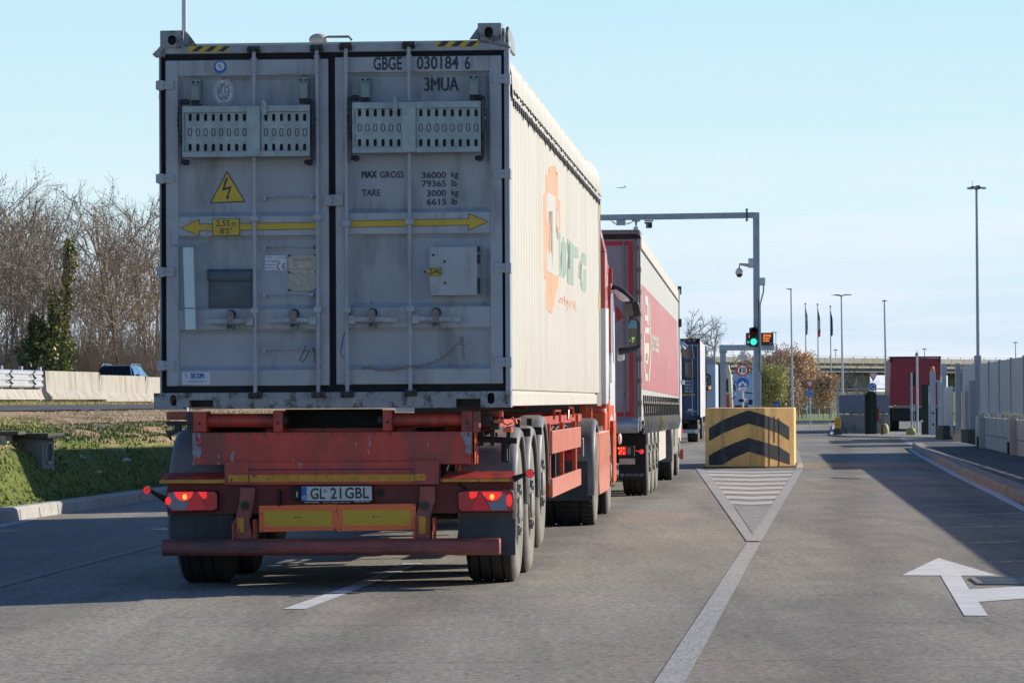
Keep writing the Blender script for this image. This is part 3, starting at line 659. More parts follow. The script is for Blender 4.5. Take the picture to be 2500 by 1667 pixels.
# --- locking rods
def rod(kt, kb_, xt, xb, ytop, sl, br, bot, par):
    """xt, xb: zoom x at top and bottom; sl: sleeve rows (k,y0,y1)"""
    a = rp(kt, xt, ytop, -0.04); b_ = rp(kb_, xb, bot, -0.04); x = (a[0] + b_[0]) / 2
    m = MB(); m.tube([(x, -0.04, a[1]), (x, -0.04, b_[1])], 0.0145, 12)
    for k_, y0, y1 in sl:
        z0, z1 = rp(k_, 0, y0, -0.04)[1], rp(k_, 0, y1, -0.04)[1]
        m.tube([(x, -0.04, z0), (x, -0.04, z1)], 0.0185, 12)
        for zz in (z0, z1): m.tube([(x, -0.04, zz + 0.004), (x, -0.04, zz - 0.004)], 0.024, 12)
    for k_, y0, y1 in br:
        z0, z1 = rp(k_, 0, y0, -0.04)[1], rp(k_, 0, y1, -0.04)[1]
        m.box(x - 0.028, x + 0.028, -0.066, 0.006, z1, z0)
    o = m.build('locking_rod', M['grey_rail'], par, smooth=True)
    c = MB()
    for z0, s_ in ((a[1] + 0.018, 1), (b_[1] - 0.012, -1)):
        c.box(x - 0.042, x + 0.042, -0.035, -0.002, z0 - 0.028, z0 + 0.024)
        for dx in (-0.036, 0.0, 0.036): c.tube([(x + dx, -0.07, z0), (x + dx, -0.03, z0)], 0.014, 8)
        c.box(x - 0.02, x + 0.02, -0.075, -0.035, z0 - 0.018, z0 + 0.014)
        c.box(x - 0.048, x - 0.03, -0.06, -0.03, z0 - 0.03, z0 + 0.012)
    c.build('cam_lock', M['dark_steel'], o)
    return x
S3 = lambda k1, y1, k2, y2, y3, y4: None
x1_ = rod('A', 'C', 848, 855, 305, [('A', 368, 470), ('C', 1270, 1378)], [('C', 95, 133), ('C', 798, 836)], 1440, dL)
x2_ = rod('A', 'C', 1325, 1342, 292, [('A', 355, 465), ('C', 1262, 1372)], [('C', 88, 128), ('C', 792, 832)], 1435, dL)
x3_ = rod('B', 'D', 137, 152, 280, [('B', 352, 463), ('D', 1262, 1376)], [('D', 122, 165), ('D', 785, 826)], 1432, dR)
x4_ = rod('B', 'D', 618, 636, 268, [('B', 345, 452), ('D', 1252, 1366)], [('D', 115, 158), ('D', 780, 822)], 1422, dR)
# --- door handles with their catches
def handle(k, bx, tip, y, cx, par):
    m = MB(); s_ = 1 if tip > bx else -1
    a = rp(k, bx, y - 22, -0.055); b_ = rp(k, bx + s_ * 55, y + 40, -0.055); m.box(a[0], b_[0], -0.075, -0.02, b_[1], a[1])
    m.tube([(rp(k, bx + s_ * 28, y + 5)[0], -0.09, rp(k, 0, y + 5)[1]), (rp(k, bx + s_ * 28, y + 5)[0], -0.07, rp(k, 0, y + 5)[1])], 0.011, 8)
    p = rp(k, bx + s_ * 50, y + 4, -0.06); q = rp(k, tip, y + 8, -0.05)
    m.obox((p[0], -0.06, p[1]), (q[0], -0.045, q[1]), 0.014, 0.034, (0, 0, 1))
    o = m.build('door_handle', M['grey_rail'], par, bevel=0.004)
    c = MB(); cc = rp(k, cx, y - 30); r_ = 0.026
    c.prism([(cc[0] + r_ * math.cos(t), cc[1] + 0.012 + r_ * math.sin(t)) for t in [i * math.pi / 8 for i in range(9)]] + [(cc[0] - 0.020, cc[1] - 0.045), (cc[0] + 0.02, cc[1] - 0.045)], fy, -0.066, -0.05)
    c.tube([(cc[0], -0.085, cc[1] + 0.01), (cc[0], 0.004, cc[1] + 0.01)], 0.012, 10)
    c.box(cc[0] - 0.075, cc[0] + 0.075, -0.085, -0.03, cc[1] - 0.058, cc[1] - 0.050)
    c.box(cc[0] - 0.026, cc[0] + 0.026, -0.06, 0.0, cc[1] - 0.10, cc[1] - 0.085); c.box(cc[0] - 0.026, cc[0] - 0.02, -0.06, 0.0, cc[1] - 0.09, cc[1] - 0.055); c.box(cc[0] + 0.02, cc[0] + 0.026, -0.06, 0.0, cc[1] - 0.09, cc[1] - 0.055)
    c.build('catch', M['rim'], o)
    s2 = MB(); s2.prism([(cc[0] + 0.034 * math.cos(t), cc[1] + 0.016 + 0.034 * math.sin(t)) for t in [i * math.pi / 8 for i in range(17)]], fy, -0.003, 0.004); s2.build('stain', M['dark_steel'], o)
handle('C', 840, 480, 885, 673, dL); handle('C', 1325, 962, 878, 1157, dL)
handle('D', 160, 540, 872, 345, dR); handle('D', 645, 1020, 868, 832, dR)
# --- centre keeper
c = MB(); rbox(c, 'A', 1385, 1396, 1532, 1482, -0.03, 0.0); rbox(c, 'A', 1405, 1400, 1445, 1478, -0.042, -0.03); c.build('door_keeper', M['grey_rail'], CT, bevel=0.005)

# --- fold-up perforated steps
def step(k, x0, x1, y0, y1, cx0, cx1, cols, rows, hk_, par):
    ya = -0.105
    P = lambda x, y: rp(k, x, y, ya)
    a, b_ = P(x0 + 8, y0 + 42), P(x1 - 8, y1 - 32)
    s_ = 25.5 / 8650 / 3.136
    holes = []
    for ry in (rows[0], rows[2]):
        for cx in cols:
            q = P(cx, ry); holes.append(oval(q[0], q[1], 13.5 * s_, 29 * s_, 12, 1))
    top = MB(); top.box(0, 0, 0, 0, 0, 0)
    o = slotted([(a[0], b_[1]), (b_[0], b_[1]), (b_[0], a[1]), (a[0], a[1])], holes, fy, ya + 0.012, ya + 0.020, 'folding_step', M['galv'], par)
    m = MB()
    rbox(m, k, x0, y0, x1, y0 + 40, ya - 0.012, ya + 0.05); rbox(m, k, x0, y1 - 34, x1, y1, ya - 0.012, ya + 0.05)
    rbox(m, k, x0, y0 + 38, x0 + 14, y1 - 32, ya - 0.010, ya + 0.045); rbox(m, k, x1 - 14, y0 + 38, x1, y1 - 32, ya - 0.010, ya + 0.045)
    m.build('step_frame', M['galv'], o, bevel=0.003)
    m = MB(); rbox(m, k, cx0, y0 - 2, cx1, y1 + 2, ya - 0.022, ya - 0.008); m.build('step_plate', M['galv'], o, bevel=0.003)
    # middle row: shallow slots that show the door, one oval collar each
    col_, bk = MB(), MB()
    for cx in cols:
        q = P(cx, rows[1]); ov = oval(q[0], q[1], 14.5 * s_, 30 * s_, 14, 1); ov2 = oval(q[0], q[1], 9.5 * s_, 25 * s_, 14, 1); n_ = len(ov)
        col_.add([(u, ya + 0.006, v) for u, v in ov] + [(u, ya + 0.011, v) for u, v in ov2], [(i, (i + 1) % n_, n_ + (i + 1) % n_, n_ + i) for i in range(n_)])
        bk.add([(u, ya + 0.011, v) for u, v in ov2], [list(range(n_))])
    col_.build('slot_collar', M['dark_steel'], o); bk.build('slot_cap', M['grey_rail'], o)
    back = MB(); back.box(a[0], b_[0], ya + 0.047, ya + 0.05, b_[1], a[1]); back.build('step_back', M['dark_steel'], o)
    m = MB(); rbox(m, k, *hk_, ya - 0.034, ya - 0.024); q = P((hk_[0] + hk_[2]) / 2, hk_[1] + 8); m.tube([(q[0], ya - 0.04, q[1]), (q[0], ya + 0.06, q[1])], 0.012, 10); m.tube([(q[0] - .005, ya - 0.01, q[1]), (q[0] + .03, ya - 0.01, q[1] - .005)], 0.008, 8)
    m.build('step_hook', M['galv'], o, bevel=0.002)
    # hinge bars, pivots and chains at both ends
    m = MB(); ch = MB()
    for xx, sg in ((x0 - 4, -1), (x1 + 8, 1)):
        rbox(m, k, xx - 5, y0 - 45, xx + 5, y1 + 62, ya + 0.02, ya + 0.05)
        for yy in (y0 - 38, y1 + 45):
            q = P(xx + 22 * (-sg), yy); m.tube([(q[0] - .03, ya + .03, q[1]), (q[0] + .03, ya + .03, q[1])], 0.016, 10); m.box(q[0] - .012, q[0] + .012, ya + .03, 0.0, q[1] - .02, q[1] + .02)
        q0, q1 = P(xx + 16 * sg, y0 - 40), P(xx + 8 * sg, y1 - 90)
        chain(ch, [(q0[0], ya, q0[1]), (q0[0] + .012 * sg, ya, (q0[1] * .5 + q1[1] * .5)), (q1[0], ya, q1[1])], 0.016, 0.0035)
        q2, q3 = P(xx + 4 * sg, y1 - 90), P(xx + 6 * sg, y1 + 30)
        if sg > 0: m.box(q2[0] - .008, q2[0] + .012, ya + .01, ya + .04, q3[1], q2[1] + .05)
    m.build('pivot', M['dark_steel'], o); ch.build('chain', M['dark_steel'], o)
def chain(mb, path, pitch, r):
    path = [Vector(p) for p in path]; tot = sum((b_ - a).length for a, b_ in zip(path, path[1:])); n_ = max(2, int(tot / (pitch * 1.25)))
    def pos(s_):
        for a, b_ in zip(path, path[1:]):
            L = (b_ - a).length
            if s_ <= L: return a.lerp(b_, s_ / L)
            s_ -= L
        return path[-1]
    for i in range(n_):
        p, q = pos(tot * i / n_), pos(tot * (i + 1) / n_); c_ = (p + q) / 2; d = (q - p).normalized()
        side = d.cross(Vector((0, 1, 0))).normalized()
        if i % 2: side = Vector((0, 1, 0))
        ring = [c_ + d * (pitch * .85 * math.cos(t)) + side * (pitch * .5 * math.sin(t)) for t in [j * 2 * math.pi / 10 for j in range(11)]]
        mb.tube(ring, r, 5, cap=False)
step('A', 297, 1275, 720, 1102, 790, 893, [356 + 59.4 * i for i in range(8)] + [937 + 59.3 * i for i in range(6)], (806, 920, 1035), (910, 680, 943, 786), dL)
step('B', 188, 1172, 690, 1070, 566, 674, [243 + 60 * i for i in range(6)] + [712 + 60.4 * i for i in range(8)], (771, 885, 999), (498, 655, 532, 766), dR)
for k_, r_, par in (('A', (360, 515, 436, 705), dL), ('A', (1185, 498, 1262, 692), dL), ('B', (248, 495, 327, 684), dR), ('B', (1078, 475, 1158, 664), dR)):
    m = MB(); rbox(m, k_, *r_, -0.055, 0.05); o = m.build('door_stop', M['galv_green'], par, bevel=0.004)
    m = MB(); x0, y0, x1, y1 = r_; rbox(m, k_, x0 + 8, y0 + 42, x1 - 8, y1 - 30, -0.08, -0.055); m.build('stop_pad', M['galv_green'], o, bevel=0.006)
    m = MB(); rbox(m, k_, x0 + 8, y1 - 30, x1 - 8, y1 - 6, -0.078, -0.056)
    for xx in (x0 + 18, x1 - 18):
        q = rp(k_, xx, y0 + 22, -0.06); m.tube([(q[0], -0.062, q[1]), (q[0], -0.05, q[1])], 0.008, 8)
    m.build('bolt', M['black'], o)
# thin grab rails
for k_, xa, xb, yy, par in (('A', 925, 1305, 1408, dL), ('C', 920, 1305, 315, dL), ('C', 920, 1305, 683, dL), ('C', 920, 1300, 1103, dL)):
    a = rp(k_, xa, yy, -0.02); b_ = rp(k_, xb, yy, -0.02); m = MB()
    m.tube([(a[0], -0.02, a[1]), (b_[0], -0.02, b_[1])], 0.006, 8); m.box(a[0] - .005, a[0] + .012, -0.024, 0.045, a[1] - .03, a[1]); m.box(b_[0] - .03, b_[0] - .005, -0.028, 0.045, b_[1] - .014, b_[1] + .006)
    m.build('grab_rail', M['grey_rail'], par)
m = MB(); rbox(m, 'A', 1030, 455, 1175, 468, -0.02, 0.005); m.build('rain_lip', M['grey_rail'], dL)
# wire loops
def pxt(k, pts, yl): return [(rp(k, x, y, yl)[0], yl, rp(k, x, y, yl)[1]) for x, y in pts]
m = MB(); m.tube(pxt('C', [(1235, 1075), (1240, 1100), (1205, 1165), (1200, 1195), (1220, 1203), (1245, 1170), (1270, 1110), (1300, 1095), (1312, 1130), (1308, 1200), (1345, 1225), (1365, 1260)], -0.03), 0.0032, 5)
m.build('wire_loop', M['dark_steel'], dL)
m = MB(); m.tube(pxt('D', [(175, 830), (155, 900), (125, 1000), (103, 1090), (98, 1140), (112, 1165), (135, 1168)], -0.03), 0.003, 5); m.build('wire_loop', M['dark_steel'], dR)
# chain on the right door
m = MB(); chain(m, pxt('D', [(255, 1250), (310, 1243), (400, 1264), (480, 1262), (600, 1240), (700, 1240), (780, 1215), (860, 1188), (930, 1135), (975, 1080), (1020, 1050)], -0.055), 0.021, 0.0042)
chain(m, pxt('D', [(1028, 1010), (1036, 1080), (1042, 1190)], -0.055), 0.020, 0.0045)
m.tube(pxt('D', [(1020, 1005), (1026, 1055)], -0.05), 0.012, 8); m.build('chain', M['rim'], dR)
# document pouch
a = rp('C', 498, 500, 0.03); b_ = rp('C', 838, 790, 0.03)
m = MB(); nx, nz = 10, 8
m.grid([[(a[0] + (b_[0] - a[0]) * i / nx, 0.034 - 0.022 * math.sin(math.pi * i / nx) ** 0.5 * math.sin(math.pi * min(1, max(0, j / nz))) ** 0.6 - 0.004 * hsh(i, j), a[1] + (b_[1] - a[1]) * j / nz) for j in range(nz + 1)] for i in range(nx + 1)])
o = m.build('document_pouch', M['pouch'], dL, smooth=True)
zf = rp('C', 0, 590, 0.0)[1]; m = MB(); m.grid([[(a[0] - .004 + (b_[0] - a[0] + .008) * i / nx, 0.008 - 0.010 * j / 3, a[1] + .004 + (zf - 0.006 * math.sin(math.pi * i / nx) - a[1]) * j / 3) for j in range(4)] for i in range(nx + 1)]); m.build('flap', M['pouch'], o, smooth=True, solid=0.006)
# pale blue support bar with its fork bracket
m = MB(); m.prism(rpoly('C', [(308, 325), (327, 960), (407, 957), (387, 325)], -0.05), fy, -0.09, -0.045); o = m.build('support_bar', M['pale_blue'], dL, bevel=0.006)
m = MB(); m.tube(pxt('C', [(204, 180), (208, 300), (216, 311), (480, 301), (487, 292), (486, 168)], -0.075), 0.006, 8); m.tube(pxt('C', [(298, 316), (410, 316)], -0.07), 0.008, 8); m.tube(pxt('C', [(300, 792), (412, 792)], -0.092), 0.005, 6); m.box(rp('C', 305, 0)[0], rp('C', 315, 0)[0], -0.09, 0.0, rp('C', 0, 798)[1], rp('C', 0, 788)[1])
m.build('bracket', M['galv'], o, smooth=True)
# electrical box
m = MB(); rbox(m, 'D', 778, 322, 1146, 692, -0.045, 0.05); o = m.build('electrical_box', M['grey_rail'], dR, bevel=0.006)
m = MB(); rbox(m, 'D', 776, 485, 868, 506, -0.062, -0.045); rbox(m, 'D', 776, 520, 868, 542, -0.062, -0.045); rbox(m, 'D', 760, 498, 862, 528, -0.07, -0.045); m.build('latch', mat('latch_yellow', (0.42, 0.38, 0.04), 0.5, 0.3, chips=(0.03, 0.03, 0.03), chips_at=(0.5, 0.55), chip_scale=60, chip_sc=(1, 1, 1)), o)
m = MB()
for yy in (340, 400, 430, 580, 620, 660): q = rp('D', 1157, yy, -0.04); m.tube([(q[0], -0.04, q[1] + .02), (q[0], -0.04, q[1] - .02)], 0.011, 8)
for xx, yy in ((895, 435), (898, 598), (808, 385), (745, 513)): q = rp('D', xx, yy, -0.045); m.tube([(q[0], -0.052, q[1]), (q[0], -0.044, q[1])], 0.009, 10)
m.build('box_fitting', M['dark_steel'], o)

# --- stickers and lettering on the doors
def dtext(k, s_, x0, y0, x1, y1, yl, name, mt, par, bold=0.012, mb=None):
    if 'M' in s_ or 'W' in s_: bold = 0
    m_ = mb or MB(); a = rp(k, x0, y1, yl); b_ = rp(k, x1, y0, yl)
    put_text(m_, s_, lambda u, v: (a[0] + (b_[0] - a[0]) * u, yl, a[1] + (b_[1] - a[1]) * v), bold)
    if bold == 0 and x1 - x0 > 90: put_text(m_, s_, lambda u, v: (a[0] + (b_[0] - a[0]) * u + .0035, yl - .0006, a[1] + (b_[1] - a[1]) * v), 0); put_text(m_, s_, lambda u, v: (a[0] + (b_[0] - a[0]) * u - .003, yl - .0010, a[1] + (b_[1] - a[1]) * v + .002), 0)
    return m_ if mb else m_.build(name, mt, par)
mk = MB(); yl = 0.0035
dtext('B', 'GBGE', 350, 342, 568, 446, yl, '', None, None, .022, mk); dtext('B', '030184', 682, 335, 1002, 441, yl, '', None, None, .022, mk); dtext('B', '6', 1048, 335, 1092, 440, yl, '', None, None, .022, mk)
for x0, y0, x1, y1 in ((1034, 328, 1037, 442), (1103, 328, 1106, 442)): rbox(mk, 'B', x0, y0, x1, y1, yl - .0005, yl)
mk.build('lettering', M['ink'], dR)
mk = MB(); yl = 0.046
for s_, x0, y0, x1, y1, bd in (('3MUA', 742, 498, 1000, 606, .022), ('MAX', 262, 1217, 374, 1270, .014), ('GROSS', 400, 1217, 583, 1270, .014), ('36000', 720, 1222, 906, 1273, .014), ('kg', 945, 1218, 1002, 1280, .014), ('79365', 722, 1287, 906, 1338, .014), ('lb', 948, 1284, 988, 1335, .014), ('TARE', 263, 1357, 403, 1408, .014),
         ('3000', 760, 1360, 906, 1411, .014), ('kg', 947, 1357, 1003, 1418, .014), ('6615', 759, 1427, 908, 1477, .014), ('lb', 948, 1424, 990, 1474, .014)):
    dtext('B', s_, x0, y0, x1, y1, yl, '', None, None, bd, mk)
mk.build('lettering', M['ink'], dR)
# high-voltage triangle
m = MB(); m.prism(rpoly('A', [(640, 1216), (511, 1463), (781, 1452)], 0.046), fy, 0.043, 0.0475); tri = m.build('warning_triangle', M['ink'], dL)
m = MB(); m.prism(rpoly('A', [(640, 1230), (522, 1455), (770, 1445)], 0.04), fy, 0.0405, 0.0425); m.build('triangle_face', M['yellow_sticker'], tri)
m = MB(); m.prism(rpoly('A', [(632, 1268), (602, 1368), (656, 1352), (640, 1410), (629, 1408), (643, 1436), (660, 1415), (650, 1411), (675, 1330), (622, 1345), (647, 1268)], 0.038), fy, 0.038, 0.040); m.build('lightning_bolt', M['ink'], tri)
# width arrows
def arrow(k, pts, inner, par, sub=None):
    m = MB(); m.prism(rpoly(k, pts, 0.003), fy, 0.0025, 0.0055); o = m.build('width_arrow', M['ink'], par)
    m = MB(); m.prism(rpoly(k, inner, 0.0), fy, -0.0005, 0.002); m.build('arrow_face', M['yellow_sticker'], o); return o
arrow('C', [(282, 177), (430, 240), (430, 202), (1320, 188), (1320, 134), (430, 147), (430, 109)], [(290, 177), (426, 234), (426, 198), (1320, 184), (1320, 138), (426, 151), (426, 115)], dL)
arrow('D', [(176, 175), (1077, 158), (1077, 200), (1231, 130), (1077, 65), (1077, 106), (176, 122)], [(178, 171), (1082, 154), (1082, 193), (1222, 130), (1082, 73), (1082, 110), (178, 126)], dR)
m = MB(); rbox(m, 'C', 528, 108, 738, 236, -0.004, 0.0); o = m.build('width_plate', M['ink'], dL); m = MB(); rbox(m, 'C', 532, 112, 734, 232, -0.0055, -0.0042); m.build('plate_face', M['yellow_sticker'], o)
mk = MB(); dtext('C', '2,55', 556, 118, 662, 172, -0.006, '', None, None, .012, mk); dtext('C', 'm', 676, 134, 708, 165, -0.006, '', None, None, .01, mk); dtext('C', "8'5''", 588, 178, 680, 224, -0.006, '', None, None, .012, mk); mk.build('lettering', M['ink'], o)
# round maker's sticker
def swirl(mb, c_, r_, yl):
    for s_ in (0, math.pi):
        pts = [(c_[0] + r_ * (0.15 + .85 * t) * math.cos(s_ + 0.9 - 2.6 * t), c_[1] + r_ * (0.15 + .85 * t) * math.sin(s_ + 0.9 - 2.6 * t) * 0.8) for t in [i / 8 for i in range(9)]]
        w_ = [r_ * .32 * math.sin(math.pi * (i + .6) / 9.2) for i in range(9)]
        mb.add([(p[0], yl, p[1] + w_[i]) for i, p in enumerate(pts)] + [(p[0], yl, p[1] - w_[i]) for i, p in enumerate(pts)], [(i, i + 1, 9 + i + 1, 9 + i) for i in range(8)])
c_ = rp('A', 587, 421); s_ = 25.6 / 8650 / 3.136
m = MB(); m.prism(oval(c_[0], c_[1], 49 * s_, 50 * s_, 28), fy, 0.001, 0.004); o = m.build('round_sticker', M['blue_sticker'], dL)
m = MB(); m.prism(oval(c_[0], c_[1] + 5 * s_, 34 * s_, 33 * s_, 28), fy, -0.0005, 0.0009); m.build('sticker_face', M['white_sticker'], o)
m = MB(); swirl(m, (c_[0], c_[1] + 5 * s_), 22 * s_, -0.0012); m.build('swirl_mark', M['ink'], o)
# oval inspection seal
c_ = rp('A', 613, 612, .046); q = 25.6 / 8650 / 3.136
m = MB(); m.prism(oval(c_[0], c_[1], 81 * q, 102 * q, 40), fy, 0.044, 0.0475); o = m.build('oval_seal', M['white_sticker'], dL)
def ringo(mb, rx, ry, rx2, ry2, yl):
    n_ = 40; A_ = [(c_[0] + rx * q * math.cos(t), yl, c_[1] + ry * q * math.sin(t)) for t in [i * 2 * math.pi / n_ for i in range(n_)]]; B2 = [(c_[0] + rx2 * q * math.cos(t), yl, c_[1] + ry2 * q * math.sin(t)) for t in [i * 2 * math.pi / n_ for i in range(n_)]]
    mb.add(A_ + B2, [(i, (i + 1) % n_, n_ + (i + 1) % n_, n_ + i) for i in range(n_)])
m = MB(); ringo(m, 76, 97, 72, 92, 0.0435)
n_ = 40; m.add([(c_[0] + 48 * q * math.cos(t), 0.0435, c_[1] + 70 * q * math.sin(t)) for t in [i * 2 * math.pi / n_ for i in range(n_)]], [list(range(n_))])
for j, ch_ in enumerate('BUREAU VERITAS'):
    if ch_ == ' ': continue
    t = R(178 - j * 176 / 13); px_, pz_ = c_[0] + 60 * q * math.cos(t), c_[1] + 81 * q * math.sin(t); tn = Vector((math.sin(t) * 60, -math.cos(t) * 81)).normalized(); nn = Vector((-tn.y, tn.x))
    put_text(m, ch_, lambda u, v: (px_ + (tn.x * (u - .5) * 14 + nn.x * (v - .5) * 15) * q, 0.0435, pz_ + (tn.y * (u - .5) * 14 + nn.y * (v - .5) * 15) * q), .01)
put_text(m, '1828', lambda u, v: (c_[0] + (-30 + 60 * u) * q, 0.0435, c_[1] + (-90 + 14 * v) * q), .01)
m.build('seal_ink', M['grey_text'], o)
m = MB()
sp_ = lambda pts: [(c_[0] + x * q, c_[1] + z * q) for x, z in pts]
for pts in ([(-38, -1), (-13, -1), (-13, 4), (-38, 4)], [(12, -1), (38, -1), (38, 4), (12, 4)], [(-7, -4), (6, -4), (4, 22), (12, 30), (2, 30), (-8, 20)], [(-7, -4), (0, -4), (-18, -48), (-24, -44)], [(0, -4), (6, -4), (7, -42), (0, -42)],
            [(6, 24), (20, 42), (24, 55), (17, 57), (14, 42)], [(-30, 55), (-24, 55), (-24, 30), (-30, 30)], [(-30, 28), (-14, 12), (-10, 14), (-26, 30)], [(-35, -10), (-28, -10), (-26, -30), (-20, -10), (-14, -10), (-20, -38), (-30, -38)], [(8, -8), (15, -8), (15, -32), (8, -32)], [(20, -8), (36, -8), (36, -14), (26, -18), (36, -28), (30, -44), (20, -40), (28, -28), (20, -18)], [(-20, -58), (20, -58), (20, -64), (-20, -64)], [(-10, -50), (10, -50), (10, -54), (-10, -54)], [(14, 10), (34, 10), (34, 26), (26, 32), (20, 28)]):
    m.prism(sp_(pts), fy, 0.0415, 0.043)
m.prism(oval(c_[0] - 1 * q, c_[1] + 36 * q, 6 * q, 6 * q, 10), fy, 0.0415, 0.043); m.prism(oval(c_[0] + 22 * q, c_[1] + 58 * q, 7 * q, 5 * q, 10), fy, 0.0415, 0.043)
m.build('seal_figure', M['white_sticker'], o)
# CE label and certificate plate
m = MB(); rbox(m, 'C', 930, 388, 1096, 501, 0.043, 0.0475); o = m.build('ce_label', M['white_sticker'], dL)
def ce(mb, k, x0, y0, x1, y1, yl, w_):
    a = rp(k, x0, y1, yl); b_ = rp(k, x1, y0, yl); H_ = b_[1] - a[1]; W_ = b_[0] - a[0]; r_ = H_ / 2; zc = (a[1] + b_[1]) / 2
    for cx, bar in ((a[0] + r_, 0), (b_[0] - r_ * .1 , 1)):
        A1 = [(cx + (r_ * math.cos(t)) , yl, zc + r_ * math.sin(t)) for t in [R(90 + i * 15) for i in range(13)]]; A2 = [(cx + (r_ - w_) * math.cos(t), yl, zc + (r_ - w_) * math.sin(t)) for t in [R(90 + i * 15) for i in range(13)]]
        mb.add(A1 + A2, [(i, i + 1, 13 + i + 1, 13 + i) for i in range(12)])
        if bar: mb.box(cx - r_ * .9, cx, yl - .0003, yl, zc - w_ / 2, zc + w_ / 2)
m = MB(); ce(m, 'C', 1022, 446, 1091, 498, 0.0425, 0.006)
for xa, yy, xb in ((935, 430, 975), (985, 429, 1040), (985, 438, 1052), (935, 459, 1008), (935, 481, 1000), (1015, 404, 1050), (1052, 394, 1092), (1050, 406, 1094)): rbox(m, 'C', xa, yy, xb, yy + 2.5, 0.042, 0.0427)
m.build('lettering', M['ink'], o)
m = MB(); dtext('C', 'SICOM', 952, 394, 983, 409, .0425, '', None, None, .03, m); swirl(m, rp('C', 939, 401, .0425), 7 * q, .0425); m.build('maker_name', M['blue_sticker'], o)
m = MB(); rbox(m, 'C', 1114, 388, 1321, 657, 0.040, 0.0475); o = m.build('certificate_plate', M['cert_plate'], dL, bevel=0.002)
m = MB(); ce(m, 'C', 1148, 448, 1180, 478, .0395, .0035); dtext('C', 'APPROVED FOR TRANSPORT', 1122, 402, 1314, 412, .0395, '', None, None, .01, m); dtext('C', 'UNDER CUSTOMS SEAL', 1145, 418, 1295, 428, .0395, '', None, None, .01, m); dtext('C', 'CSC SAFETY APPROVAL', 1130, 556, 1300, 566, .0395, '', None, None, .01, m); dtext('C', 'SICOM', 1240, 500, 1272, 512, .0395, '', None, None, .04, m)
random.seed(5)
for yy in (440, 486, 520, 530, 540, 577, 588, 598, 608, 618, 630, 640):
    xa = 1122
    while xa < 1290:
        wd = random.uniform(14, 60); rbox(m, 'C', xa, yy, min(1312, xa + wd), yy + 3, 0.039, 0.0397); xa += wd + random.uniform(8, 40)
rbox(m, 'C', 1118, 493, 1316, 494.5, .039, .0397); rbox(m, 'C', 1216, 494, 1218, 548, .039, .0397)
m.build('lettering', M['grey_text'], o)
m = MB()
for xx, yy in ((1118, 390), (1317, 386), (1117, 518), (1318, 515), (1119, 653), (1318, 648)): qq = rp('C', xx, yy, .038); m.tube([(qq[0], .034, qq[1]), (qq[0], .041, qq[1])], 0.0085, 8)
m.build('rivet', M['dark_steel'], o)
# maker's sticker bottom left
m = MB(); rbox(m, 'C', 298, 1275, 512, 1373, 0.0005, 0.005); o = m.build('maker_sticker', M['white_sticker'], dL)
m = MB(); rbox(m, 'C', 303, 1279, 507, 1281, 0, .0004); dtext('C', 'SICOM', 362, 1290, 462, 1328, -.0003, '', None, None, .035, m); dtext('C', 's.p.a.', 468, 1320, 494, 1329, -.0003, '', None, None, .005, m); swirl(m, rp('C', 328, 1307), 20 * q, -.0003); m.build('maker_name', M['blue_sticker'], o)
m = MB(); dtext('C', 'CHERASCO ITALY', 360, 1334, 460, 1342, -.0003, '', None, None, .005, m); rbox(m, 'C', 318, 1350, 492, 1352, -.0003, .0004); rbox(m, 'C', 350, 1357, 460, 1359, -.0003, .0004); m.build('lettering', M['ink'], o)

# --- ribbed side walls
PIT = 0.30; DEP = 0.010
def ribx(y):
    t = ((y - 0.14) / PIT) % 1
    if t < 0.42: return 0.0
    if t < 0.55: return -DEP * (t - .42) / .13
    if t < 0.86: return -DEP
    return -DEP * (1 - (t - .86) / .14)
zs0 = 1.425; zs1 = 3.56
yb = []
y = 0.14
while y < LN - 0.12:
    for t in (0, .42, .55, .86): yb.append(y + t * PIT)
    y += PIT
yb = [v for v in yb if v < LN - 0.12] + [LN - 0.12]
for sx in (1, -1):
    w = MB(); w.grid([[(sx * (1.268 + ribx(v)), v, z) for z in (zs0, zs1 + 0.25)] for v in yb]); o = w.build('side_wall', M['cream_side'], CT)
    if sx == 1: wallR = o
r = MB()
for sx in (1, -1):
    r.box(sx * 1.16, sx * 1.272, 0.16, LN - 0.16, 1.305, 1.405); r.box(sx * 1.2, sx * 1.250, 0.16, LN - 0.16, 1.40, 1.43); r.box(sx * 1.2, sx * 1.269, 0.165, LN - .16, 3.55, 3.62)
    r.box(sx * 1.20, sx * 1.2735, 0.10, 0.165, 1.30, 3.72)
r.build('side_rail', M['cream_rail'], CT, bevel=0.004)
m = MB()
for sx in (1, -1):
    m.box(sx * 1.12, sx * 1.274, LN - .16, LN, 1.42, 3.62)
m.box(-1.12, 1.12, LN - .06, LN, 1.36, 3.9); m.build('front_frame', M['cream_rail'], CT)
m = MB()
for sx in (1, -1): m.box(sx * 1.10, sx * 1.276, LN - .9, LN - .0, 1.285, 1.42); m.box(sx * 1.14, sx * 1.279, LN - .16, LN + .01, 3.60, 3.66); m.box(sx * 1.255, sx * 1.279, LN - .05, LN - .02, 1.42, 3.6)
m.build('corner_casting', M['rim'], CT)
m = MB(); m.box(-1.2, 1.2, 0.14, LN - .06, 1.31, 1.36); m.build('floor', M['dark_steel'], CT)
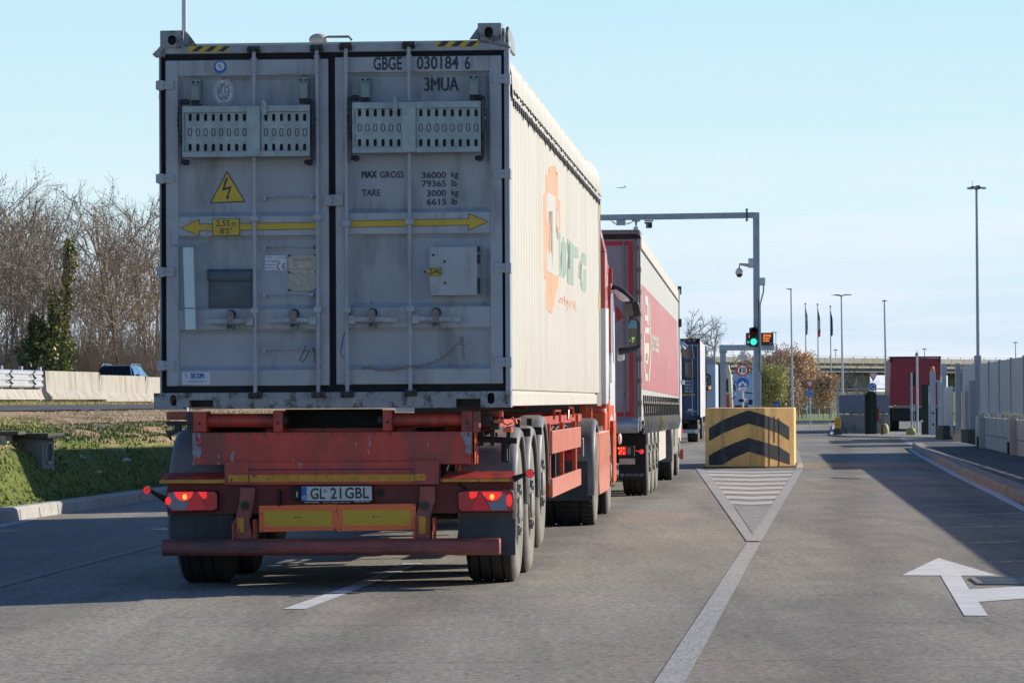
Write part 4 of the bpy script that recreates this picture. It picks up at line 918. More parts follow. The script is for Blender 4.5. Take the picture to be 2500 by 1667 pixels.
# tarpaulin roof with scalloped hem
tp = MB(); rows = []; NY = 110
def tarp_pt(i, a):
    yy = 0.10 + (LN - 0.08) * i / NY
    bow = 0.5 + 0.5 * math.cos(2 * math.pi * yy / 1.1); sag = 0.003 * bow; e = min(1, yy / 1.0)
    fr_ = max(0, (yy - (LN - 1.6)) / 1.6); bulge = 0.05 * math.sin(math.pi * min(1, fr_))
    pr = [(1.286, 3.53 + 0.022 * abs(math.sin(math.pi * yy / 0.21))), (1.288 + bulge * .3, 3.62), (1.285 + bulge * .2, 3.70 + bulge), (1.265, 3.80 + bulge), (1.21, 3.875 + bulge), (1.0, 3.915 + bulge), (0.5, 3.93 + .01 * e), (0, 3.935 + .015 * e)]
    x, z = pr[a]; w_ = 0.006 * math.sin(yy * 9 + a) + 0.004 * math.sin(yy * 23 + a * 2)
    return x + (w_ if a < 5 else 0), z - (sag if a > 3 else 0) + w_ * .5
full = []
for i in range(NY + 1):
    yy = 0.10 + (LN - 0.08) * i / NY
    rt = [(tarp_pt(i, a)[0], yy, tarp_pt(i, a)[1]) for a in range(8)]
    full.append(rt + [(-x, y_, z) for x, y_, z in rt[-2::-1]])
tp.grid(full); tp.add(full[-1], [list(range(15))])
tarp_o = tp.build('tarpaulin', M['tarp'], CT, smooth=True)
m = MB()
for i in range(64):
    yy = 0.32 + i * 0.208; m.prism([(yy, 3.545), (yy + .085, 3.545), (yy + .07, 3.50), (yy + .03, 3.488)], lambda u, v, t: (t, u, v), 1.275, 1.288)
m.tube([(1.292, 0.15 + i * 0.07, 3.585 + 0.012 * math.sin(i * 1.5)) for i in range(192)], 0.006, 4)
m.build('tarp_lashing', M['dark_steel'], tarp_o)
m = MB(); a = rp('A', 700, 245); m.box(-1.10, 1.10, 0.02, 0.10, a[1] - .015, a[1] + .008); m.build('roof_edge', M['cream_rail'], CT, bevel=.004)
a = T1.rear(758, 99); b_ = T1.rear(850, 96)
m = MB(); m.tube([(a[0] + .1, 0.05, a[1] - .01), (a[0] + .1, .05, a[1] + .02), (a[0] + .12, .05, a[1] + .028), (b_[0], .05, b_[1] + .022), (b_[0] + .02, .05, b_[1] - .005)], 0.010, 6); m.build('roof_hoop', M['galv'], CT)
a = T1.rear(778, 104, 1.2); m = MB(); m.ball((a[0], 1.2, a[1] + .02), 0.075, 16, 10, (1, 1, .62)); m.build('roof_vent', M['tarp'], CT, smooth=True)
# logo that follows the ribs
def side_logo(polys, off, name, mt, par, z=(1300, 390, 3.92)):
    bm = bmesh.new()
    for pl in polys:
        vs = []
        for x, y in pl:
            yy, zz = T1.side(z[0] + x / z[2], z[1] + y / z[2], 1.268); vs.append(bm.verts.new((0, yy, zz)))
        try: bm.faces.new(vs)
        except Exception: pass
    bmesh.ops.triangulate(bm, faces=bm.faces)
    finish_side(bm, off, name, mt, par)
def finish_side(bm, off, name, mt, par):
    y0 = min(v.co.y for v in bm.verts); y1 = max(v.co.y for v in bm.verts)
    for v in yb:
        if y0 < v < y1: bmesh.ops.bisect_plane(bm, geom=bm.verts[:] + bm.edges[:] + bm.faces[:], plane_co=(0, v, 0), plane_no=(0, 1, 0))
    for v in bm.verts: v.co.x = 1.268 + ribx(v.co.y) + off
    me = bpy.data.meshes.new(name); bm.to_mesh(me); bm.free(); me.materials.append(mt); o = bpy.data.objects.new(name, me); col.objects.link(o); o.parent = par; return o
OUT = [(157, 70), (190, 58), (218, 62), (218, 135), (242, 150), (246, 365), (264, 410), (273, 560), (272, 680), (250, 690), (247, 1215), (243, 1235), (222, 1255), (218, 1385), (190, 1405), (190, 1468), (165, 1468), (157, 1430), (137, 1415), (135, 1160), (108, 1110), (105, 350), (128, 310), (130, 150), (155, 130)]
INN = [(130, 330), (152, 318), (190, 340), (220, 360), (222, 455), (238, 500), (243, 640), (220, 700), (244, 780), (247, 1105), (220, 1115), (190, 1098), (135, 1068), (133, 850), (160, 900), (160, 690), (188, 690), (188, 492), (155, 495), (133, 620)]
side_logo([OUT], 0.003, 'logo_shape', M['logo_orange'], wallR); side_logo([INN], 0.006, 'logo_figure', M['cream_side'], wallR)
side_logo([[(250, 695), (267, 700), (267, 1010), (278, 1010), (278, 800), (297, 735), (303, 770), (322, 810), (327, 900), (327, 1080), (300, 1135), (285, 1095), (272, 1120), (250, 1115)],
           [(333, 760), (350, 765), (373, 790), (400, 830), (442, 845), (440, 945), (405, 930), (395, 950), (388, 1050), (398, 1080), (398, 1205), (370, 1195), (333, 1175), (333, 1035), (360, 1060), (358, 880), (333, 890)],
           [(455, 960), (478, 890), (487, 890), (484, 975), (462, 1005), (462, 1130), (480, 1170), (480, 1250), (468, 1250), (460, 1160), (447, 1125), (447, 1000)], [(487, 890), (500, 895), (513, 910), (513, 1020), (487, 1000)], [(487, 1050), (513, 1050), (513, 1240), (500, 1268), (487, 1265)]], 0.003, 'logo_lettering', M['logo_green'], wallR)
ya_, za_ = T1.side(1300 + 250 / 3.92, 390 + 1395 / 3.92, 1.268); yb_, zb_ = T1.side(1300 + 425 / 3.92, 390 + 1455 / 3.92, 1.268); zc_ = T1.side(1300 + 250 / 3.92, 390 + 1270 / 3.92, 1.268)[1]
vs, fs = text_pts('vvbyrSL', .0); bm = bmesh.new(); bv = [bm.verts.new((0, ya_ + (yb_ - ya_) * u, za_ + (zc_ - za_) * v)) for u, v in vs]
for f_ in fs:
    try: bm.faces.new([bv[i] for i in f_])
    except Exception: pass
finish_side(bm, 0.003, 'web_lettering', M['logo_orange'], wallR)
m = MB()
for yy, zz in ((13.35, 3.42), (13.35, 2.42)): m.box(1.269, 1.2725, yy, yy + .2, zz - .1, zz + .1)
m.build('hazard_label', M['yellow_sticker'], wallR)
# ------------------------------------------------------------------ wheels and fenders (shared)
def wheel(par, x, y, z, r, w, sx, tk='w', drive=False, cap=False):
    """sx = +1: outer face towards +x"""
    key = (r, w, sx, drive)
    root = (x, y, z)
    rim_r = r * 0.545
    def P(mb, prof): mb.lathe(prof, root, (sx, 0, 0), 40)
    h = w / 2
    t = MB(); t.m = 0
    P(t, [(rim_r, -h * .8), (r * .80, -h), (r * .955, -h * .93), (r * .985, -h * .82)])
    gro = [(-.82, -.50), (-.42, -.05), (.03, .42), (.50, .82)]
    prof = []
    for a, b_ in gro: prof += [(r * .985, h * a), (r, h * (a + .03)), (r, h * (b_ - .03)), (r * .985, h * b_), (r * .965, h * (b_ + .005))]
    prof = prof[:-1]; P(t, prof)
    t.m = 1
    P(t, [(r * .985, h * .82), (r * .955, h * .93), (r * .90, h * .985), (r * .80, h), (r * .78, h * .992), (r * .76, h), (r * .66, h * .985), (rim_r * 1.04, h * .90), (rim_r, h * .80)])
    if drive:
        t.m = 0
        for j in range(44):
            a = 2 * math.pi * j / 44
            for hh in (-.72, .0, .72):
                c_ = Vector(root) + Vector((sx * h * hh, math.cos(a) * r * .99, math.sin(a) * r * .99)); tn = Vector((0, -math.sin(a), math.cos(a)))
                t.obox(c_ - tn * .02, c_ + tn * .02, h * .42, 0.03, Vector((0, math.cos(a), math.sin(a))))
    rimm = MB()
    inset = h * (0.60 if not drive else -0.35)
    rimm.lathe([(rim_r, h * .82), (rim_r * .99, h * .90), (rim_r * .93, h * .90), (rim_r * .90, h * .6), (rim_r * .90, inset), (rim_r * .70, inset + .02 * 1), (rim_r * .56, inset + (.05 if not drive else .0)), (rim_r * .48, inset + .05), (rim_r * .47, inset + .07), (0.0001, inset + .07)], root, (sx, 0, 0), 40)
    rimm.lathe([(rim_r, -h * .8), (rim_r * .9, -h * .6), (rim_r * .9, inset)], root, (sx, 0, 0), 40)
    ro = rimm.build('wheel', M['rim'], par, smooth=True)
    t.build('tyre', [M['tyre'], M['tyre_side']], ro, smooth=True)
    nt = MB()
    for j in range(10):
        a = 2 * math.pi * j / 10 + .2; c_ = Vector(root) + Vector((sx * (inset + .045), math.cos(a) * rim_r * .60, math.sin(a) * rim_r * .60))
        nt.tube([c_, c_ + Vector((sx * .045, 0, 0))], 0.019, 6)
    nt.build('wheel_nut', M['rim'], ro)
    hb = MB(); hb.lathe([(rim_r * .36, inset + .06), (rim_r * .35, inset + .085), (rim_r * .25, inset + .095), (0.0001, inset + .095)], root, (sx, 0, 0), 24)
    for j in range(10):
        a = 2 * math.pi * (j + .5) / 10; c_ = Vector(root) + Vector((sx * (inset + .02), math.cos(a) * rim_r * .80, math.sin(a) * rim_r * .80)); hb.m = 1; hb.disc(c_, (sx, 0, 0), 0.026, 0.006, 10)
    hb.build('hub', [M['rim'], M['black']], ro, smooth=True)
    return ro
def fender(par, x0, x1, y, z, r, a0, a1, mt, lip=0.05, name='mudguard', ext=0.0):
    """quarter-round mudguard, from angle a0 to a1 (0 = rear horizontal, 90 = top, 180 = front)"""
    m = MB(); n_ = 22
    if x0 > x1: x0, x1 = x1, x0
    out_right = x1 > 0
    xo, xi = (x1, x0) if out_right else (x0, x1); s_ = 1 if out_right else -1
    prof = [(xi, 0), (xi, 0), (xo - s_ * .05, 0), (xo - s_ * .02, -0.008), (xo, -0.03), (xo, -lip), (xo - s_ * .012, -lip), (xo - s_ * .012, -.03), (xo - s_ * .04, -.018), (xi, -.012)]
    rows = []
    for i in range(n_ + 1):
        a = R(a0 + (a1 - a0) * i / n_); rows.append([(px_, y - (r + dr) * math.cos(a), z + (r + dr) * math.sin(a)) for px_, dr in prof])
    if ext:
        p0 = rows[0]; rows.insert(0, [(q[0], q[1], q[2] - ext) for q in p0])
    m.grid(rows); return m.build(name, mt, par, smooth=True)

# ------------------------------------------------------------------ red container chassis
CH = T1.empty('trailer_chassis', 'red three-axle container chassis with lit tail lamps under the grey container', 'trailer')
f = MB()
for sx in (-1, 1):
    f.box(sx * .42, sx * .54, 0.25, 13.2, 0.98, 1.18); f.box(sx * .40, sx * .56, 0.25, 13.2, 1.17, 1.20); f.box(sx * .40, sx * .56, .25, 13.2, .96, .985)
for yy in (2.2, 4.4, 6.5, 8.6, 10.6, 12.6): f.box(-1.05, 1.05, yy, yy + .12, 1.10, 1.22)
for sx in (-1, 1):
    f.box(sx * .98, sx * 1.10, 0.4, 12.9, 1.12, 1.20)
f.box(-.41, .41, .3, .42, .6, 1.15)
f.build('frame', M['red_paint'], CH)
m = MB()
for yy in (0.95, 2.31, 3.67): m.tube([(-.95, yy, .53 if yy < 3 else .66), (.95, yy, .53 if yy < 3 else .66)], .07, 10)
for sx in (-1, 1):
    for yy in (0.95, 2.31, 3.67): m.tube([(sx * .5, yy - .3, .45), (sx * .5, yy - .3, .85)], .11, 12); m.box(sx * .44, sx * .56, yy - .4, yy + .7, .72, .82); m.box(sx * .42, sx * .56, yy + .5, yy + .75, .5, 1.0)
m.tube([(-.2, 4.6, .75), (.3, 4.6, .75)], .2, 12); m.tube([(0, 5.2, .8), (0, 6.3, .8)], .18, 12)
m.box(-.40, .40, .6, .8, .75, 1.15); m.box(-.36, .36, .55, 5.0, 1.0, 1.12)
m.build('axle', M['dark_steel'], CH)
# rear cross beam
b2 = MB(); rbox(b2, 'E', 440, 238, 1100, 478, 0.02, 0.30, 'F'); o = b2.build('rear_beam', M['red_beam'], CH, bevel=0.006)
m = MB(); m.prism(rpoly('E', [(440, 240), (440, 486), (452, 486), (460, 420), (505, 440), (508, 300), (500, 240)], 0.018), fy, 0.013, 0.0195)
m.prism(rpoly('F', [(1010, 232), (1040, 290), (1060, 330), (1055, 390), (1100, 400), (1102, 232)], .018), fy, 0.013, 0.0195); m.build('bare_patch', M['bare_patch'], o)
m = MB(); rbox(m, 'E', 690, 462, 850, 633, 0.0, 0.16, 'F'); o2 = m.build('lower_beam', M['red_beam'], CH, bevel=0.005)
m = MB(); rbox(m, 'E', 684, 459, 868, 636, -0.012, 0.05); rbox(m, 'F', 664, 450, 852, 633, -0.012, 0.05); m.build('pad_plate', M['red_beam'], o2, bevel=0.003)
m = MB(); rbox(m, 'E', 870, 518, 664, 520, -0.006, 0.0, 'F'); m.build('weld_line', M['dark_steel'], o2)
m = MB(); rbox(m, 'E', 872, 562, 664, 610, -0.008, -0.001, 'F'); rbox(m, 'E', 712, 562, 864, 612, -0.016, -0.0125); rbox(m, 'F', 668, 552, 750, 604, -0.016, -0.0125); m.build('yellow_stripe', M['yellow_tape'], o2)
# twin rollers with lugs
for k_, xa, xb, y0, y1, lugs in (('E', 545, 1060, 92, 200, ((440, 545, 78, 215), (1055, 1128, 70, 215))), ('F', 490, 1025, 88, 192, ((420, 492, 66, 206), (1022, 1108, 70, 215)))):
    a = rp(k_, xa, (y0 + y1) / 2, .1); b_ = rp(k_, xb, (y0 + y1) / 2, .1); rr = (rp(k_, 0, y0, .1)[1] - rp(k_, 0, y1, .1)[1]) / 2
    m = MB(); m.tube([(a[0], .12, a[1]), (b_[0], .12, b_[1])], rr, 20); o = m.build('roller', M['red_paint'], CH, smooth=True)
    for x0, x1, z0, z1 in lugs:
        m = MB(); rbox(m, k_, x0, z0, x1, z1 + 20, .02, .22); m.build('roller_lug', M['red_paint'], o, bevel=.008)
        m = MB(); c_ = rp(k_, (x0 + x1) / 2, (z0 + z1) / 2, .02); m.tube([(c_[0], .012, c_[1] - .02), (c_[0], .03, c_[1] - .02)], .010, 10); m.build('pin', M['dark_steel'], o)
    xm = b_[0] + .04 if k_ == 'E' else a[0] - .04
    m = MB(); m.tube([(xm - .02, .12, a[1]), (xm + .06 * (1 if k_ == 'E' else -1), .12, a[1])], rr * .95, 20); m.build('roller_collar', M['dark_steel'], o, smooth=True)
# container locks at both rear corners
for sx in (-1, 1):
    m = MB()
    if sx < 0:
        rbox(m, 'E', 238, 78, 400, 140, .05, .22); o = m.build('twist_lock', M['red_dirty'], CH, bevel=.006)
        m = MB(); rbox(m, 'E', 235, 150, 395, 182, .05, .1); rbox(m, 'E', 300, 175, 345, 228, .05, .12); m.prism(rpoly('E', [(232, 222), (262, 290), (282, 300), (275, 265), (330, 235), (330, 224)], .06), fy, .05, .07); rbox(m, 'E', 396, 80, 440, 235, .03, .2); m.build('lock_lever', M['dark_steel'], o)
    else:
        rbox(m, 'F', 1108, 72, 1160, 235, .03, .2); rbox(m, 'F', 1160, 68, 1330, 118, .3, .5); o = m.build('twist_lock', M['red_dirty'], CH, bevel=.006)
        m = MB(); rbox(m, 'F', 1165, 95, 1250, 190, .22, .4); rbox(m, 'F', 1240, 130, 1310, 215, .25, .4); m.build('lock_lever', M['dark_steel'], o)
        m = MB(); m.tube(pxt('F', [(1318, 75), (1318, 118), (1334, 118), (1334, 75)], .2), .006, 6); rbox(m, 'F', 1272, 140, 1350, 165, .1, .3); m.tube(pxt('F', [(1410, 118), (1420, 135)], .35), .010, 6); m.prism(rpoly('F', [(1418, 132), (1440, 132), (1452, 170), (1430, 170)], .3), fy, .3, .36); rbox(m, 'F', 1343, 200, 1406, 235, .12, .3); m.build('lock_grip', M['orange_paint'], o, bevel=.003)
        m = MB(); m.tube(pxt('F', [(1345, 165), (1375, 180), (1410, 165)], .3), .005, 6); m.build('air_hose', M['black'], o)
        m = MB(); a = rp('F', 1160, 128, .1); m.tube([(a[0], .1, a[1] + .01), (a[0], .1, rp('F', 0, 205, .1)[1])], .006, 6); b3 = MB(); rbox(b3, 'F', 1102, 228, 1108, 475, 0.02, .30); rbox(b3, 'F', 1121, 228, 1128, 478, .02, .30); b3.build('beam_end', M['orange_paint'], CH)
# light bars above the lamps
m = MB(); a, b_ = rp('E', 180, 600, -.02), rp('E', 690, 560, -.02)
m.add([(a[0] + .03, .10, b_[1] + .012), (b_[0], .10, b_[1] + .012), (b_[0], -.02, b_[1] - .035), (a[0] + .01, -.02, b_[1] - .035), (b_[0], -.02, b_[1] - .06), (a[0], -.02, b_[1] - .06)], [(0, 1, 2, 3), (3, 2, 4, 5)])
a, b_ = rp('F', 860, 600, -.02), rp('F', 1425, 555, -.02)
m.add([(a[0] + .05, .10, b_[1] + .015), (b_[0], .10, b_[1] + .015), (b_[0], -.02, b_[1] - .03), (a[0] + .01, -.02, b_[1] - .03), (b_[0], -.02, b_[1] - .055), (a[0], -.02, b_[1] - .055)], [(0, 1, 2, 3), (3, 2, 4, 5)])
m.build('light_bar', M['red_paint'], CH, solid=.008)
m = MB(); a, b_ = rp('E', 185, 0, -.02), rp('E', 688, 560, -.02); m.box(a[0], b_[0], -.030, -.026, b_[1] - .06, b_[1] - .035); a, b_ = rp('F', 880, 0, -.02), rp('F', 1400, 555, -.02); m.box(a[0], b_[0], -.030, -.026, b_[1] - .053, b_[1] - .034); m.build('yellow_stripe', M['yellow_tape'], CH)
m = MB(); rbox(m, 'F', 978, 478, 1018, 545, .1, .12); m.build('bracket', M['orange_paint'], CH)
m = MB(); rbox(m, 'E', 1150, 60, 420, 215, .62, .64, 'F'); rbox(m, 'E', 700, 205, 900, 600, .50, .52, 'F'); m.build('gap_shade_plate', M['black'], CH)  # black sheets stand in for the deep shade between rollers and beams
# lamp board
m = MB(); rbox(m, 'E', 245, 612, 1425, 852, 0.06, 0.09, 'F'); o = m.build('lamp_board', mat('board_red', (0.20, 0.022, 0.018), .55, var=.25, scale=3, dirt=(.07, .03, .03), dirt_amt=(.5, .8)), CH)
m = MB(); a = rp('F', 400, 700); m.disc((a[0], .055, a[1]), (0, -1, 0), .028, .004, 16); m.build('hole', M['black'], o)
# tail lamps
def lamp(k, pts, red_l, tri_, clear, hot, mark_, right):
    m = MB(); m.prism(rpoly(k, pts, -.02), fy, -0.035, .06); o = m.build('tail_lamp', M['lamp_clear'] if False else M['black'], CH, bevel=.012)
    a = rp(k, min(p[0] for p in pts) + 14, max(p[1] for p in pts) - 10, -.04); b_ = rp(k, max(p[0] for p in pts) - 14, min(p[1] for p in pts) + 10, -.04)
    for nm, pl, mt, dy in (('lens', [(p[0] + (6 if p[0] < sum(q_[0] for q_ in pts) / len(pts) else -6), p[1] + (8 if p[1] < 760 else -8)) for p in pts], M['lamp_red'], -.043), ('clear_lens', clear, M['lamp_clear'], -.046), ('brake_light', red_l, M['lamp_lit'], -.048), ('position_light', mark_, M['lamp_lit'], -.0505)):
        m = MB(); m.prism(rpoly(k, pl, dy), fy, dy - .003, dy); m.build(nm, mt, o)
    m = MB(); m.prism(rpoly(k, tri_, -.05), fy, -.056, -.0525); m.build('reflector_triangle', mat('reflector', (0.34, 0.012, 0.025), .25, var=.1, emit=(1, .03, .06, .10)), o)
    m = MB(); c_ = rp(k, *hot, -.05); m.prism(oval(c_[0], c_[1], .016, .020, 14), fy, -.055, -.0515); m.build('bulb', M['lamp_hot'], o)
lamp('E', [(240, 690), (235, 745), (248, 820), (275, 845), (600, 838), (632, 825), (632, 700), (610, 682), (300, 682), (262, 684)][::-1],
     [(295, 690), (447, 690), (432, 730), (405, 752), (370, 760), (330, 748), (308, 722)], [(455, 698), (385, 830), (545, 825), (490, 700)], [(252, 700), (298, 695), (310, 725), (340, 752), (400, 765), (425, 760), (385, 828), (290, 828), (255, 800)], (380, 728), [(480, 690), (548, 690), (548, 735), (525, 745), (480, 705)], False)
lamp('F', [(995, 690), (1000, 832), (1030, 845), (1400, 845), (1420, 830), (1428, 740), (1420, 690), (1405, 672), (1120, 674), (1020, 682)],
     [(1180, 690), (1335, 690), (1325, 722), (1300, 750), (1262, 762), (1225, 750), (1195, 720)], [(1168, 695), (1098, 828), (1242, 832)], [(1335, 700), (1375, 715), (1372, 830), (1255, 832), (1225, 768), (1262, 770), (1310, 755)], (1258, 728), [(1085, 690), (1150, 690), (1138, 730), (1100, 745), (1085, 730)], True)
m = MB(); c_ = rp('E', 252, 760, -.05); m.prism(oval(c_[0], c_[1], .022, .03, 12), fy, -.054, -.047); c_ = rp('F', 1390, 755, -.05); m.prism(oval(c_[0], c_[1], .022, .045, 12), fy, -.054, -.047); m.build('side_light', M['lamp_lit'], CH)
# marker lights on rubber arms
for k_, c0_, pa, pb in (('E', (90, 678), (122, 682), (235, 752)), ('F', (1549, 550), (1515, 556), (1425, 592))):
    m = MB(); P0, P1 = rp(k_, *pa, -.04), rp(k_, *pb, -.02); m.tube([(P0[0], -.04, P0[1]), ((P0[0] + P1[0]) / 2, -.04, (P0[1] + P1[1]) / 2), (P1[0], 0.0, P1[1])], [.012, .017, .025], 8); o = m.build('marker_arm', M['black'], CH, smooth=True)
    c_ = rp(k_, *c0_, -.05); m = MB(); m.disc((c_[0], -.03, c_[1]), (0, -1, 0), .031, .03, 20); m.build('marker_lamp', M['lamp_red'], o)
    m = MB(); m.disc((c_[0], -.0605, c_[1]), (0, -1, 0), .006, .002, 8)
    for j in range(9): t = 2 * math.pi * j / 9; m.disc((c_[0] + .018 * math.cos(t), -.0605, c_[1] + .018 * math.sin(t)), (0, -1, 0), .0062, .002, 8)
    m.build('led', M['lamp_lit'], o)
# number plate
m = MB(); rbox(m, 'E', 1262, 640, 346, 776, -0.01, .06, 'F'); o = m.build('number_plate', M['black'], CH, bevel=.004)
m = MB(); a, b_ = rp('E', 1272, 758, -.012), rp('F', 338, 648, -.012); m.box(a[0], b_[0], -.014, -.0105, a[1], b_[1]); m.build('plate_face', M['plate_white'], o)
m = MB(); rbox(m, 'E', 1272, 652, 1313, 762, -.017, -.0145); m.build('country_band', M['sign_blue'], o)
m = MB(); dtext('E', 'RO', 1277, 718, 1309, 748, -.0175, '', None, None, .01, m); m.build('country_code', M['sign_white'], o)
mk = MB(); dtext('E', 'GL', 1342, 660, 1455, 747, -.0150, '', None, None, .02, mk); a = rp('E', 1495, 745, -.015); b_ = rp('F', 105, 658, -.015)
put_text(mk, '21', lambda u, v: (a[0] + (b_[0] - a[0]) * u, -.015, a[1] + (b_[1] - a[1]) * v), .02); dtext('F', 'GBL', 132, 655, 316, 742, -.0150, '', None, None, .02, mk)
mk.build('plate_number', M['ink'], o)
m = MB(); c_ = rp('E', 1453, 684, -.016); m.prism(oval(c_[0], c_[1], .0145, .0145, 14), fy, -.0175, -.0155); m.build('seal', M['grey_paint'], o)
m = MB(); dtext('E', '0761 218 888', 1298, 767, 1405, 775, -.0115, '', None, None, 0, m); a = rp('E', 1440, 776, -.0115); b_ = rp('F', 175, 764, -.0115); put_text(m, 'IVECO TRUCK SERVICES', lambda u, v: (a[0] + (b_[0] - a[0]) * u, -.0115, a[1] + (b_[1] - a[1]) * v), 0); dtext('F', '0733 340 100', 205, 762, 318, 770, -.0115, '', None, None, 0, m); m.build('holder_lettering', M['plate_white'], o)
m = MB(); rbox(m, 'E', 1188, 655, 1262, 757, -.05, .06); o = m.build('plate_lamp', M['black'], CH, bevel=.012); m = MB(); rbox(m, 'E', 1236, 690, 1241, 730, -.053, -.05); m.build('lens', M['chrome'], o)
# reflective boards
m = MB(); a, b_ = rp('E', 950, 998, 0), rp('F', 76, 784, 0); m.prism([(a[0], a[1]), (b_[0] - .002, a[1] + .012), (b_[0] - .002, b_[1]), (a[0], b_[1] - .010)], fy, -.004, .0); m.build('reflective_board', M['reflect_orange'], CH)
m = MB(); c_, d__ = rp('F', 77, 992, 0), rp('F', 676, 780, 0); m.prism([(c_[0], c_[1]), (d__[0], c_[1] + .012), (d__[0], d__[1]), (c_[0], d__[1] - .006)], fy, -.004, .0); m.build('reflective_board', M['reflect_orange'], CH)
m = MB(); rbox(m, 'E', 990, 835, 1508, 954, -.0065, -.0045); rbox(m, 'F', 118, 828, 636, 946, -.0065, -.0045); o = m.build('reflective_field', M['reflect_yellow'], CH)
m = MB(); rbox(m, 'E', 1228, 883, 1280, 887, -.0075, -.0068); rbox(m, 'F', 350, 879, 408, 882, -.0075, -.0068)
for kk, xx, yy in (('E', 1222, 885), ('F', 350, 881)): c_ = rp(kk, xx, yy, -.007); m.prism(oval(c_[0], c_[1], .007, .006, 10), fy, -.0075, -.0068)
m.build('maker_mark', M['ink'], o)
m = MB(); rbox(m, 'E', 1088, 682, 1106, 800, -.012, .05); m.build('strap', M['black'], CH)
m = MB()
for kk, xx, yy in (('E', 965, 860), ('E', 975, 985), ('E', 1535, 985), ('F', 68, 832), ('F', 98, 975), ('F', 665, 790), ('F', 60, 975), ('F', 660, 975)): c_ = rp(kk, xx, yy, -.005); m.disc((c_[0], -.004, c_[1]), (0, -1, 0), .008, .003, 8)
m.build('bolt', M['red_dirty'], CH)
# underrun bumper and its arms
for k_, pts, yel, rect in (('E', [(805, 655), (795, 780), (770, 880), (742, 930), (745, 1060), (905, 1060), (872, 900), (905, 780), (918, 660)], (780, 890, 832, 1000), (865, 880, 910, 1060)), ('F', [(705, 645), (700, 800), (660, 905), (650, 1060), (790, 1060), (785, 870), (820, 760), (820, 645)], (697, 878, 752, 1010), (785, 870, 812, 1060))):
    m = MB(); m.prism(rpoly(k_, pts, -.02)[::-1], fy, -.02, .10); o = m.build('bumper_arm', M['red_dirty'], CH, bevel=.006)
    m = MB(); rbox(m, k_, *yel, -.028, -.021); m.build('yellow_stripe', M['yellow_tape'], o)
    x0, y0, x1, y1 = rect; m = MB(); rbox(m, k_, x1 - 8, y0 + 20, x1, y1 + 4, -.06, .14); rbox(m, k_, yel[0] - 38, y0 + 50, yel[0] - 28, y1 + 4, -.06, .14); m.build('arm_cheek', M['orange_paint'] if k_ == 'F' else M['red_paint'], o)
    c_ = rp(k_, (pts[0][0] + pts[-1][0]) / 2 - 20, 798, -.02); m = MB(); m.disc((c_[0], -.02, c_[1]), (0, -1, 0), .030, .014, 16); m.build('bolt', M['dark_steel'], o)
a, b_ = rp('E', 205, 1054, -.06), rp('F', 1318, 1175, -.06); zt_, zb_ = a[1], rp('E', 0, 1190, -.06)[1]
m = MB(); N_ = 8
profb = [(-.06, zb_ + .01), (-.085, zb_ + .03), (-.09, (zt_ + zb_) / 2), (-.08, zt_ - .02), (-.05, zt_), (.05, zt_), (.06, zt_ - .02), (.06, zb_ + .01)]
m.prism(profb, lambda u, v, t: (t, u, v), a[0], b_[0]); m.build('underrun_bumper', M['red_dirty'], CH, bevel=.008)
# mud flaps
m = MB(); rbox(m, 'E', 268, 848, 752, 1060, .12, .135); m.build('mud_flap', M['flap'], CH)
m = MB(); x0, z0 = rp('F', 975, 1176, .12); x1, z1 = rp('F', 1436, 850, .12); m.prism([(x0, z0), (x1, z0 + .0), (x1, rp('F', 0, 905, .12)[1]), (x1 - .018, rp('F', 0, 900, .12)[1]), (x1 - .018, z1), (x0 + .04, z1)], fy, .12, .135); m.build('mud_flap', M['flap'], CH)
# fixings, hoses and cables on the chassis
for k_, x0, x1, yy, nn_ in (('E', 470, 1500, 252, 11), ('F', 120, 1080, 250, 9), ('E', 720, 1500, 545, 8), ('F', 100, 640, 540, 6)):
    for i in range(nn_):
        c_ = rp(k_, x0 + (x1 - x0) * i / (nn_ - 1), yy, .0); yb0 = .018 if yy < 400 else -.002; m = MB(); m.disc((c_[0], yb0, c_[1]), (0, -1, 0), .009, .007, 6); m.build('bolt', M['red_dirty'], CH)
m = MB(); m.tube(pxt('F', [(1000, 475), (985, 560), (1010, 640), (1060, 668)], .05), .008, 6); m.build('lamp_cable', M['black'], CH, smooth=True)
m = MB(); m.tube([(1.12, .6 + i * .4, 1.10 - .035 * math.sin(i * 1.3) ** 2) for i in range(24)], .014, 6); m.build('air_hose', M['black'], CH, smooth=True)
m = MB(); m.tube([(1.10, 4.4 + i * .4, 1.02 - .05 * math.sin(i * 1.7) ** 2) for i in range(18)], .012, 6); m.build('air_hose', M['orange_paint'], CH, smooth=True)
# wheels
for i, (yy, zz) in enumerate(((0.95, 0.53), (2.31, 0.53), (3.67, 0.665))):
    for sx in (-1, 1):
        wheel(CH, sx * 1.075, yy, zz, .53, .375, sx)
        fender(CH, sx * .86, sx * 1.285, yy, zz + (.0 if zz < .6 else -.06), .62, -6 if i == 0 else 2, 176, M['fender'], .07, ext=.12 if i == 0 else 0.0)
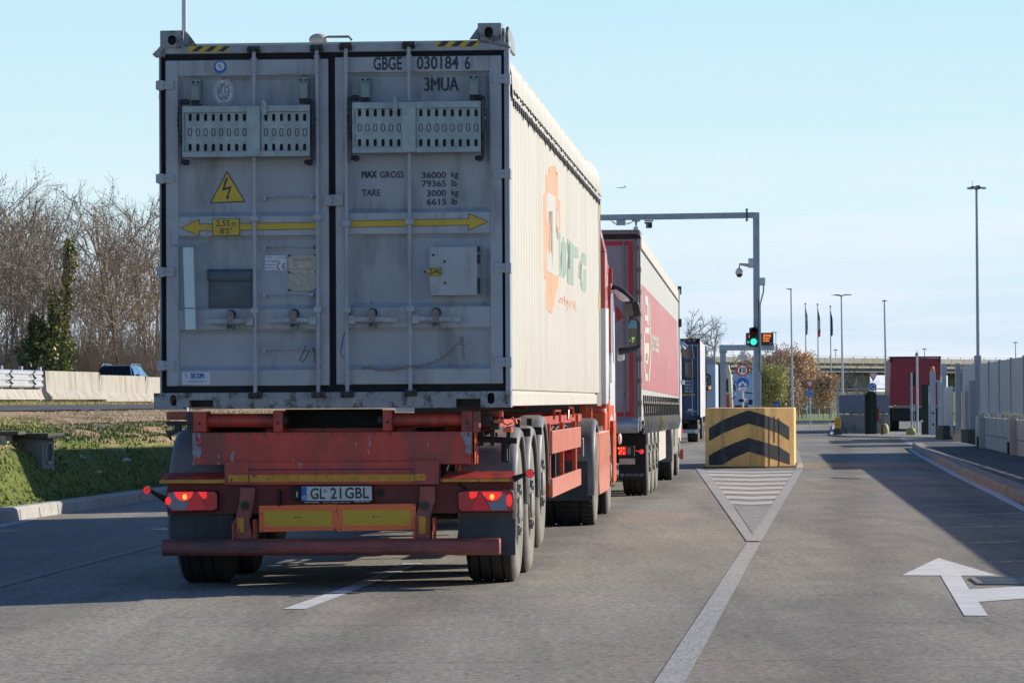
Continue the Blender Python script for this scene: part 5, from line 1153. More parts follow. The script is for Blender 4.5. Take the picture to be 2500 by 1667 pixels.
# dark tube brackets by the first right mudguard
m = MB(); a, b_ = rp('F', 1135, 285, .3), rp('F', 1448, 300, .3); m.tube([(a[0], .3, a[1]), (b_[0], .3, b_[1])], .022, 12)
for xx in (1178, 1262, 1385): q_ = rp('F', xx, 285, .3); m.box(q_[0] - .015, q_[0] + .015, .28, .36, q_[1] - .05, q_[1] + .09)
q_ = rp('F', 1362, 400, .3); m.box(q_[0] - .03, q_[0] + .03, .27, .33, q_[1] - .06, q_[1] + .10); m.tube([(q_[0] + .0, .26, q_[1] - .05), (q_[0], .26, q_[1] + .08)], .02, 8); m.build('spray_bracket', M['black'], CH)
for yy in (1.7, 3.06): m = MB(); m.tube([(1.0, yy, 1.10), (1.30, yy, 1.10)], .032, 12); m.box(1.18, 1.22, yy - .02, yy + .02, 1.1, 1.2); m.build('mudguard_stay', M['black'], CH)
m = MB(); a = rp('E', 360, 230, .5); m.prism([(rp('E', 330, 0, .5)[0], .45), (rp('E', 330, 0, .5)[0], 1.12), (rp('E', 395, 0, .5)[0], 1.18), (rp('E', 440, 0, .5)[0], 1.18), (rp('E', 700, 0, .5)[0], .45)][::-1], fy, 4.35, 4.37); m.build('splash_sheet', M['black'], CH)
# side underrun guard in pale red
m = MB()
for z0, z1 in ((0.88, 1.08), (0.50, 0.66)): m.box(1.21, 1.245, 5.35, 10.0, z0, z1)
m.build('side_guard', M['salmon_panel'], CH, bevel=.004)
m = MB()
for yy in (5.6, 7.6, 9.7): m.box(1.17, 1.209, yy, yy + .08, .5, 1.14)
m.box(1.17, 1.205, 9.90, 9.98, .5, 1.08); m.build('guard_post', M['orange_paint'], CH)
m = MB(); m.box(1.14, 1.17, 10.9, 10.95, 1.0, 1.2); m.tube([(1.16, 7.0, 1.17), (1.16, 7.0, 1.25), (1.16, 7.9, 1.25), (1.16, 7.9, 1.14)], .012, 6); m.tube([(1.16, 9.2, 1.16), (1.16, 9.3, 1.28), (1.16, 10.1, 1.27), (1.16, 10.15, 1.18)], .012, 6); m.build('hose_hook', M['orange_paint'], CH)
m = MB(); m.box(.25, .95, 10.6, 10.75, .55, 1.1); m.box(.3, .5, 5.6, 10.2, .6, .95); m.tube([(.7, 6, .75), (.7, 7.4, .75)], .21, 16); m.box(-.9, -.3, 6, 8, .55, 1.0); m.build('tool_box', M['dark_steel'], CH)

# ------------------------------------------------------------------ red and white tractor
TR = T1.empty('tractor_unit', 'red and white lorry cab pulling the grey container, its right mirrors sticking out', 'truck')
m = MB()
for sx in (-1, 1): m.box(sx * .36, sx * .44, 11.8, 18.0, .72, .98)
m.box(-.8, .8, 11.7, 11.8, .75, .95); m.tube([(-.9, 12.9, .53), (.9, 12.9, .53)], .12, 12); m.tube([(-.9, 16.6, .53), (.9, 16.6, .53)], .08, 12); m.box(-.5, .5, 15, 17.6, .5, 1.3)
m.build('frame', M['dark_steel'], TR)
m = MB(); m.box(-.95, 1.10, 11.62, 11.70, .99, 1.12); m.build('cross_bar', M['lavender'], TR, bevel=.004)
m = MB()
for xx in (.28, .82): m.box(xx, xx + .05, 11.61, 11.62, 1.04, 1.09)
m.build('socket', M['black'], TR)
m = MB(); m.box(.42, .64, 11.612, 11.62, 1.02, 1.10); m.build('sticker', mat('faded_sticker', (.30, .38, .62), .5, var=.3, scale=40), TR)
m = MB(); m.box(.20, .55, 12.2, 12.3, 1.26, 1.32); m.box(1.05, 1.12, 13.45, 13.6, 1.0, 1.32); m.box(1.14, 1.18, 13.45, 13.6, 1.0, 1.32); m.build('bracket', M['orange_paint'], TR)
m = MB(); m.box(-.9, 1.0, 14.7, 15.3, 1.0, 1.5); m.build('chassis_box', M['black'], TR)
for sx in (-1, 1):
    wheel(TR, sx * .955, 12.9, .525, .525, .60, sx, drive=True); wheel(TR, sx * 1.06, 16.6, .51, .51, .34, sx)
    fender(TR, sx * .62, sx * 1.265, 12.9, .52, .63, -8, 176, M['fender'], .06, ext=.10)
m = MB(); m.box(.64, 1.20, 12.20, 12.215, .28, .70); m.box(-1.2, -.64, 12.20, 12.215, .28, .70); m.build('mud_flap', M['flap'], TR)
m = MB(); m.box(.90, 1.16, 12.12, 12.2, .74, .95); o = m.build('lamp_housing', M['rim'], TR, bevel=.02); m = MB(); m.ball((1.03, 12.12, .80), .10, 14, 8, (.9, .35, 1)); m.build('tail_lamp', M['lamp_red'], o, smooth=True)
# side skirt between the axles
sk = [(13.62, .30), (15.9, .30), (16.0, .40), (16.02, .96), (15.9, 1.0), (13.05, 1.0), (13.10, .95), (13.28, .78), (13.42, .6), (13.50, .45)]
m = MB()
for sx in (-1, 1): m.prism(sk if sx > 0 else sk[::-1], lambda u, v, t: (t, u, v), sx * 1.10, sx * 1.262)
m.build('side_skirt', M['salmon_panel'], TR, bevel=.02)
m = MB(); m.box(.95, 1.22, 13.6, 15.5, 1.0, 1.05); m.build('tank_top', M['chrome'], TR)
m = MB(); m.box(.9, 1.245, 15.3, 15.9, 1.0, 1.22); m.box(1.0, 1.26, 15.9, 16.1, .98, 1.36); m.prism([(15.95, .9), (16.15, 1.1), (16.6, 1.18), (17.05, 1.1), (17.2, .9), (17.2, 1.3), (15.95, 1.3)], lambda u, v, t: (t, u, v), 1.0, 1.262); m.box(1.0, 1.255, 17.2, 17.95, .35, 1.2); m.box(-1.25, 1.0, 17.6, 17.95, .3, 1.1); m.build('lower_cab', M['orange_paint'], TR, bevel=.02)
# cab: a loft of horizontal slices (half width, rear y, front y)
def loft(slices, name, mt, par, xc=0):
    m_ = MB(); rings = []
    for z_, hw, y0, y1, rr in slices:
        c_ = []
        for cx, cy, a0 in ((hw - rr, y0 + rr, -90), (hw - rr, y1 - rr, 0), (-hw + rr, y1 - rr, 90), (-hw + rr, y0 + rr, 180)):
            for t in (0, 30, 60, 90): c_.append((xc + cx + rr * math.cos(R(a0 + t)), cy + rr * math.sin(R(a0 + t)), z_))
        rings.append(c_)
    n_ = len(rings[0]); k_ = len(rings)
    vs_ = [p for r_ in rings for p in r_]; fs_ = [(i * n_ + j, i * n_ + (j + 1) % n_, (i + 1) * n_ + (j + 1) % n_, (i + 1) * n_ + j) for i in range(k_ - 1) for j in range(n_)] + [list(range(n_))[::-1], [(k_ - 1) * n_ + j for j in range(n_)]]
    return m_.add(vs_, fs_).build(name, mt, par, smooth=True)
loft([(1.22, 1.235, 15.72, 17.98, .06), (1.6, 1.245, 15.70, 18.0, .06), (2.42, 1.245, 15.70, 17.9, .06)], 'cab', M['white_paint'], TR)
loft([(2.42, 1.245, 15.70, 17.9, .06), (2.8, 1.225, 15.70, 17.75, .06), (3.2, 1.15, 15.75, 17.3, .08), (3.6, 1.06, 15.9, 16.9, .1), (3.72, .95, 16.0, 16.7, .1)], 'roof_fairing', M['cab_red'], TR)
m = MB(); m.box(1.10, 1.256, 15.2, 15.72, 1.25, 3.05); m.prism([(1.10, 3.05), (1.256, 3.05), (1.11, 3.66), (1.03, 3.66)], lambda u, v, t: (u, t, v), 15.2, 15.72); m.build('side_deflector', [M['cab_red']], TR, bevel=.01)
m = MB(); m.box(1.12, 1.262, 15.18, 15.70, 1.3, 2.40); m.build('deflector_panel', M['white_paint'], TR, bevel=.01)
m = MB(); m.prism([(16.45, 1.95), (17.55, 1.9), (17.35, 2.65), (16.45, 2.7)], lambda u, v, t: (t, u, v), 1.246, 1.252); m.build('side_window', M['glass'], TR)
m = MB(); m.prism([(16.3, 1.1), (17.6, 1.1), (17.62, 1.9), (16.4, 1.93), (16.3, 1.7)], lambda u, v, t: (t, u, v), 1.247, 1.258); m.box(1.25, 1.275, 16.35, 16.45, 1.55, 2.0); m.build('door', M['white_paint'], TR, bevel=.01)
m = MB(); m.box(1.24, 1.27, 16.30, 16.36, 1.9, 2.85); m.box(1.245, 1.29, 16.28, 16.33, 2.72, 2.9); m.build('door_edge', M['cab_red'], TR)
# mirrors placed where they stick out of the cab side
def TRp(px, py, y): a_ = T1.rear(px, py, y); return (a_[0], y, a_[1])
def z2(x, y): return (1460 + x / 5.6, 620 + y / 5.6)
def poly_at(par, pts, y, th, name, mt, fr=T1, bev=.0):
    m_ = MB(); P_ = [fr.rear(px_, py_, y) for px_, py_ in pts]; m_.prism(P_, fy, y, y + th); return m_.build(name, mt, par, bevel=bev)
MY = 17.3
o = poly_at(TR, [z2(*p) for p in ((375, 668), (395, 645), (540, 655), (562, 690), (588, 830), (560, 845), (430, 885), (400, 830))], MY, .12, 'mirror', M['mirror_shell'], bev=.01)
poly_at(o, [z2(*p) for p in ((385, 680), (455, 672), (490, 810), (470, 850), (415, 850), (396, 800))], MY - .012, .008, 'mirror_glass', M['glass'])
poly_at(o, [z2(*p) for p in ((462, 672), (535, 672), (562, 815), (530, 840), (497, 810))], MY - .012, .008, 'mirror_glass', M['dark_steel'])
o = poly_at(TR, [z2(*p) for p in ((412, 905), (440, 885), (550, 895), (580, 930), (585, 1240), (560, 1270), (440, 1300), (415, 1180))], MY, .14, 'mirror', M['mirror_shell'], bev=.01)
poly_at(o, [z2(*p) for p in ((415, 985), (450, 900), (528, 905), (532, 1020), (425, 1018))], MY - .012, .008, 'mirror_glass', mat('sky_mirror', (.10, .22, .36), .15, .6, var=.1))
poly_at(o, [z2(*p) for p in ((418, 1022), (532, 1022), (530, 1240), (500, 1280), (445, 1285), (422, 1180))], MY - .012, .008, 'mirror_glass', M['glass'])
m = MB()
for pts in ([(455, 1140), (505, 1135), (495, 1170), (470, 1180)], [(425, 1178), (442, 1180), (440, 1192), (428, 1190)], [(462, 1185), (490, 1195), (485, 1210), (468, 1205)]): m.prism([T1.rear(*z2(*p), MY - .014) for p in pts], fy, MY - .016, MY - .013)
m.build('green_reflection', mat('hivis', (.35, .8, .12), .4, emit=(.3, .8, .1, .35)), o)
m = MB(); a = [TRp(*z2(*p), MY) for p in ((190, 450), (260, 470), (340, 510), (420, 590), (480, 640))]; m.tube(a, .035, 8); o = m.build('mirror_arm', M['mirror_shell'], TR, smooth=True)
poly_at(o, [z2(*p) for p in ((185, 490), (250, 480), (350, 545), (425, 610), (440, 650), (330, 650), (270, 610))], MY - .05, .04, 'arm_cover', M['chrome'], bev=.004)
m = MB(); a = [TRp(*z2(*p), MY) for p in ((285, 1330), (420, 1318), (520, 1290), (582, 1255))]; m.tube(a, [.045, .04, .03, .01], 8); m.build('mirror_arm', M['mirror_shell'], TR, smooth=True)
poly_at(TR, [z2(*p) for p in ((255, 1330), (290, 1330), (290, 1360), (358, 1362), (355, 1450), (265, 1465))], MY, .1, 'mirror_foot', M['white_paint'], bev=.01)
m = MB(); a = TRp(1460 + 320 / 6.03, 960 + 670 / 6.03, 17.5); m.ball(a, .05, 10, 8, (.5, 1, 1.4)); m.build('indicator', M['white_paint'], TR, smooth=True)
# ================================================================== second lorry: curtain trailer and its tractor
T2 = Frame(1.722 - 1.275, 47.3, math.atan(0.0805))
def lorry_wheels(par, ys, z=.52, r=.52, track=1.07, w=.37, drive=False):
    for yy in ys:
        for sx in (-1, 1): wheel(par, sx * track, yy, z, r, w, sx, drive=drive)
CU = T2.empty('curtain_trailer', 'white and dusty pink curtain-sided trailer ahead of the red and white cab', 'trailer')
LT = 15.0
zt_r, zb_r = T2.rear(1565, 575)[1], T2.rear(1565, 1026)[1]
zt_f, zb_f = at(1654, 712, 62.2).z, at(1654, 1030, 62.2).z
zl = lambda a, b_, y: a + (b_ - a) * y / LT
def wedge(mb, x0, x1, y0, y1, top, bot):
    v = [(x, y, f_(y)) for f_ in (bot, top) for x, y in ((x0, y0), (x1, y0), (x1, y1), (x0, y1))]
    return mb.add(v, [(0, 3, 2, 1), (4, 5, 6, 7), (0, 1, 5, 4), (1, 2, 6, 5), (2, 3, 7, 6), (3, 0, 4, 7)])
top_ = lambda y: zl(zt_r, zt_f, y); bot_ = lambda y: zl(zb_r, zb_f, y)
m = MB(); m.box(-1.275, 1.275, 0, .1, zb_r, zt_r); rear = m.build('rear_door', mat('door_grey', (.30, .30, .34), .4, var=.08, dirt=(.22, .17, .18), dirt_amt=(.5, .8)), CU)
m = MB(); x_r = T2.rear(1545, 700)[0]; x_i = T2.rear(1534.5, 700)[0]; zt2_, zb2_ = T2.rear(1540, 589)[1], T2.rear(1540, 1016)[1]
m.box(x_i, x_r, -.012, -.002, zb2_, zt2_); m.box(-1.0, x_i, -.012, -.002, zt2_ - .055, zt2_); m.box(-1.0, x_i, -.012, -.002, zb2_, zb2_ + .055); m.build('red_band', M['sign_red'], rear)
m = MB(); a = T2.rear(1503, 764); m.prism([T2.rear(*z2(*p)) for p in ((240, 690), (350, 852), (255, 940))][::-1], fy, -.012, -.002); m.build('red_diamond', M['sign_red'], rear)
m = MB()
for px_ in (1524, 1552, 1562): a = T2.rear(px_, 700)[0]; m.tube([(a, -.03, zb_r + .05), (a, -.03, zt_r - .05)], .014, 8)
for yy in range(8):
    z_ = zb_r + .2 + yy * (zt_r - zb_r - .4) / 7; m.box(1.20, 1.285, -.025, .0, z_, z_ + .07)
m.build('locking_rod', M['rim'], rear)
m = MB(); m.box(1.235, 1.28, -.01, .1, zb_r - .02, zt_r + .02); m.build('corner_post', M['white_paint'], rear)
m = MB(); a, b_ = T2.rear(1400, 574), T2.rear(1563, 561); m.box(-1.26, b_[0], -.05, .45, a[1], b_[1]); m.build('roof_cap', mat('roof_cap', (.24, .19, .19), .6, var=.1), CU, bevel=.02)
m = MB(); a, b_ = T2.rear(1400, 585), T2.rear(1563, 574); m.box(-1.26, b_[0], -.03, .3, a[1], b_[1] - .002); m.build('roof_seal', M['black'], CU)
m = MB(); m.box(-1.275, 1.272, -.03, .05, zb_r - .14, zb_r - .01); m.build('rear_sill', M['lavender'], CU, bevel=.01)
m = MB(); m.tube([(-1.2, -.08, zb_r - .10), (1.15, -.08, zb_r - .10)], .05, 12); m.tube([(.55, -.08, zb_r - .08), (1.24, -.08, zb_r - .07)], .095, 16); m.build('buffer', M['post_steel'], CU, smooth=True)
# curtains: bands of colour follow the photograph's lines
XS = 1.277
def curtain_poly(pts, off, name, mt, par, sub=1):
    mb_ = MB(); P_ = []
    for px_, py_ in pts: yy, zz = T2.side(px_, py_, XS); P_.append((XS + off, min(max(yy, 0), LT), zz))
    mb_.add(P_, [tuple(range(len(P_)))]); return mb_.build(name, mt, par)
m = MB(); m.add([(XS, 0.02, top_(0)), (XS, LT, top_(LT)), (XS, LT, bot_(LT) + .0), (XS, 0.02, bot_(0))], [(0, 1, 2, 3)]); m.add([(-XS, 0.02, top_(0)), (-XS, LT, top_(LT)), (-XS, LT, bot_(LT)), (-XS, 0.02, bot_(0))], [(0, 1, 2, 3)])
cur = m.build('curtain', mat('curtain_cream', (.50, .49, .45), .45, var=.03, scale=2, dirt=(.5, .47, .42), dirt_amt=(.5, .9), dirt_scale=1.5, dirt_sc=(1, 1, .2)), CU)
pinkm = mat('curtain_pink', (.46, .15, .15), .45, var=.05, scale=1.2, dirt=(.46, .24, .225), dirt_amt=(.45, .9), dirt_scale=1.0, dirt_sc=(1, .3, 1))
z3 = lambda x, y: (1560 + x / 4.9, 680 + y / 4.9)
pk_o = curtain_poly([z3(24, 62), z3(455, 515), z3(470, 1410), z3(24, 1318)], .004, 'curtain_band', pinkm, cur)
crm = mat('logo_cream', (.58, .55, .46), .45, var=.03)
for pl in ([(62, 205), (98, 215), (108, 340), (108, 590), (92, 540), (92, 510), (62, 500), (62, 430), (92, 440), (92, 330), (70, 300)], [(118, 250), (126, 300), (130, 560), (146, 760), (135, 1000), (120, 1225), (106, 1228), (122, 1000), (136, 770), (122, 600), (116, 450)], [(60, 580), (118, 590), (118, 670), (66, 650)], [(60, 600), (70, 600), (60, 760), (62, 1000), (75, 1130), (64, 1140), (52, 1000), (50, 760)],
           [(62, 770), (116, 775), (116, 880), (100, 1030), (66, 1000), (62, 880)], [(62, 1130), (98, 1140), (98, 1225), (72, 1225)]): curtain_poly([z3(*p) for p in pl], .008, 'logo_shape', crm, pk_o)
curtain_poly([z3(*p) for p in ((76, 890), (96, 895), (94, 980), (76, 975))], .011, 'logo_gap', pinkm, pk_o)
ya_, za_ = T2.side(*z3(152, 870), XS); yb_, zb__ = T2.side(*z3(232, 905), XS); zc_ = T2.side(*z3(152, 660), XS)[1]; zd_ = T2.side(*z3(232, 700), XS)[1]
m = MB(); put_text(m, 'arcese', lambda u, v: (XS + .008, ya_ + (yb_ - ya_) * u, (za_ + (zb__ - za_) * u) * (1 - v) + (zc_ + (zd_ - zc_) * u) * v), .02); m.build('lettering', crm, pk_o)
m = MB(); m.add([(XS + .01, 0.02, top_(0)), (XS + .01, LT, top_(LT)), (XS + .01, LT, top_(LT) - .16), (XS + .01, .02, top_(0) - .16)], [(0, 1, 2, 3)]); m.build('top_rail', M['cream_rail'], CU)
m = MB(); m.add([(XS + .013, 0.02, top_(0) - .165), (XS + .013, LT, top_(LT) - .165), (XS + .013, LT, top_(LT) - .19), (XS + .013, .02, top_(0) - .19)], [(0, 1, 2, 3)]); m.build('rail_gap', M['dark_steel'], CU)
m = MB(); m.add([(-1.25, 0, top_(0) + .02), (1.25, 0, top_(0) + .02), (1.25, LT, top_(LT) + .02), (-1.25, LT, top_(LT) + .02)], [(0, 1, 2, 3)]); m.build('roof', M['tarp'], CU)
m = MB(); wedge(m, -1.27, 1.27, LT - .12, LT, top_, bot_); wedge(m, 1.20, 1.30, LT - .05, LT + .02, top_, bot_); m.box(1.22, 1.31, LT - .2, LT + .04, top_(LT) - .12, top_(LT) + .04); m.build('front_wall', M['white_paint'], CU)
for z_ in (top_(LT) - .05, top_(LT) - .62): m = MB(); m.box(1.27, 1.33, LT - .1, LT + .08, z_, z_ + .14); m.build('fitting', M['black'], CU)
# buckle straps along the hem
for i in range(22):
    yy = .45 + i * 0.655; z_ = zl(T2.side(1573, 968, XS)[1], T2.side(1650, 975, XS)[1], yy)
    m = MB(); m.box(XS + .004, XS + .018, yy, yy + .13, z_ - .12, z_ + .02); m.obox((XS + .015, yy + .06, z_ - .11), (XS + .02, yy + .20, z_ - .27), .02, .05); o = m.build('buckle', M['black'], CU)
    m = MB(); m.box(XS + .018, XS + .026, yy + .0, yy + .13, z_ - .09, z_ - .06); m.tube([(XS + .02, yy + .16, z_ - .26), (XS + .035, yy + .20, z_ - .36), (XS + .0, yy + .19, z_ - .50)], .016, 5); m.box(XS, XS + .008, yy + .26, yy + .36, z_ - .50, z_ - .22); m.build('strap', M['cream_rail'] if i != 8 else M['yellow_sticker'], o)
m = MB()
for sx in (-1, 1): m.box(sx * .4, sx * .52, .2, LT - .5, .86, 1.0)
m.box(-1.2, 1.2, .1, LT - .2, bot_(0) - .12, bot_(0) - .06); m.build('frame', M['dark_steel'], CU)
lorry_wheels(CU, (3.0, 4.3, 5.6)); lp = MB(); lp.box(-1.15, 1.15, 6.0, 6.1, .4, .95); lp.build('spray_sheet', M['black'], CU)
for yy in (3.0, 4.3, 5.6): fender(CU, .86, 1.27, yy, .52, .60, 20, 160, M['fender'], .05)
m = MB(); a, b_ = T2.rear(1510, 1045, 2.2), T2.rear(1577, 1170, 2.2); m.box(a[0], b_[0], 2.2, 2.23, b_[1], a[1]); m.box(-b_[0], -a[0], 2.2, 2.23, b_[1], a[1]); fl = m.build('mud_flap', M['black'], CU)
m = MB(); a, b_ = T2.rear(1526, 1163, 2.19), T2.rear(1571, 1155, 2.19); put_text(m, 'KRONE', lambda u, v: (a[0] + (b_[0] - a[0]) * u + .012 * v, 2.195, a[1] + (b_[1] - a[1]) * v), .03)
c_ = T2.rear(1519, 1159, 2.19); m.prism(oval(c_[0], c_[1], .03, .025, 12), fy, 2.194, 2.197); m.build('lettering', M['grey_text'], fl)
m = MB(); a, b_ = T2.rear(1508, 1088), T2.rear(1549, 1114); m.box(a[0], b_[0], -.02, .08, b_[1], a[1]); o = m.build('tail_lamp', M['black'], CU, bevel=.01)
m = MB()
for xx, yy in ((1510, 1094), (1517, 1094), (1523, 1094), (1516, 1101), (1512, 1106), (1523, 1106)): c_ = T2.rear(xx, yy, -.03); m.ball((c_[0], -.02, c_[1]), .010, 8, 6)
m.build('led', M['lamp_hot'], o); m = MB(); a, b_ = T2.rear(1510, 1090, -.02), T2.rear(1528, 1110, -.02); m.box(a[0], b_[0], -.026, -.02, b_[1], a[1]); m.build('lens', M['lamp_lit'], o)
m = MB(); a, b_ = T2.rear(1531, 1092, -.02), T2.rear(1540, 1108, -.02); m.box(a[0], b_[0], -.026, -.02, b_[1], a[1]); m.build('clear_lens', M['rim'], o)
m = MB(); a, b_ = T2.rear(1512, 1119), T2.rear(1550, 1133); m.box(a[0], b_[0], -.02, .0, b_[1], a[1]); m.build('lamp_plate', M['cert_plate'], CU)
a, b_ = T2.rear(1552, 1100), T2.rear(1566, 1102); m = MB(); m.tube([(a[0], 0, a[1]), (b_[0], 0, b_[1])], .008, 6); m.ball((b_[0], 0, b_[1]), .032, 10, 8); m.build('marker_lamp', M['lamp_lit'], CU)
m = MB(); m.box(1.20, 1.24, 6.8, 9.6, .42, .92); m.build('side_guard', M['cream_rail'], CU)

TR2 = T2.empty('tractor_unit', 'lorry cab at the head of the pink curtain trailer, only its mirrors clearly showing', 'truck')
lorry_wheels(TR2, (12.6,), .52, .52, .95, .6, True); lorry_wheels(TR2, (16.3,), .5, .5, 1.05, .34)
fender(TR2, .62, 1.26, 12.6, .52, .62, -10, 176, M['fender'], .06, ext=.1)
m = MB(); m.box(-.5, .5, 11.5, 17.6, .6, .95); m.build('frame', M['dark_steel'], TR2)
m = MB(); m.box(.9, 1.15, 11.9, 12.0, .6, .85); m.build('tail_lamp', M['lamp_red'], TR2)
m = MB(); m.box(.7, 1.2, 12.0, 12.02, .2, .62); m.build('mud_flap', M['black'], TR2)
loft([(.6, 1.22, 15.5, 17.7, .08), (1.1, 1.24, 15.4, 17.75, .08), (2.3, 1.24, 15.4, 17.6, .08), (3.1, 1.1, 15.5, 17.0, .1)], 'cab', M['white_paint'], TR2)
m = MB(); m.box(1.0, 1.25, 13.4, 15.3, .4, .95); m.build('fuel_tank', M['rim'], TR2, bevel=.05)
for pts in ([(1660, 848), (1690, 848), (1694, 876), (1672, 878), (1664, 868)], [(1672, 882), (1690, 882), (1691, 922), (1674, 920)]):
    o = poly_at(TR2, pts, 17.2, .1, 'mirror', M['mirror_shell'], T2, .01)
    cx_, cy_ = sum(p[0] for p in pts) / len(pts), sum(p[1] for p in pts) / len(pts)
    poly_at(o, [(cx_ + (p[0] - cx_) * .78 - 1, cy_ + (p[1] - cy_) * .8) for p in pts], 17.17, .02, 'mirror_glass', M['glass'], T2)
m = MB(); m.tube([(T2.rear(*p, 17.2)[0], 17.2, T2.rear(*p, 17.2)[1]) for p in ((1655, 836), (1665, 840), (1676, 850))], .05, 8); m.tube([(T2.rear(*p, 17.2)[0], 17.2, T2.rear(*p, 17.2)[1]) for p in ((1655, 842), (1664, 852))], .03, 6); m.build('mirror_arm', M['chrome'], TR2)
m = MB(); a, b_ = T2.rear(1657, 928, 17.2), T2.rear(1671, 938, 17.2); m.box(a[0], b_[0], 17.2, 17.3, b_[1], a[1]); m.build('mirror_foot', M['white_paint'], TR2)
m = MB(); a = T2.rear(1651, 1110, 17.3); m.box(1.2, 1.27, 17.4, 17.5, a[1] - .08, a[1] + .1); m.build('indicator', M['amber'], TR2)

# ================================================================== third lorry: blue container
T3 = Frame(at(1709, 975, 112).x - 1.25, 112, math.atan(0.068))
C3 = T3.empty('shipping_container', 'dark blue container with white lettering on its door, far down the lorry queue', 'container')
def z5(x, y): return (1650 + x / 11.2, 880 + y / 11.2)
blue = mat('container_blue', (.035, .075, .20), .45, var=.12, scale=2); blue2 = mat('container_blue_dark', (.015, .03, .075), .5)
zt3, zb3 = T3.rear(1700, 831)[1], T3.rear(1700, 1019)[1]
m = MB(); m.box(-1.25, 1.25, 0, .1, zb3, zt3); d3 = m.build('door', blue, C3)
m = MB(); m.box(1.12, 1.26, -.03, .1, zb3 - .05, zt3 + .05); m.box(-1.26, 1.26, -.03, .1, zt3 - .10, zt3 + .06); m.box(-1.26, 1.26, -.03, .1, zb3 - .08, zb3 + .05)
for px_ in (1667.5,): a = T3.rear(px_, 900)[0]; m.box(a - .02, a + .02, -.05, 0, zb3, zt3)
for py_ in (922, 963): a = T3.rear(1700, py_)[1]; m.box(-1.2, 1.2, -.025, 0, a - .03, a + .03)
m.build('door_frame', blue2, C3)
m = MB()
for px_ in (1690, 1703.5): a = T3.rear(px_, 900)[0]; m.box(a - .018, a + .018, -.06, -.02, zb3 + .08, zt3 - .12)
for pa, pb, py_ in ((1674, 1701, 1004), (1658, 1666, 1004), (1670, 1702, 843)): m.box(T3.rear(pa, py_)[0], T3.rear(pb, py_)[0], -.05, -.03, T3.rear(pa, py_)[1] - .012, T3.rear(pa, py_)[1] + .012)
m.build('locking_rod', M['grey_paint'], C3)
m = MB()
for j, py_ in enumerate((931, 939, 947.5, 955)):
    a, b_ = T3.rear(1671.5, py_ + 3), T3.rear(1686 if j < 3 else 1690, py_ - 3); put_text(m, ('30480 kg', '67200 lb', '3840 kg', '2700 cu.ft')[j], lambda u, v: (a[0] + (b_[0] - a[0]) * u, -.06, a[1] + (b_[1] - a[1]) * v), .01)
m.build('lettering', M['sign_white'], C3)
m = MB(); a, b_ = T3.rear(1655, 965.5), T3.rear(1697, 961.5); m.box(a[0], b_[0], -.055, -.05, a[1], b_[1]); m.build('yellow_stripe', M['yellow_tape'], C3)
m = MB(); a, b_ = T3.rear(1680, 1002), T3.rear(1693, 998); m.box(a[0], b_[0], -.06, -.05, a[1], b_[1]); m.build('maker_label', M['sign_white'], C3)
m = MB()
for i in range(3): a, b_ = T3.rear(1668 + i * 12, 833), T3.rear(1674 + i * 12, 830); m.box(a[0], b_[0], -.06, -.03, a[1], b_[1])
m.build('hazard_strip', M['yellow_tape'], C3)
m = MB(); m.box(1.255, 1.26, .1, 12.0, zb3, zt3); m.box(-1.26, -1.255, .1, 12.0, zb3, zt3); m.box(-1.25, 1.25, .1, 12.0, zt3, zt3 + .02); m.build('side_wall', mat('side_white', (.60, .60, .64), .5, var=.08, scale=1.5, dirt=(.42, .4, .38), dirt_amt=(.5, .8), dirt_scale=1, dirt_sc=(1, .6, 1)), C3)
m = MB(); m.box(1.25, 1.30, 12.0, 12.12, .8, zt3); m.box(-1.2, 1.2, 12.0, 12.1, zb3, zt3); m.build('front_frame', M['black'], C3)
H3 = T3.empty('trailer_chassis', 'grey chassis with one small lit lamp under the far blue container', 'trailer')
m = MB(); a, b_ = T3.rear(1672, 1057), T3.rear(1706, 1048); m.box(-1.15, b_[0], -.02, .06, a[1], b_[1]); m.build('bumper', M['post_steel'], H3)
m = MB(); a, b_ = T3.rear(1659, 1058), T3.rear(1668, 1049); m.box(a[0], b_[0], -.06, .06, a[1], b_[1]); m.build('tail_lamp', M['lamp_lit'], H3)
m = MB(); c_ = T3.rear(1701, 1053, -.03); m.prism(oval(c_[0], c_[1], .07, .07, 14), fy, -.03, -.021); m.build('speed_disc', M['sign_white'], H3)
m = MB(); m.box(-1.0, 1.1, .2, 11.5, .85, zb3 - .08); m.box(.3, .9, .5, 1.5, .6, .9); m.box(-.9, -.4, .5, 1.5, .5, .9); m.build('frame', M['dark_steel'], H3)
lorry_wheels(H3, (1.6, 2.9), .48, .48, 1.0, .36)
R3 = T3.empty('tractor_unit', 'dark-sided lorry cab with an amber lamp on its mirror, ahead of the blue container', 'truck')
loft([(.6, 1.2, 12.6, 14.8, .08), (1.0, 1.27, 12.5, 14.9, .08), (2.2, 1.27, 12.5, 14.8, .08), (2.7, 1.2, 12.5, 14.3, .1)], 'cab', M['black'], R3)
lorry_wheels(R3, (10.2, 13.6), .48, .48, 1.02, .34)
o = poly_at(R3, [z5(*p) for p in ((850, 460), (965, 440), (970, 660), (860, 690))], 14.6, .1, 'mirror', M['mirror_shell'], T3); poly_at(o, [z5(*p) for p in ((865, 480), (945, 470), (945, 640), (870, 650))], 14.57, .02, 'mirror_glass', M['glass'], T3)
o = poly_at(R3, [z5(*p) for p in ((790, 340), (880, 360), (975, 425), (965, 440), (880, 440), (800, 370))], 14.6, .1, 'mirror_arm', M['mirror_shell'], T3); o = poly_at(R3, [z5(*p) for p in ((825, 740), (900, 710), (960, 700), (960, 790), (840, 830))], 14.6, .1, 'mirror', M['mirror_shell'], T3)
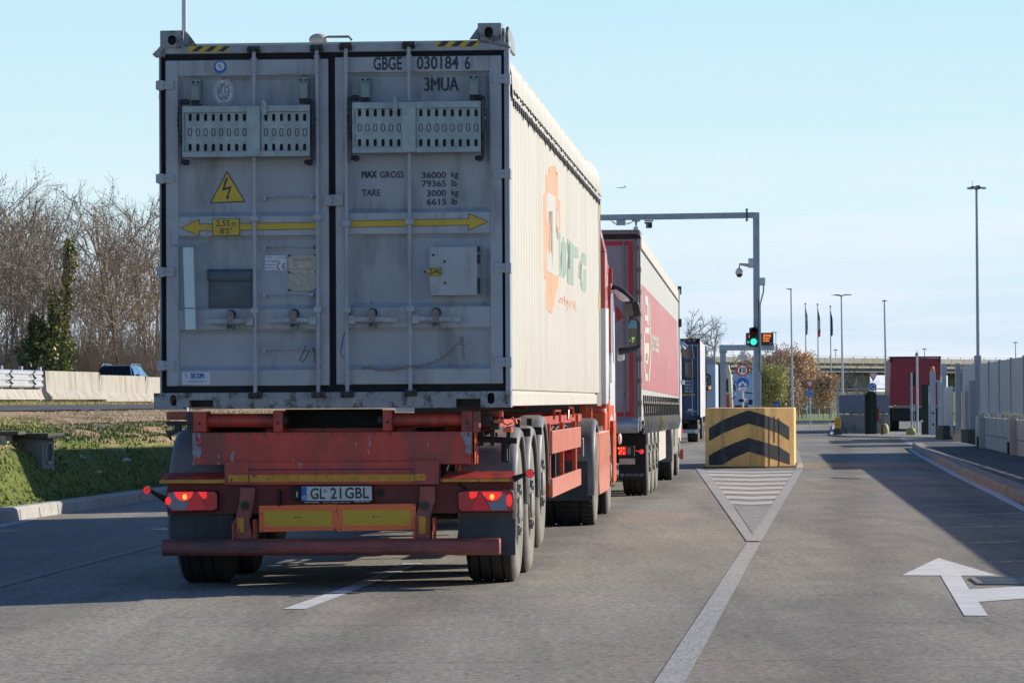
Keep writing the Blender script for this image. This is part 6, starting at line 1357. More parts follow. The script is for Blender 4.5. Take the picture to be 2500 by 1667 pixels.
poly_at(o, [z5(*p) for p in ((890, 750), (950, 690), (965, 770), (905, 790))], 14.57, .02, 'amber_lamp', mat('amber_glow', (.9, .5, .05), .4, emit=(1, .5, .05, .8)), T3)

# ================================================================== the lorries behind the yellow block
T4 = Frame(at(1741, 975, 150).x - 1.1, 150, math.atan(0.075))
B4 = T4.empty('box_trailer', 'white box trailer rear coloured pale blue for its shade, left of the cream and red cab', 'trailer')
pal = mat('shade_blue_box', (.46, .56, .68), .5, var=.05, scale=1)  # white box: the blue of its shade is put into the base colour
zt4 = T4.rear(1740, 888)[1]
m = MB(); m.box(-1.2, 1.2, 0, 9, .9, zt4); m.build('box', pal, B4); m = MB(); m.box(-1.2, 1.2, -.05, .2, zt4, zt4 + .25); m.build('roof_edge', M['fence_grey'], B4); m = MB(); m.box(-1.1, 1.1, .3, 8.8, .4, .9); m.build('frame', M['black'], B4); lorry_wheels(B4, (1.5, 2.8), .48, .48, 1.0, .36)
T5 = Frame(at(1790, 975, 158).x - 1.22, 158, math.atan(0.085))
R5 = T5.empty('tractor_unit', 'cream lorry cab with a red lower side, seen above the yellow block', 'truck')
def pb(par, pts, y, th, name, mt): return poly_at(par, [z5(*p) for p in pts], y, th, name, mt, T5)
m = MB(); a, b_ = T5.rear(1747, 1000), T5.rear(1765, 890); m.box(a[0], b_[0], -.6, -.3, .3, b_[1]); m.box(a[0] - .3, b_[0], -.6, -.3, .3, .9); m.build('cab_back', M['barrier_black'], R5, bevel=.05)
pb(R5, ((1262, 90), (1440, 120), (1500, 350), (1555, 1310), (1300, 1310), (1270, 600)), -.25, 1.2, 'cab', mat('cab_cream', (.70, .62, .42), .4, var=.04))
pb(R5, ((1325, 960), (1450, 900), (1480, 1310), (1325, 1310)), -.27, .02, 'red_panel', mat('cab_side_red', (.5, .06, .05), .4)); pb(R5, ((1370, 540), (1430, 560), (1440, 850), (1370, 880)), -.27, .02, 'side_window', M['glass'])
o = pb(R5, ((1545, 640), (1600, 640), (1640, 720), (1640, 830), (1590, 840)), -.2, .1, 'mirror', M['mirror_shell']); pb(R5, ((1610, 880), (1650, 890), (1660, 960), (1600, 960)), -.2, .1, 'mirror', M['white_paint']); m = MB(); m.tube([(T5.rear(*z5(*p), -.2)[0], -.2, T5.rear(*z5(*p), -.2)[1]) for p in ((1545, 1050), (1580, 1020), (1620, 960))], .03, 6); m.build('mirror_arm', M['black'], R5)
m = MB(); m.tube([(T5.rear(*z5(*p), -.28)[0], -.28, T5.rear(*z5(*p), -.28)[1]) for p in ((1310, 480), (1380, 520), (1430, 540))], .04, 6); m.build('mirror_arm', M['mirror_shell'], R5); lorry_wheels(R5, (.6,), .45, .45, .9, .34)
T6 = Frame(at(1822, 975, 176).x, 176, math.atan(0.075))
B6 = T6.empty('box_trailer', 'light blue box trailer with a letter G on its back, behind the round signs', 'trailer')
a, b_ = T6.rear(1789, 1000), T6.rear(1843, 915); m = MB(); m.box(a[0], b_[0], 0, 10, .85, b_[1]); m.build('box', mat('pale_box_light', (.42, .58, .78), .5, var=.04, scale=1), B6)
m = MB(); a, b_ = T6.rear(1792, 935), T6.rear(1797, 928); put_text(m, 'G', lambda u, v: (a[0] + (b_[0] - a[0]) * u, -.01, a[1] + (b_[1] - a[1]) * v), .02); a, b_ = T6.rear(1798, 935), T6.rear(1801.5, 928); put_text(m, '7', lambda u, v: (a[0] + (b_[0] - a[0]) * u, -.01, a[1] + (b_[1] - a[1]) * v), .02); m.build('lettering', M['ink'], B6)
m = MB(); a, b_ = T6.rear(1789, 915), T6.rear(1843, 908); m.box(a[0], b_[0], -.04, .2, a[1], b_[1]); m.build('roof_edge', M['fence_grey'], B6); m = MB(); a, b_ = T6.rear(1794, 999), T6.rear(1826, 989); m.box(a[0], b_[0], -.05, 0, a[1], b_[1]); m.build('bumper', M['ink'], B6, bevel=.05); lorry_wheels(B6, (1.5,), .45, .45, .9, .34)
m = MB(); m.box(-1, 1, .2, 9, .4, .85); m.build('frame', M['black'], B6)

# ================================================================== yellow and black block on the island
BD = 69.8; bx0, bx1 = gnd(1720, 1142).x, gnd(1941, 1142).x
zT = at(1830, 996, BD).z; bxc = (bx0 + bx1) / 2; bw = (bx1 - bx0) / 2
BL = thing('impact_block', 'large yellow concrete block with two black chevrons on the traffic island', 'concrete block', (bxc, BD, 0), -math.atan(.088))
AP = .30
def front(u): return -.12 + ((AP - u) / (AP + bw)) ** 2 * .30 if u < AP else -.12 + (u - AP) * 1.05
m = MB(); nU = 24
us_ = [-bw + 2 * bw * i / nU for i in range(nU + 1)]
us_ = sorted(us_ + [AP]); ring = [(u, front(u)) for u in us_] + [(bw, 5.2), (-bw, 5.2)]
m.prism(ring, lambda u, v, t: (u, v, t), 0, zT); m.build('block', M['barrier_yellow'], BL, bevel=.015)
z7 = lambda x, y: (1650 + x / 3.92, 780 + y / 3.92)
def blk(px, py):
    p_ = at(px, py, BD); return p_.x - bxc, p_.z
def chev(pts_top, pts_bot):
    mb_ = MB(); A_, B2_ = [blk(*z7(*p)) for p in pts_top], [blk(*z7(*p)) for p in pts_bot]
    rows_ = []
    for (ua, za), (ub, zb_) in zip(A_, B2_):
        ua = max(-bw + .01, min(bw - .01, ua)); rows_.append([(ua, front(ua) - .006, za), (ua, front(ua) - .006, zb_)])
    fine = []
    for r0, r1 in zip(rows_, rows_[1:]):
        for k_ in range(6):
            t = k_ / 6; fine.append([(r0[j][0] + (r1[j][0] - r0[j][0]) * t, front(r0[j][0] + (r1[j][0] - r0[j][0]) * t) - .006, r0[j][2] + (r1[j][2] - r0[j][2]) * t) for j in (0, 1)])
    fine.append(rows_[-1]); mb_.grid(fine); return mb_.build('chevron', M['barrier_black'], BL)
chev([(315, 1040), (440, 965), (560, 915), (692, 868), (850, 912), (985, 962), (1083, 1028)], [(315, 1165), (440, 1092), (560, 1042), (692, 994), (850, 1036), (985, 1085), (1085, 1153)])
chev([(315, 1300), (440, 1232), (560, 1180), (697, 1130), (850, 1172), (985, 1215), (1088, 1285)], [(315, 1394), (390, 1390), (520, 1320), (697, 1262), (850, 1305), (985, 1350), (1090, 1388)])
m = MB()
for xx, ya, yb2 in ((893, 925, 1400), (942, 925, 1180), (985, 940, 1420)):
    u_, z1_ = blk(*z7(xx, ya)); _, z0_ = blk(*z7(xx, yb2)); m.box(u_ - .004, u_ + .004, front(u_) - .009, front(u_) + .01, z0_, z1_)
m.build('crack', M['crack'], BL)
m = MB(); m.prism([(u * 1.04, v - .06 if v < 1 else v) for u, v in ring], lambda u, v, t: (u, v, t), 0.0, 0.03); m.build('base', M['concrete_dark'], BL)

# ================================================================== gantry, camera, traffic light
def post_thing(name, label, cat, p, group=None): return thing(name, label, cat, (p.x, p.y, 0), 0, group)
GD = 96.0; gp = at(1848, 975, GD); gz = at(1848, 519, GD).z
GA = post_thing('gantry', 'tall grey steel gantry whose beam reaches left over the lorries', 'gantry', gp)
def loc(th_, px, py, D): p_ = at(px, py, D); return (p_.x - th_.location.x, p_.y - th_.location.y, p_.z)
m = MB(); hw = .085; xo = loc(GA, 1848, 530, GD)[0]
top = loc(GA, 1846, 519, GD)
m.prism([(-hw, 0), (hw, 0), (hw + top[0], top[2]), (-hw + top[0], top[2] - .0)], lambda u, v, t: (u, t, v), -hw, hw); m.build('post', M['post_steel'], GA, bevel=.01)
p0 = loc(GA, 1842, 525.5, GD); p1_ = loc(GA, 1380, 533, GD)
m = MB(); m.obox((p0[0] + .02, 0, p0[2] + .0), (p1_[0], 0, p1_[2]), .15, .155); m.build('beam', M['post_steel'], GA, bevel=.01)
m = MB(); q_ = loc(GA, 1823, 525, GD); m.box(q_[0] - .015, q_[0] + .015, -.14, .14, q_[2] - .17, q_[2] + .17)
for dz in (-.14, .14): m.tube([(q_[0] - .04, -.1, q_[2] + dz), (q_[0] + .04, -.1, q_[2] + dz)], .012, 6)
m.build('flange', M['dark_steel'], GA)
m = MB()
for px_ in (1522, 1545, 1575): q_ = loc(GA, px_, 533, GD); m.box(q_[0] - .01, q_[0] + .01, -.09, .09, q_[2] - .09, q_[2] + .095)
m.build('clamp', M['galv'], GA)
def gthing(name, label, cat, px, py, D=GD, group=None): p_ = at(px, py, D); return thing(name, label, cat, p_, 0, group)
def rect(th_, x0, y0, x1, y1, D, y_a, y_b, name, mt, bev=.01):
    a_, b__ = loc(th_, x0, y0, D), loc(th_, x1, y1, D); lz = th_.location.z; m_ = MB(); m_.box(a_[0], b__[0], y_a, y_b, b__[2] - lz, a_[2] - lz); return m_.build(name, mt, th_, bevel=bev)
o = gthing('junction_box', 'small grey cable box hanging under the gantry beam', 'junction box', 1516, 545); rect(o, 1505, 538, 1527, 550, GD, -.1, .1, 'box', M['post_steel'])
m = MB(); lz = o.location
for s_, e_ in (((1492, 538), (1505, 549)), ((1496, 540), (1505, 545)), ((1545, 541), (1528, 545)), ((1545, 541), (1528, 548))):
    A_, B2_ = at(*s_, GD) - lz, at(*e_, GD) - lz; m.tube([A_, (A_ + B2_) / 2 + Vector((0, 0, -.02)), B2_], .008, 5)
m.build('cable', M['dark_steel'], o)
o = gthing('traffic_sensor', 'pale sensor on a short stalk under the gantry beam', 'sensor', 1553, 548); rect(o, 1543, 538, 1563, 541, GD, -.08, .08, 'plate', M['post_steel']); m = MB(); A_, B2_ = at(1553, 541, GD) - o.location, at(1553, 555, GD) - o.location; m.tube([A_, B2_], [.04, .018], 8); m.build('stalk', M['post_steel'], o); rect(o, 1546.5, 554, 1557.5, 561, GD, -.06, .06, 'head', M['pole_pale'])
o = gthing('surveillance_camera', 'black and grey camera under the gantry beam, above open sky', 'camera', 1585, 548); rect(o, 1574, 538, 1595, 541, GD, -.08, .08, 'plate', M['post_steel']); rect(o, 1573, 543, 1592, 546, GD, -.12, .1, 'hood', M['black'])
poly_at(o, [(0, 0)], 0, 0, 'x', M['black']) if False else None
rect(o, 1577, 546, 1592, 557, GD, -.14, .1, 'housing', M['rim'], .02); rect(o, 1583, 547, 1591, 556, GD, -.155, -.141, 'lens', M['black'])
o = gthing('surveillance_camera', 'white dome camera on a bracket left of the gantry post', 'camera', 1805, 660)
rect(o, 1827, 631, 1841, 654, GD, -.08, .08, 'box', M['pole_pale']); m = MB(); A_ = [at(*p, GD) - o.location for p in ((1828, 648), (1806, 645), (1805, 656))]; m.tube(A_, [.05, .035, .03], 8); m.build('arm', M['pole_pale'], o, smooth=True)
m = MB(); c_ = at(1805, 662, GD) - o.location; m.lathe([(0.02, .09), (.05, .08), (.09, .03), (.11, -.03), (.115, -.07), (.09, -.075), (.0001, -.075)], c_, (0, 0, 1), 20); dome_ = m.build('shell', M['white_paint'], o, smooth=True); m = MB(); m.lathe([(.088, -.075), (.08, -.12), (.05, -.16), (0.0001, -.17)], c_, (0, 0, 1), 20); m.build('dome', M['glass'], o, smooth=True)
o = gthing('junction_box', 'grey box with a cable on the right side of the gantry post', 'junction box', 1860, 685); rect(o, 1853, 678, 1868, 697, GD, -.07, .07, 'box', M['pole_pale'])
m = MB(); m.tube([at(*p, GD) - o.location for p in ((1864, 697), (1864, 712), (1859, 730), (1856, 745), (1857, 860), (1857, 985))], [.022, .022, .022, .016, .016, .016], 8); m.build('cable', M['galv'], o, smooth=True)
m = MB(); m.tube([at(*p, GD - .15) - o.location for p in ((1852, 730), (1854, 900), (1862, 925), (1864, 990))], .012, 6); m.build('cable', M['dark_steel'], o, smooth=True)
# traffic light
z8 = lambda x, y: (1800 + x / 13.07, 780 + y / 13.07)
o = gthing('traffic_light', 'two-lamp black traffic light showing green on the gantry post', 'traffic light', *z8(560, 560), GD - .3)
TD = GD - .35
c = MB(); A_, B2_ = at(*z8(400, 255), TD) - o.location, at(*z8(685, 865), TD) - o.location; c.box(A_.x, B2_.x, -.06, .22, B2_.z, A_.z); c.build('housing', M['barrier_black'], o, bevel=.02)
for cy_, mt_, nm in ((390, M['dark_lens'], 'red_lens'), (710, M['green_light'], 'green_lens')):
    c_ = at(*z8(515, cy_), TD) - o.location; r_ = 100 / 13.07 * TD / FPX
    m = MB(); m.lathe([(0.0001, .03), (r_ * .6, .025), (r_, 0)], (c_.x, -.08, c_.z), (0, -1, 0), 24); m.build(nm, mt_, o, smooth=True)
    m = MB(); m.lathe([(r_ * 1.12, 0), (r_ * 1.15, .22), (r_ * 1.10, .22), (r_ * 1.07, 0)], (c_.x, -.06, c_.z), (0, -1, 0), 24, a0=R(-115), a1=R(115)); m.build('visor', M['mirror_shell'], o, smooth=True)
m = MB(); c_ = at(*z8(520, 390), TD) - o.location; m.disc((c_.x, -.065, c_.z), (0, -1, 0), 150 / 13.07 * TD / FPX * .98, .01, 24); m.build('backing_disc', M['black'], o)
c_ = at(*z8(350, 720), TD) - o.location; m = MB(); m.disc((c_.x, -.05, c_.z), (0, -1, 0), .035, .02, 14); m.build('side_lens', mat('green_dim', (.02, .4, .3), .3, emit=(.03, .6, .4, .6)), o)
m = MB(); a_, b__ = at(*z8(330, 640), TD) - o.location, at(*z8(402, 800), TD) - o.location; m.box(a_.x, b__.x, -.04, .1, b__.z, a_.z); m.build('side_housing', M['barrier_black'], o)
m = MB(); a_, b__ = at(*z8(560, 200), TD) - o.location, at(*z8(600, 255), TD) - o.location; m.box(a_.x, b__.x, 0, .1, b__.z, a_.z); m.build('bracket', M['black'], o)
# message sign on the second portal
PD = 125.0
o = thing('portal', 'low grey steel portal with a short post behind the traffic light', 'portal', (at(1770, 975, PD).x, PD, 0))
rect(o, 1756, 842, 1890, 855, PD, -.1, .1, 'beam', M['post_steel'], .02); rect(o, 1756, 855, 1775, 862, PD, -.09, .09, 'post_head', M['post_steel']); a_ = loc(o, 1758, 860, PD); m = MB(); m.box(a_[0], a_[0] + .2, -.09, .09, 0, a_[2]); m.build('post', M['post_steel'], o)
o = gthing('message_sign', 'black electronic sign with orange words behind the traffic light', 'sign', 1853, 830, PD)
rect(o, *z8(260, 430), *z8(1135, 820), PD, -.35, -.12, 'housing', mat('sign_case', (.03, .035, .045), .5), .03)
m = MB()
for tx, x0, x1, y0, y1 in (('I', 352, 385, 488, 595), ('ZIONE', 800, 1050, 480, 560), ('tori', 800, 1005, 580, 640), ('orsia', 800, 995, 655, 708)):
    a_, b__ = at(*z8(x0, y1), PD) - o.location, at(*z8(x1, y0), PD) - o.location
    put_text(m, tx, lambda u, v: (a_.x + (b__.x - a_.x) * u, -.36, a_.z + (b__.z - a_.z) * v), .01)
m.build('sign_text', M['led'], o)
m = MB(); a_, b__ = at(*z8(1000, 772), PD) - o.location, at(*z8(1070, 755), PD) - o.location; m.box(a_.x, b__.x, -.356, -.352, a_.z, b__.z); m.build('maker_mark', M['grey_rail'], o)
o = gthing('surveillance_camera', 'grey flat camera housing hanging under the low portal', 'camera', 1813, 870, PD); rect(o, 1801, 866, 1825, 877, PD, -.1, .1, 'housing', M['pole_pale'], .03); m = MB()
for px_ in (1809, 1817): m.tube([at(px_ - .5, 856, PD) - o.location, at(px_ + .5, 867, PD) - o.location], .01, 5)
m.build('stalk', M['dark_steel'], o)
# signs between block and lorries
SD = 122.0
def disc_sign(th_, px, py, r, D, layers, yb_=0.0):
    c_ = at(px, py, D) - th_.location
    out = None
    for i, (nm, k_, mt_) in enumerate(layers):
        m_ = MB(); m_.disc((c_.x, yb_ - i * .012, c_.z), (0, -1, 0), r * k_ * D / FPX, .012, 32); ob_ = m_.build(nm, mt_, th_ if out is None else out); out = out or ob_
    return out, c_
def pole(th_, px, py_top, D, r=.03, name='post', mt=None):
    a_ = at(px, py_top, D) - th_.location; g0 = -th_.location.z; m_ = MB(); m_.tube([(a_.x, .04, g0), (a_.x, .04, a_.z)], r, 8); return m_.build(name, mt or M['pole_pale'], th_, smooth=True)
def gsign(name, label, cat, px, D, group=None): p_ = at(px, 975, D); return thing(name, label, cat, (p_.x, D, 0), 0, group)
o = gsign('road_sign', 'round red and white speed limit sign reading 10', 'sign', 1812, SD)
d_o, c_ = disc_sign(o, 1812.5, 903.5, 15.3, SD, (('plate', 1, M['sign_red']), ('face', .76, M['sign_white'])))
m = MB(); sc = SD / FPX; 
for ch_, xa, xb in (('1', -7, -3.4), ('0', 0.2, 7.5)): put_text(m, ch_, lambda u, v: (c_.x + (xa + (xb - xa) * u) * sc, -.03, c_.z + (-6.5 + 13 * v) * sc), .02)
m.build('sign_text', M['black'], d_o); pole(o, 1812.5, 893, SD + .3)
o = gsign('road_sign', 'round blue sign with two spreading white arrows under the 10 sign', 'sign', 1813, SD)
d_o, c_ = disc_sign(o, 1813, 936, 15, SD, (('plate', 1, M['sign_blue']),))
m = MB()
for s_ in (1, -1): m.prism([(c_.x + s_ * x * sc, c_.z + z * sc) for x, z in ((0, 6.5), (6, .5), (8, 3), (11.3, -7), (1.8, -4), (3.8, -2), (0, 1.5))][::s_], lambda u, v, t: (u, t, v), -.03, -.014)
m.build('symbol', M['sign_white'], d_o)
o = gsign('scanner_pole', 'thin white pole carrying two small scanner heads behind the block', 'camera pole', 1814, 118); pole(o, 1814, 957, 118, .025); rect(o, 1804, 944, 1821, 954, 118, -.1, .1, 'scanner_head', M['pole_pale'], .03); rect(o, 1803, 974, 1815, 981, 118, -.1, .1, 'scanner_head', M['black'], .01); rect(o, 1815, 972, 1821, 980, 118, -.1, .1, 'scanner_shell', M['white_paint'], .02)
o = gsign('camera_bracket', 'black round lamp on thin dark brackets left of the gantry post', 'camera', 1836, 105)
m = MB()
for a1, a2 in (((1818, 958), (1837, 960)), ((1818, 984), (1837, 987))): m.tube([at(*a1, 105) - o.location, at(*a2, 105) - o.location], .02, 6)
c_ = at(1832, 980, 105) - o.location; m.disc((c_.x, 0, c_.z), (0, -1, 0), .065, .05, 16); m.build('bracket', M['black'], o)
rect(o, 1837, 880, 1843, 996, 105, -.05, .05, 'mount', M['pole_pale'])
m = MB(); m.box(-.02 + loc(o, 1840, 0, 105)[0], .06 + loc(o, 1840, 0, 105)[0], -.03, .03, 0, loc(o, 1840, 900, 105)[2]); m.build('post', M['pole_pale'], o)
o = gsign('road_sign', 'small round blue sign with a white arrow pointing right', 'sign', 1897, 150); d_o, c_ = disc_sign(o, 1896.5, 988, 8.4, 150, (('plate', 1, M['sign_blue']),)); sc = 150 / FPX
m = MB(); m.prism([(c_.x + x * sc, c_.z + z * sc) for x, z in ((-6, -1), (1, -1), (1, -4), (6, 0), (1, 4), (1, 1), (-6, 1))], lambda u, v, t: (u, t, v), -.02, -.014); m.build('symbol', M['sign_white'], d_o); pole(o, 1896.5, 990, 150)
def roundabout(px, py, r, tpx, tpy, tr, D, label1, label2, pb):
    o_ = gsign('road_sign', label2, 'sign', px, D); s_ = D / FPX
    d__, c__ = disc_sign(o_, px, py, r, D, (('plate', 1, M['sign_white']), ('face', .92, M['sign_blue'])))
    m_ = MB()
    for j in range(3):
        a0_ = R(100 - j * 120); pts = [(c__.x + r * .62 * s_ * math.cos(a0_ - R(k_ * 14)), c__.z + r * .62 * s_ * math.sin(a0_ - R(k_ * 14))) for k_ in range(6)]; pin = [(c__.x + r * .40 * s_ * math.cos(a0_ - R(k_ * 14)), c__.z + r * .40 * s_ * math.sin(a0_ - R(k_ * 14))) for k_ in range(6)]
        m_.prism((pts + pin[::-1])[::-1], lambda u, v, t: (u, t, v), -.04, -.026)
        e_ = a0_ - R(100); m_.prism([(c__.x + r * .80 * s_ * math.cos(e_ + R(38)), c__.z + r * .80 * s_ * math.sin(e_ + R(38))), (c__.x + r * .24 * s_ * math.cos(e_ + R(34)), c__.z + r * .24 * s_ * math.sin(e_ + R(34))), (c__.x + r * .52 * s_ * math.cos(e_), c__.z + r * .52 * s_ * math.sin(e_))], lambda u, v, t: (u, t, v), -.04, -.026)
    m_.build('symbol', M['sign_white'], d__); pole(o_, pb, py, D, .03)
    o_ = gsign('road_sign', label1, 'sign', tpx, D); a_ = at(tpx, tpy, D) - o_.location; t_ = tr * s_
    m_ = MB(); m_.prism([(a_.x - t_, a_.z + t_ * .85), (a_.x, a_.z - t_ * .85), (a_.x + t_, a_.z + t_ * .85)], lambda u, v, t: (u, t, v), -.015, 0); q_ = m_.build('plate', M['sign_red'], o_)
    m_ = MB(); t2_ = t_ * .66; zc = a_.z + t_ * .13; m_.prism([(a_.x - t2_, zc + t2_ * .85), (a_.x, zc - t2_ * .85), (a_.x + t2_, zc + t2_ * .85)], lambda u, v, t: (u, t, v), -.03, -.017); m_.build('face', M['sign_white'], q_)
roundabout(1977, 960.5, 10, 1977, 940, 12, 170, 'red and white give way triangle among the flagpoles', 'blue roundabout sign among the flagpoles', 1978)
roundabout(2130.5, 944, 9.6, 2131.5, 920, 12.5, 160, 'red and white give way triangle left of the parked red trailer', 'blue roundabout sign left of the parked red trailer', 2130)

# ================================================================== flagpoles and lamp posts
def flag(px, D, top_y, fx, fy0, fy1, stripes, label, bent):
    o_ = gsign('flagpole', label, 'flagpole', px, D, 'flagpoles by the roundabout'); a_ = at(px, top_y, D) - o_.location; b_ = at(px + 3.2, 1031, D) - o_.location
    m_ = MB(); m_.tube([(b_.x, 0, 0), (a_.x, 0, a_.z)], [.055, .03], 8); m_.build('pole', M['pole_pale'], o_, smooth=True); m_ = MB(); m_.ball((a_.x, 0, a_.z), .06, 8, 6); m_.build('finial', M['dark_steel'], o_)
    n_ = 12; f_ = MB(); W_ = 5
    zt_ = (at(fx, fy0, D) - o_.location).z; zb_ = (at(fx, fy1, D) - o_.location).z; x0_ = (at(fx, fy0, D) - o_.location).x
    P_ = []
    for i in range(n_ + 1):
        t = i / n_; row = []
        for j in range(W_ + 1):
            s_ = j / W_; wd = (0.04 + bent * (t ** .7) * (1 - .25 * max(0, t - .8) / .2)) ; row.append((x0_ + s_ * wd + .03 * math.sin(t * 6) * s_, .10 * math.sin(s_ * 9 + t * 4) * s_, zt_ + (zb_ - zt_) * t - s_ * .22 * (t > .05) - .1 * math.sin(s_ * 5) * t))
        P_.append(row)
    nv = W_ + 1
    f_.v = [q for r_ in P_ for q in r_]
    for i in range(n_):
        for j in range(W_):
            f_.f.append((i * nv + j, (i + 1) * nv + j, (i + 1) * nv + j + 1, i * nv + j + 1)); t = (i + .5) / n_; f_.mi.append(0 if t < stripes[0][1] else (1 if t < stripes[1][1] else 2))
    f_.build('flag', [s_[0] for s_ in stripes], o_, smooth=True)
navy = mat('flag_navy', (.04, .08, .30), .7); white_f = mat('flag_white', (.75, .75, .78), .7); green_f = mat('flag_green', (.03, .36, .16), .7); red_f = mat('flag_red', (.60, .04, .05), .7); gf = mat('flag_grey', (.36, .42, .58), .7, var=.4, scale=3)
flag(1966, 235, 742, 1965, 745, 812, ((gf, .33), (white_f, .5), (gf, 1.1)), 'flagpole with a pale grey and blue flag, furthest left of the flags', .22)
flag(1996, 235, 743, 1995, 748, 817, ((green_f, .38), (white_f, .74), (red_f, 1.1)), 'flagpole with a limp green, white and red flag', .24)
flag(2027, 235, 748, 2026, 752, 815, ((navy, .4), (navy, .7), (navy, 1.1)), 'flagpole with a dark blue flag hanging limp', .22)
LG = 'street lamps near the roundabout'
def lamp_post(px, py, bx, D, label, kind, r=.07, zb=0.0):
    o_ = gsign('street_lamp', label, 'street lamp', bx, D, LG); a_ = at(px, py, D) - o_.location; m_ = MB(); m_.tube([(0, 0, zb), (a_.x, 0, a_.z)], [r, r * .55], 8); m_.build('pole', M['pole_pale'], o_, smooth=True)
    s_ = D / FPX; m_ = MB()
    if kind == 'double': m_.prism([(a_.x + x * s_, a_.z + z * s_) for x, z in ((-26, 0), (-10, 2.5), (0, 0), (10, 2.5), (25, 2), (24, .5), (10, 0), (0, -2.5), (-10, -.5))][::-1], lambda u, v, t: (u, t, v), -.15, .15)
    elif kind == 'left': m_.prism([(a_.x + x * s_, a_.z + z * s_) for x, z in ((-12, 1.5), (2, 0), (2, 1.8), (-8, 3))], lambda u, v, t: (u, t, v), -.15, .15)
    else: m_.prism([(a_.x + x * s_, a_.z + z * s_) for x, z in ((-6, 0), (7, 0), (3, 2), (-4, 2))], lambda u, v, t: (u, t, v), -.15, .15)
    m_.build('lamp_head', M['dark_steel'], o_)
lamp_post(1931, 707, 1935, 200, 'slim lamp post with a short arm to the left, beside the autumn trees', 'left')
lamp_post(2054, 721, 2058, 190, 'lamp post with two wing-like arms right of the flags', 'double')
lamp_post(2159, 735, 2165, 175, 'tall single lamp post left of the parked red trailer', 'single')
lamp_post(1894, 813, 1898, 330, 'faint thin lamp post above the autumn trees', 'left', .06)
# high mast on the right
MD = 150.0
o = gsign('light_mast', 'tall tapering light mast with a flat ring of lamps on the right', 'light mast', 2389, MD); a_ = at(2384, 460, MD) - o.location
m = MB(); m.tube([(0, 0, 0), (a_.x, 0, a_.z)], [.085, .05], 12); m.build('mast', mat('mast_blue', (.38, .42, .52), .4, .2, var=.05), o, smooth=True)
m = MB(); s_ = MD / FPX
m.lathe([(.05, .0), (.25, .08), (.27, .02), (.05, -.06)], a_, (0, 0, 1), 14); m.build('hub', M['dark_steel'], o)
for j in range(6):
    t = R(60 * j + 15); c_ = Vector((a_.x + .33 * math.cos(t), .33 * math.sin(t), a_.z - .01)); m = MB(); m.box(c_.x - .09, c_.x + .09, c_.y - .07, c_.y + .07, c_.z - .02, c_.z + .05); m.build('floodlight', M['post_steel'], o, bevel=.01)
m = MB(); m.tube([(a_.x + .02, 0, a_.z), (a_.x - .0, 0, a_.z + .10), (a_.x + .13, 0, a_.z + .12)], .02, 6); m.tube([(a_.x - .16, 0, a_.z), (a_.x - .17, 0, a_.z + .32)], .008, 5); m.build('aerial', M['dark_steel'], o)
# mast behind the nearest container
o = thing('light_mast', 'white pole rising behind the left top corner of the grey container', 'mast', (at(452, 975, 70).x, 70, 0)); a_ = at(449, -260, 70) - o.location; m = MB(); m.tube([(0, 0, 0), (a_.x, 0, a_.z)], [.07, .045], 12); m.build('pole', M['pole_pale'], o, smooth=True)
# small aeroplane in the sky
AD = 2600.0; o = gthing('aeroplane', 'tiny pale airliner low in the sky', 'aeroplane', 1516, 459, AD); s_ = AD / FPX
wp = mat('plane_white', (.75, .78, .82), .4)
m = MB(); m.tube([(-11 * s_, 0, 0), (-9 * s_, 0, .3 * s_), (8 * s_, 0, .5 * s_), (12 * s_, 0, 1.2 * s_)], [.1, 1.4 * s_ * .5, 1.4 * s_ * .5, .1], 8); m.build('fuselage', wp, o, smooth=True)
m = MB(); m.prism([(7 * s_, .6 * s_), (10 * s_, 5.5 * s_), (12 * s_, 5.5 * s_), (11 * s_, .8 * s_)], lambda u, v, t: (u, t, v), -.3, .3); m.build('tail_fin', wp, o); m = MB(); m.add([(-2 * s_, 0, 0), (2 * s_, 0, 0), (7 * s_, -12 * s_, .4 * s_), (5 * s_, -12 * s_, .4 * s_)], [(0, 1, 2, 3)]); m.add([(-2 * s_, 0, 0), (2 * s_, 0, 0), (7 * s_, 12 * s_, .4 * s_), (5 * s_, 12 * s_, .4 * s_)], [(0, 1, 2, 3)]); m.build('wing', wp, o, solid=.5)

# ================================================================== right side: wall, fence, gate area
def wx(D): return WALLD(D)
wa, wb_ = 24.0, 89.5
WL = Frame(wx(79), 79, math.atan(.0725))
o = WL.empty('boundary_wall', 'low stained concrete wall carrying the grey fence panels on the right', 'wall')
m = MB(); ztop = at(2450, 1022, 79).z
L0, L1_ = (wa - 79) * 1.0037, (wb_ - 79) * 1.0037
m.box(0, .25, L0, L1_, 0.1, ztop); m.build('wall', M['concrete'], o, bevel=.01)
m = MB(); m.box(-.012, -.002, L0, L1_, ztop * .52, ztop * .52 + .012); m.build('joint', M['concrete_dark'], o)
for k_ in range(7):
    yy = 6.6 - k_ * 11
    m = MB(); m.box(-.14, -.003, yy, yy + .5, .1, ztop + .06); pc = m.build('pilaster', M['concrete'], o, bevel=.01); m = MB(); m.box(-.18, -.145, yy + .1, yy + .4, .12, .42); m.build('socket', M['black'], pc)
fz = at(2495, 868, 72).z; FG = 'grey fence panels along the right-hand wall'
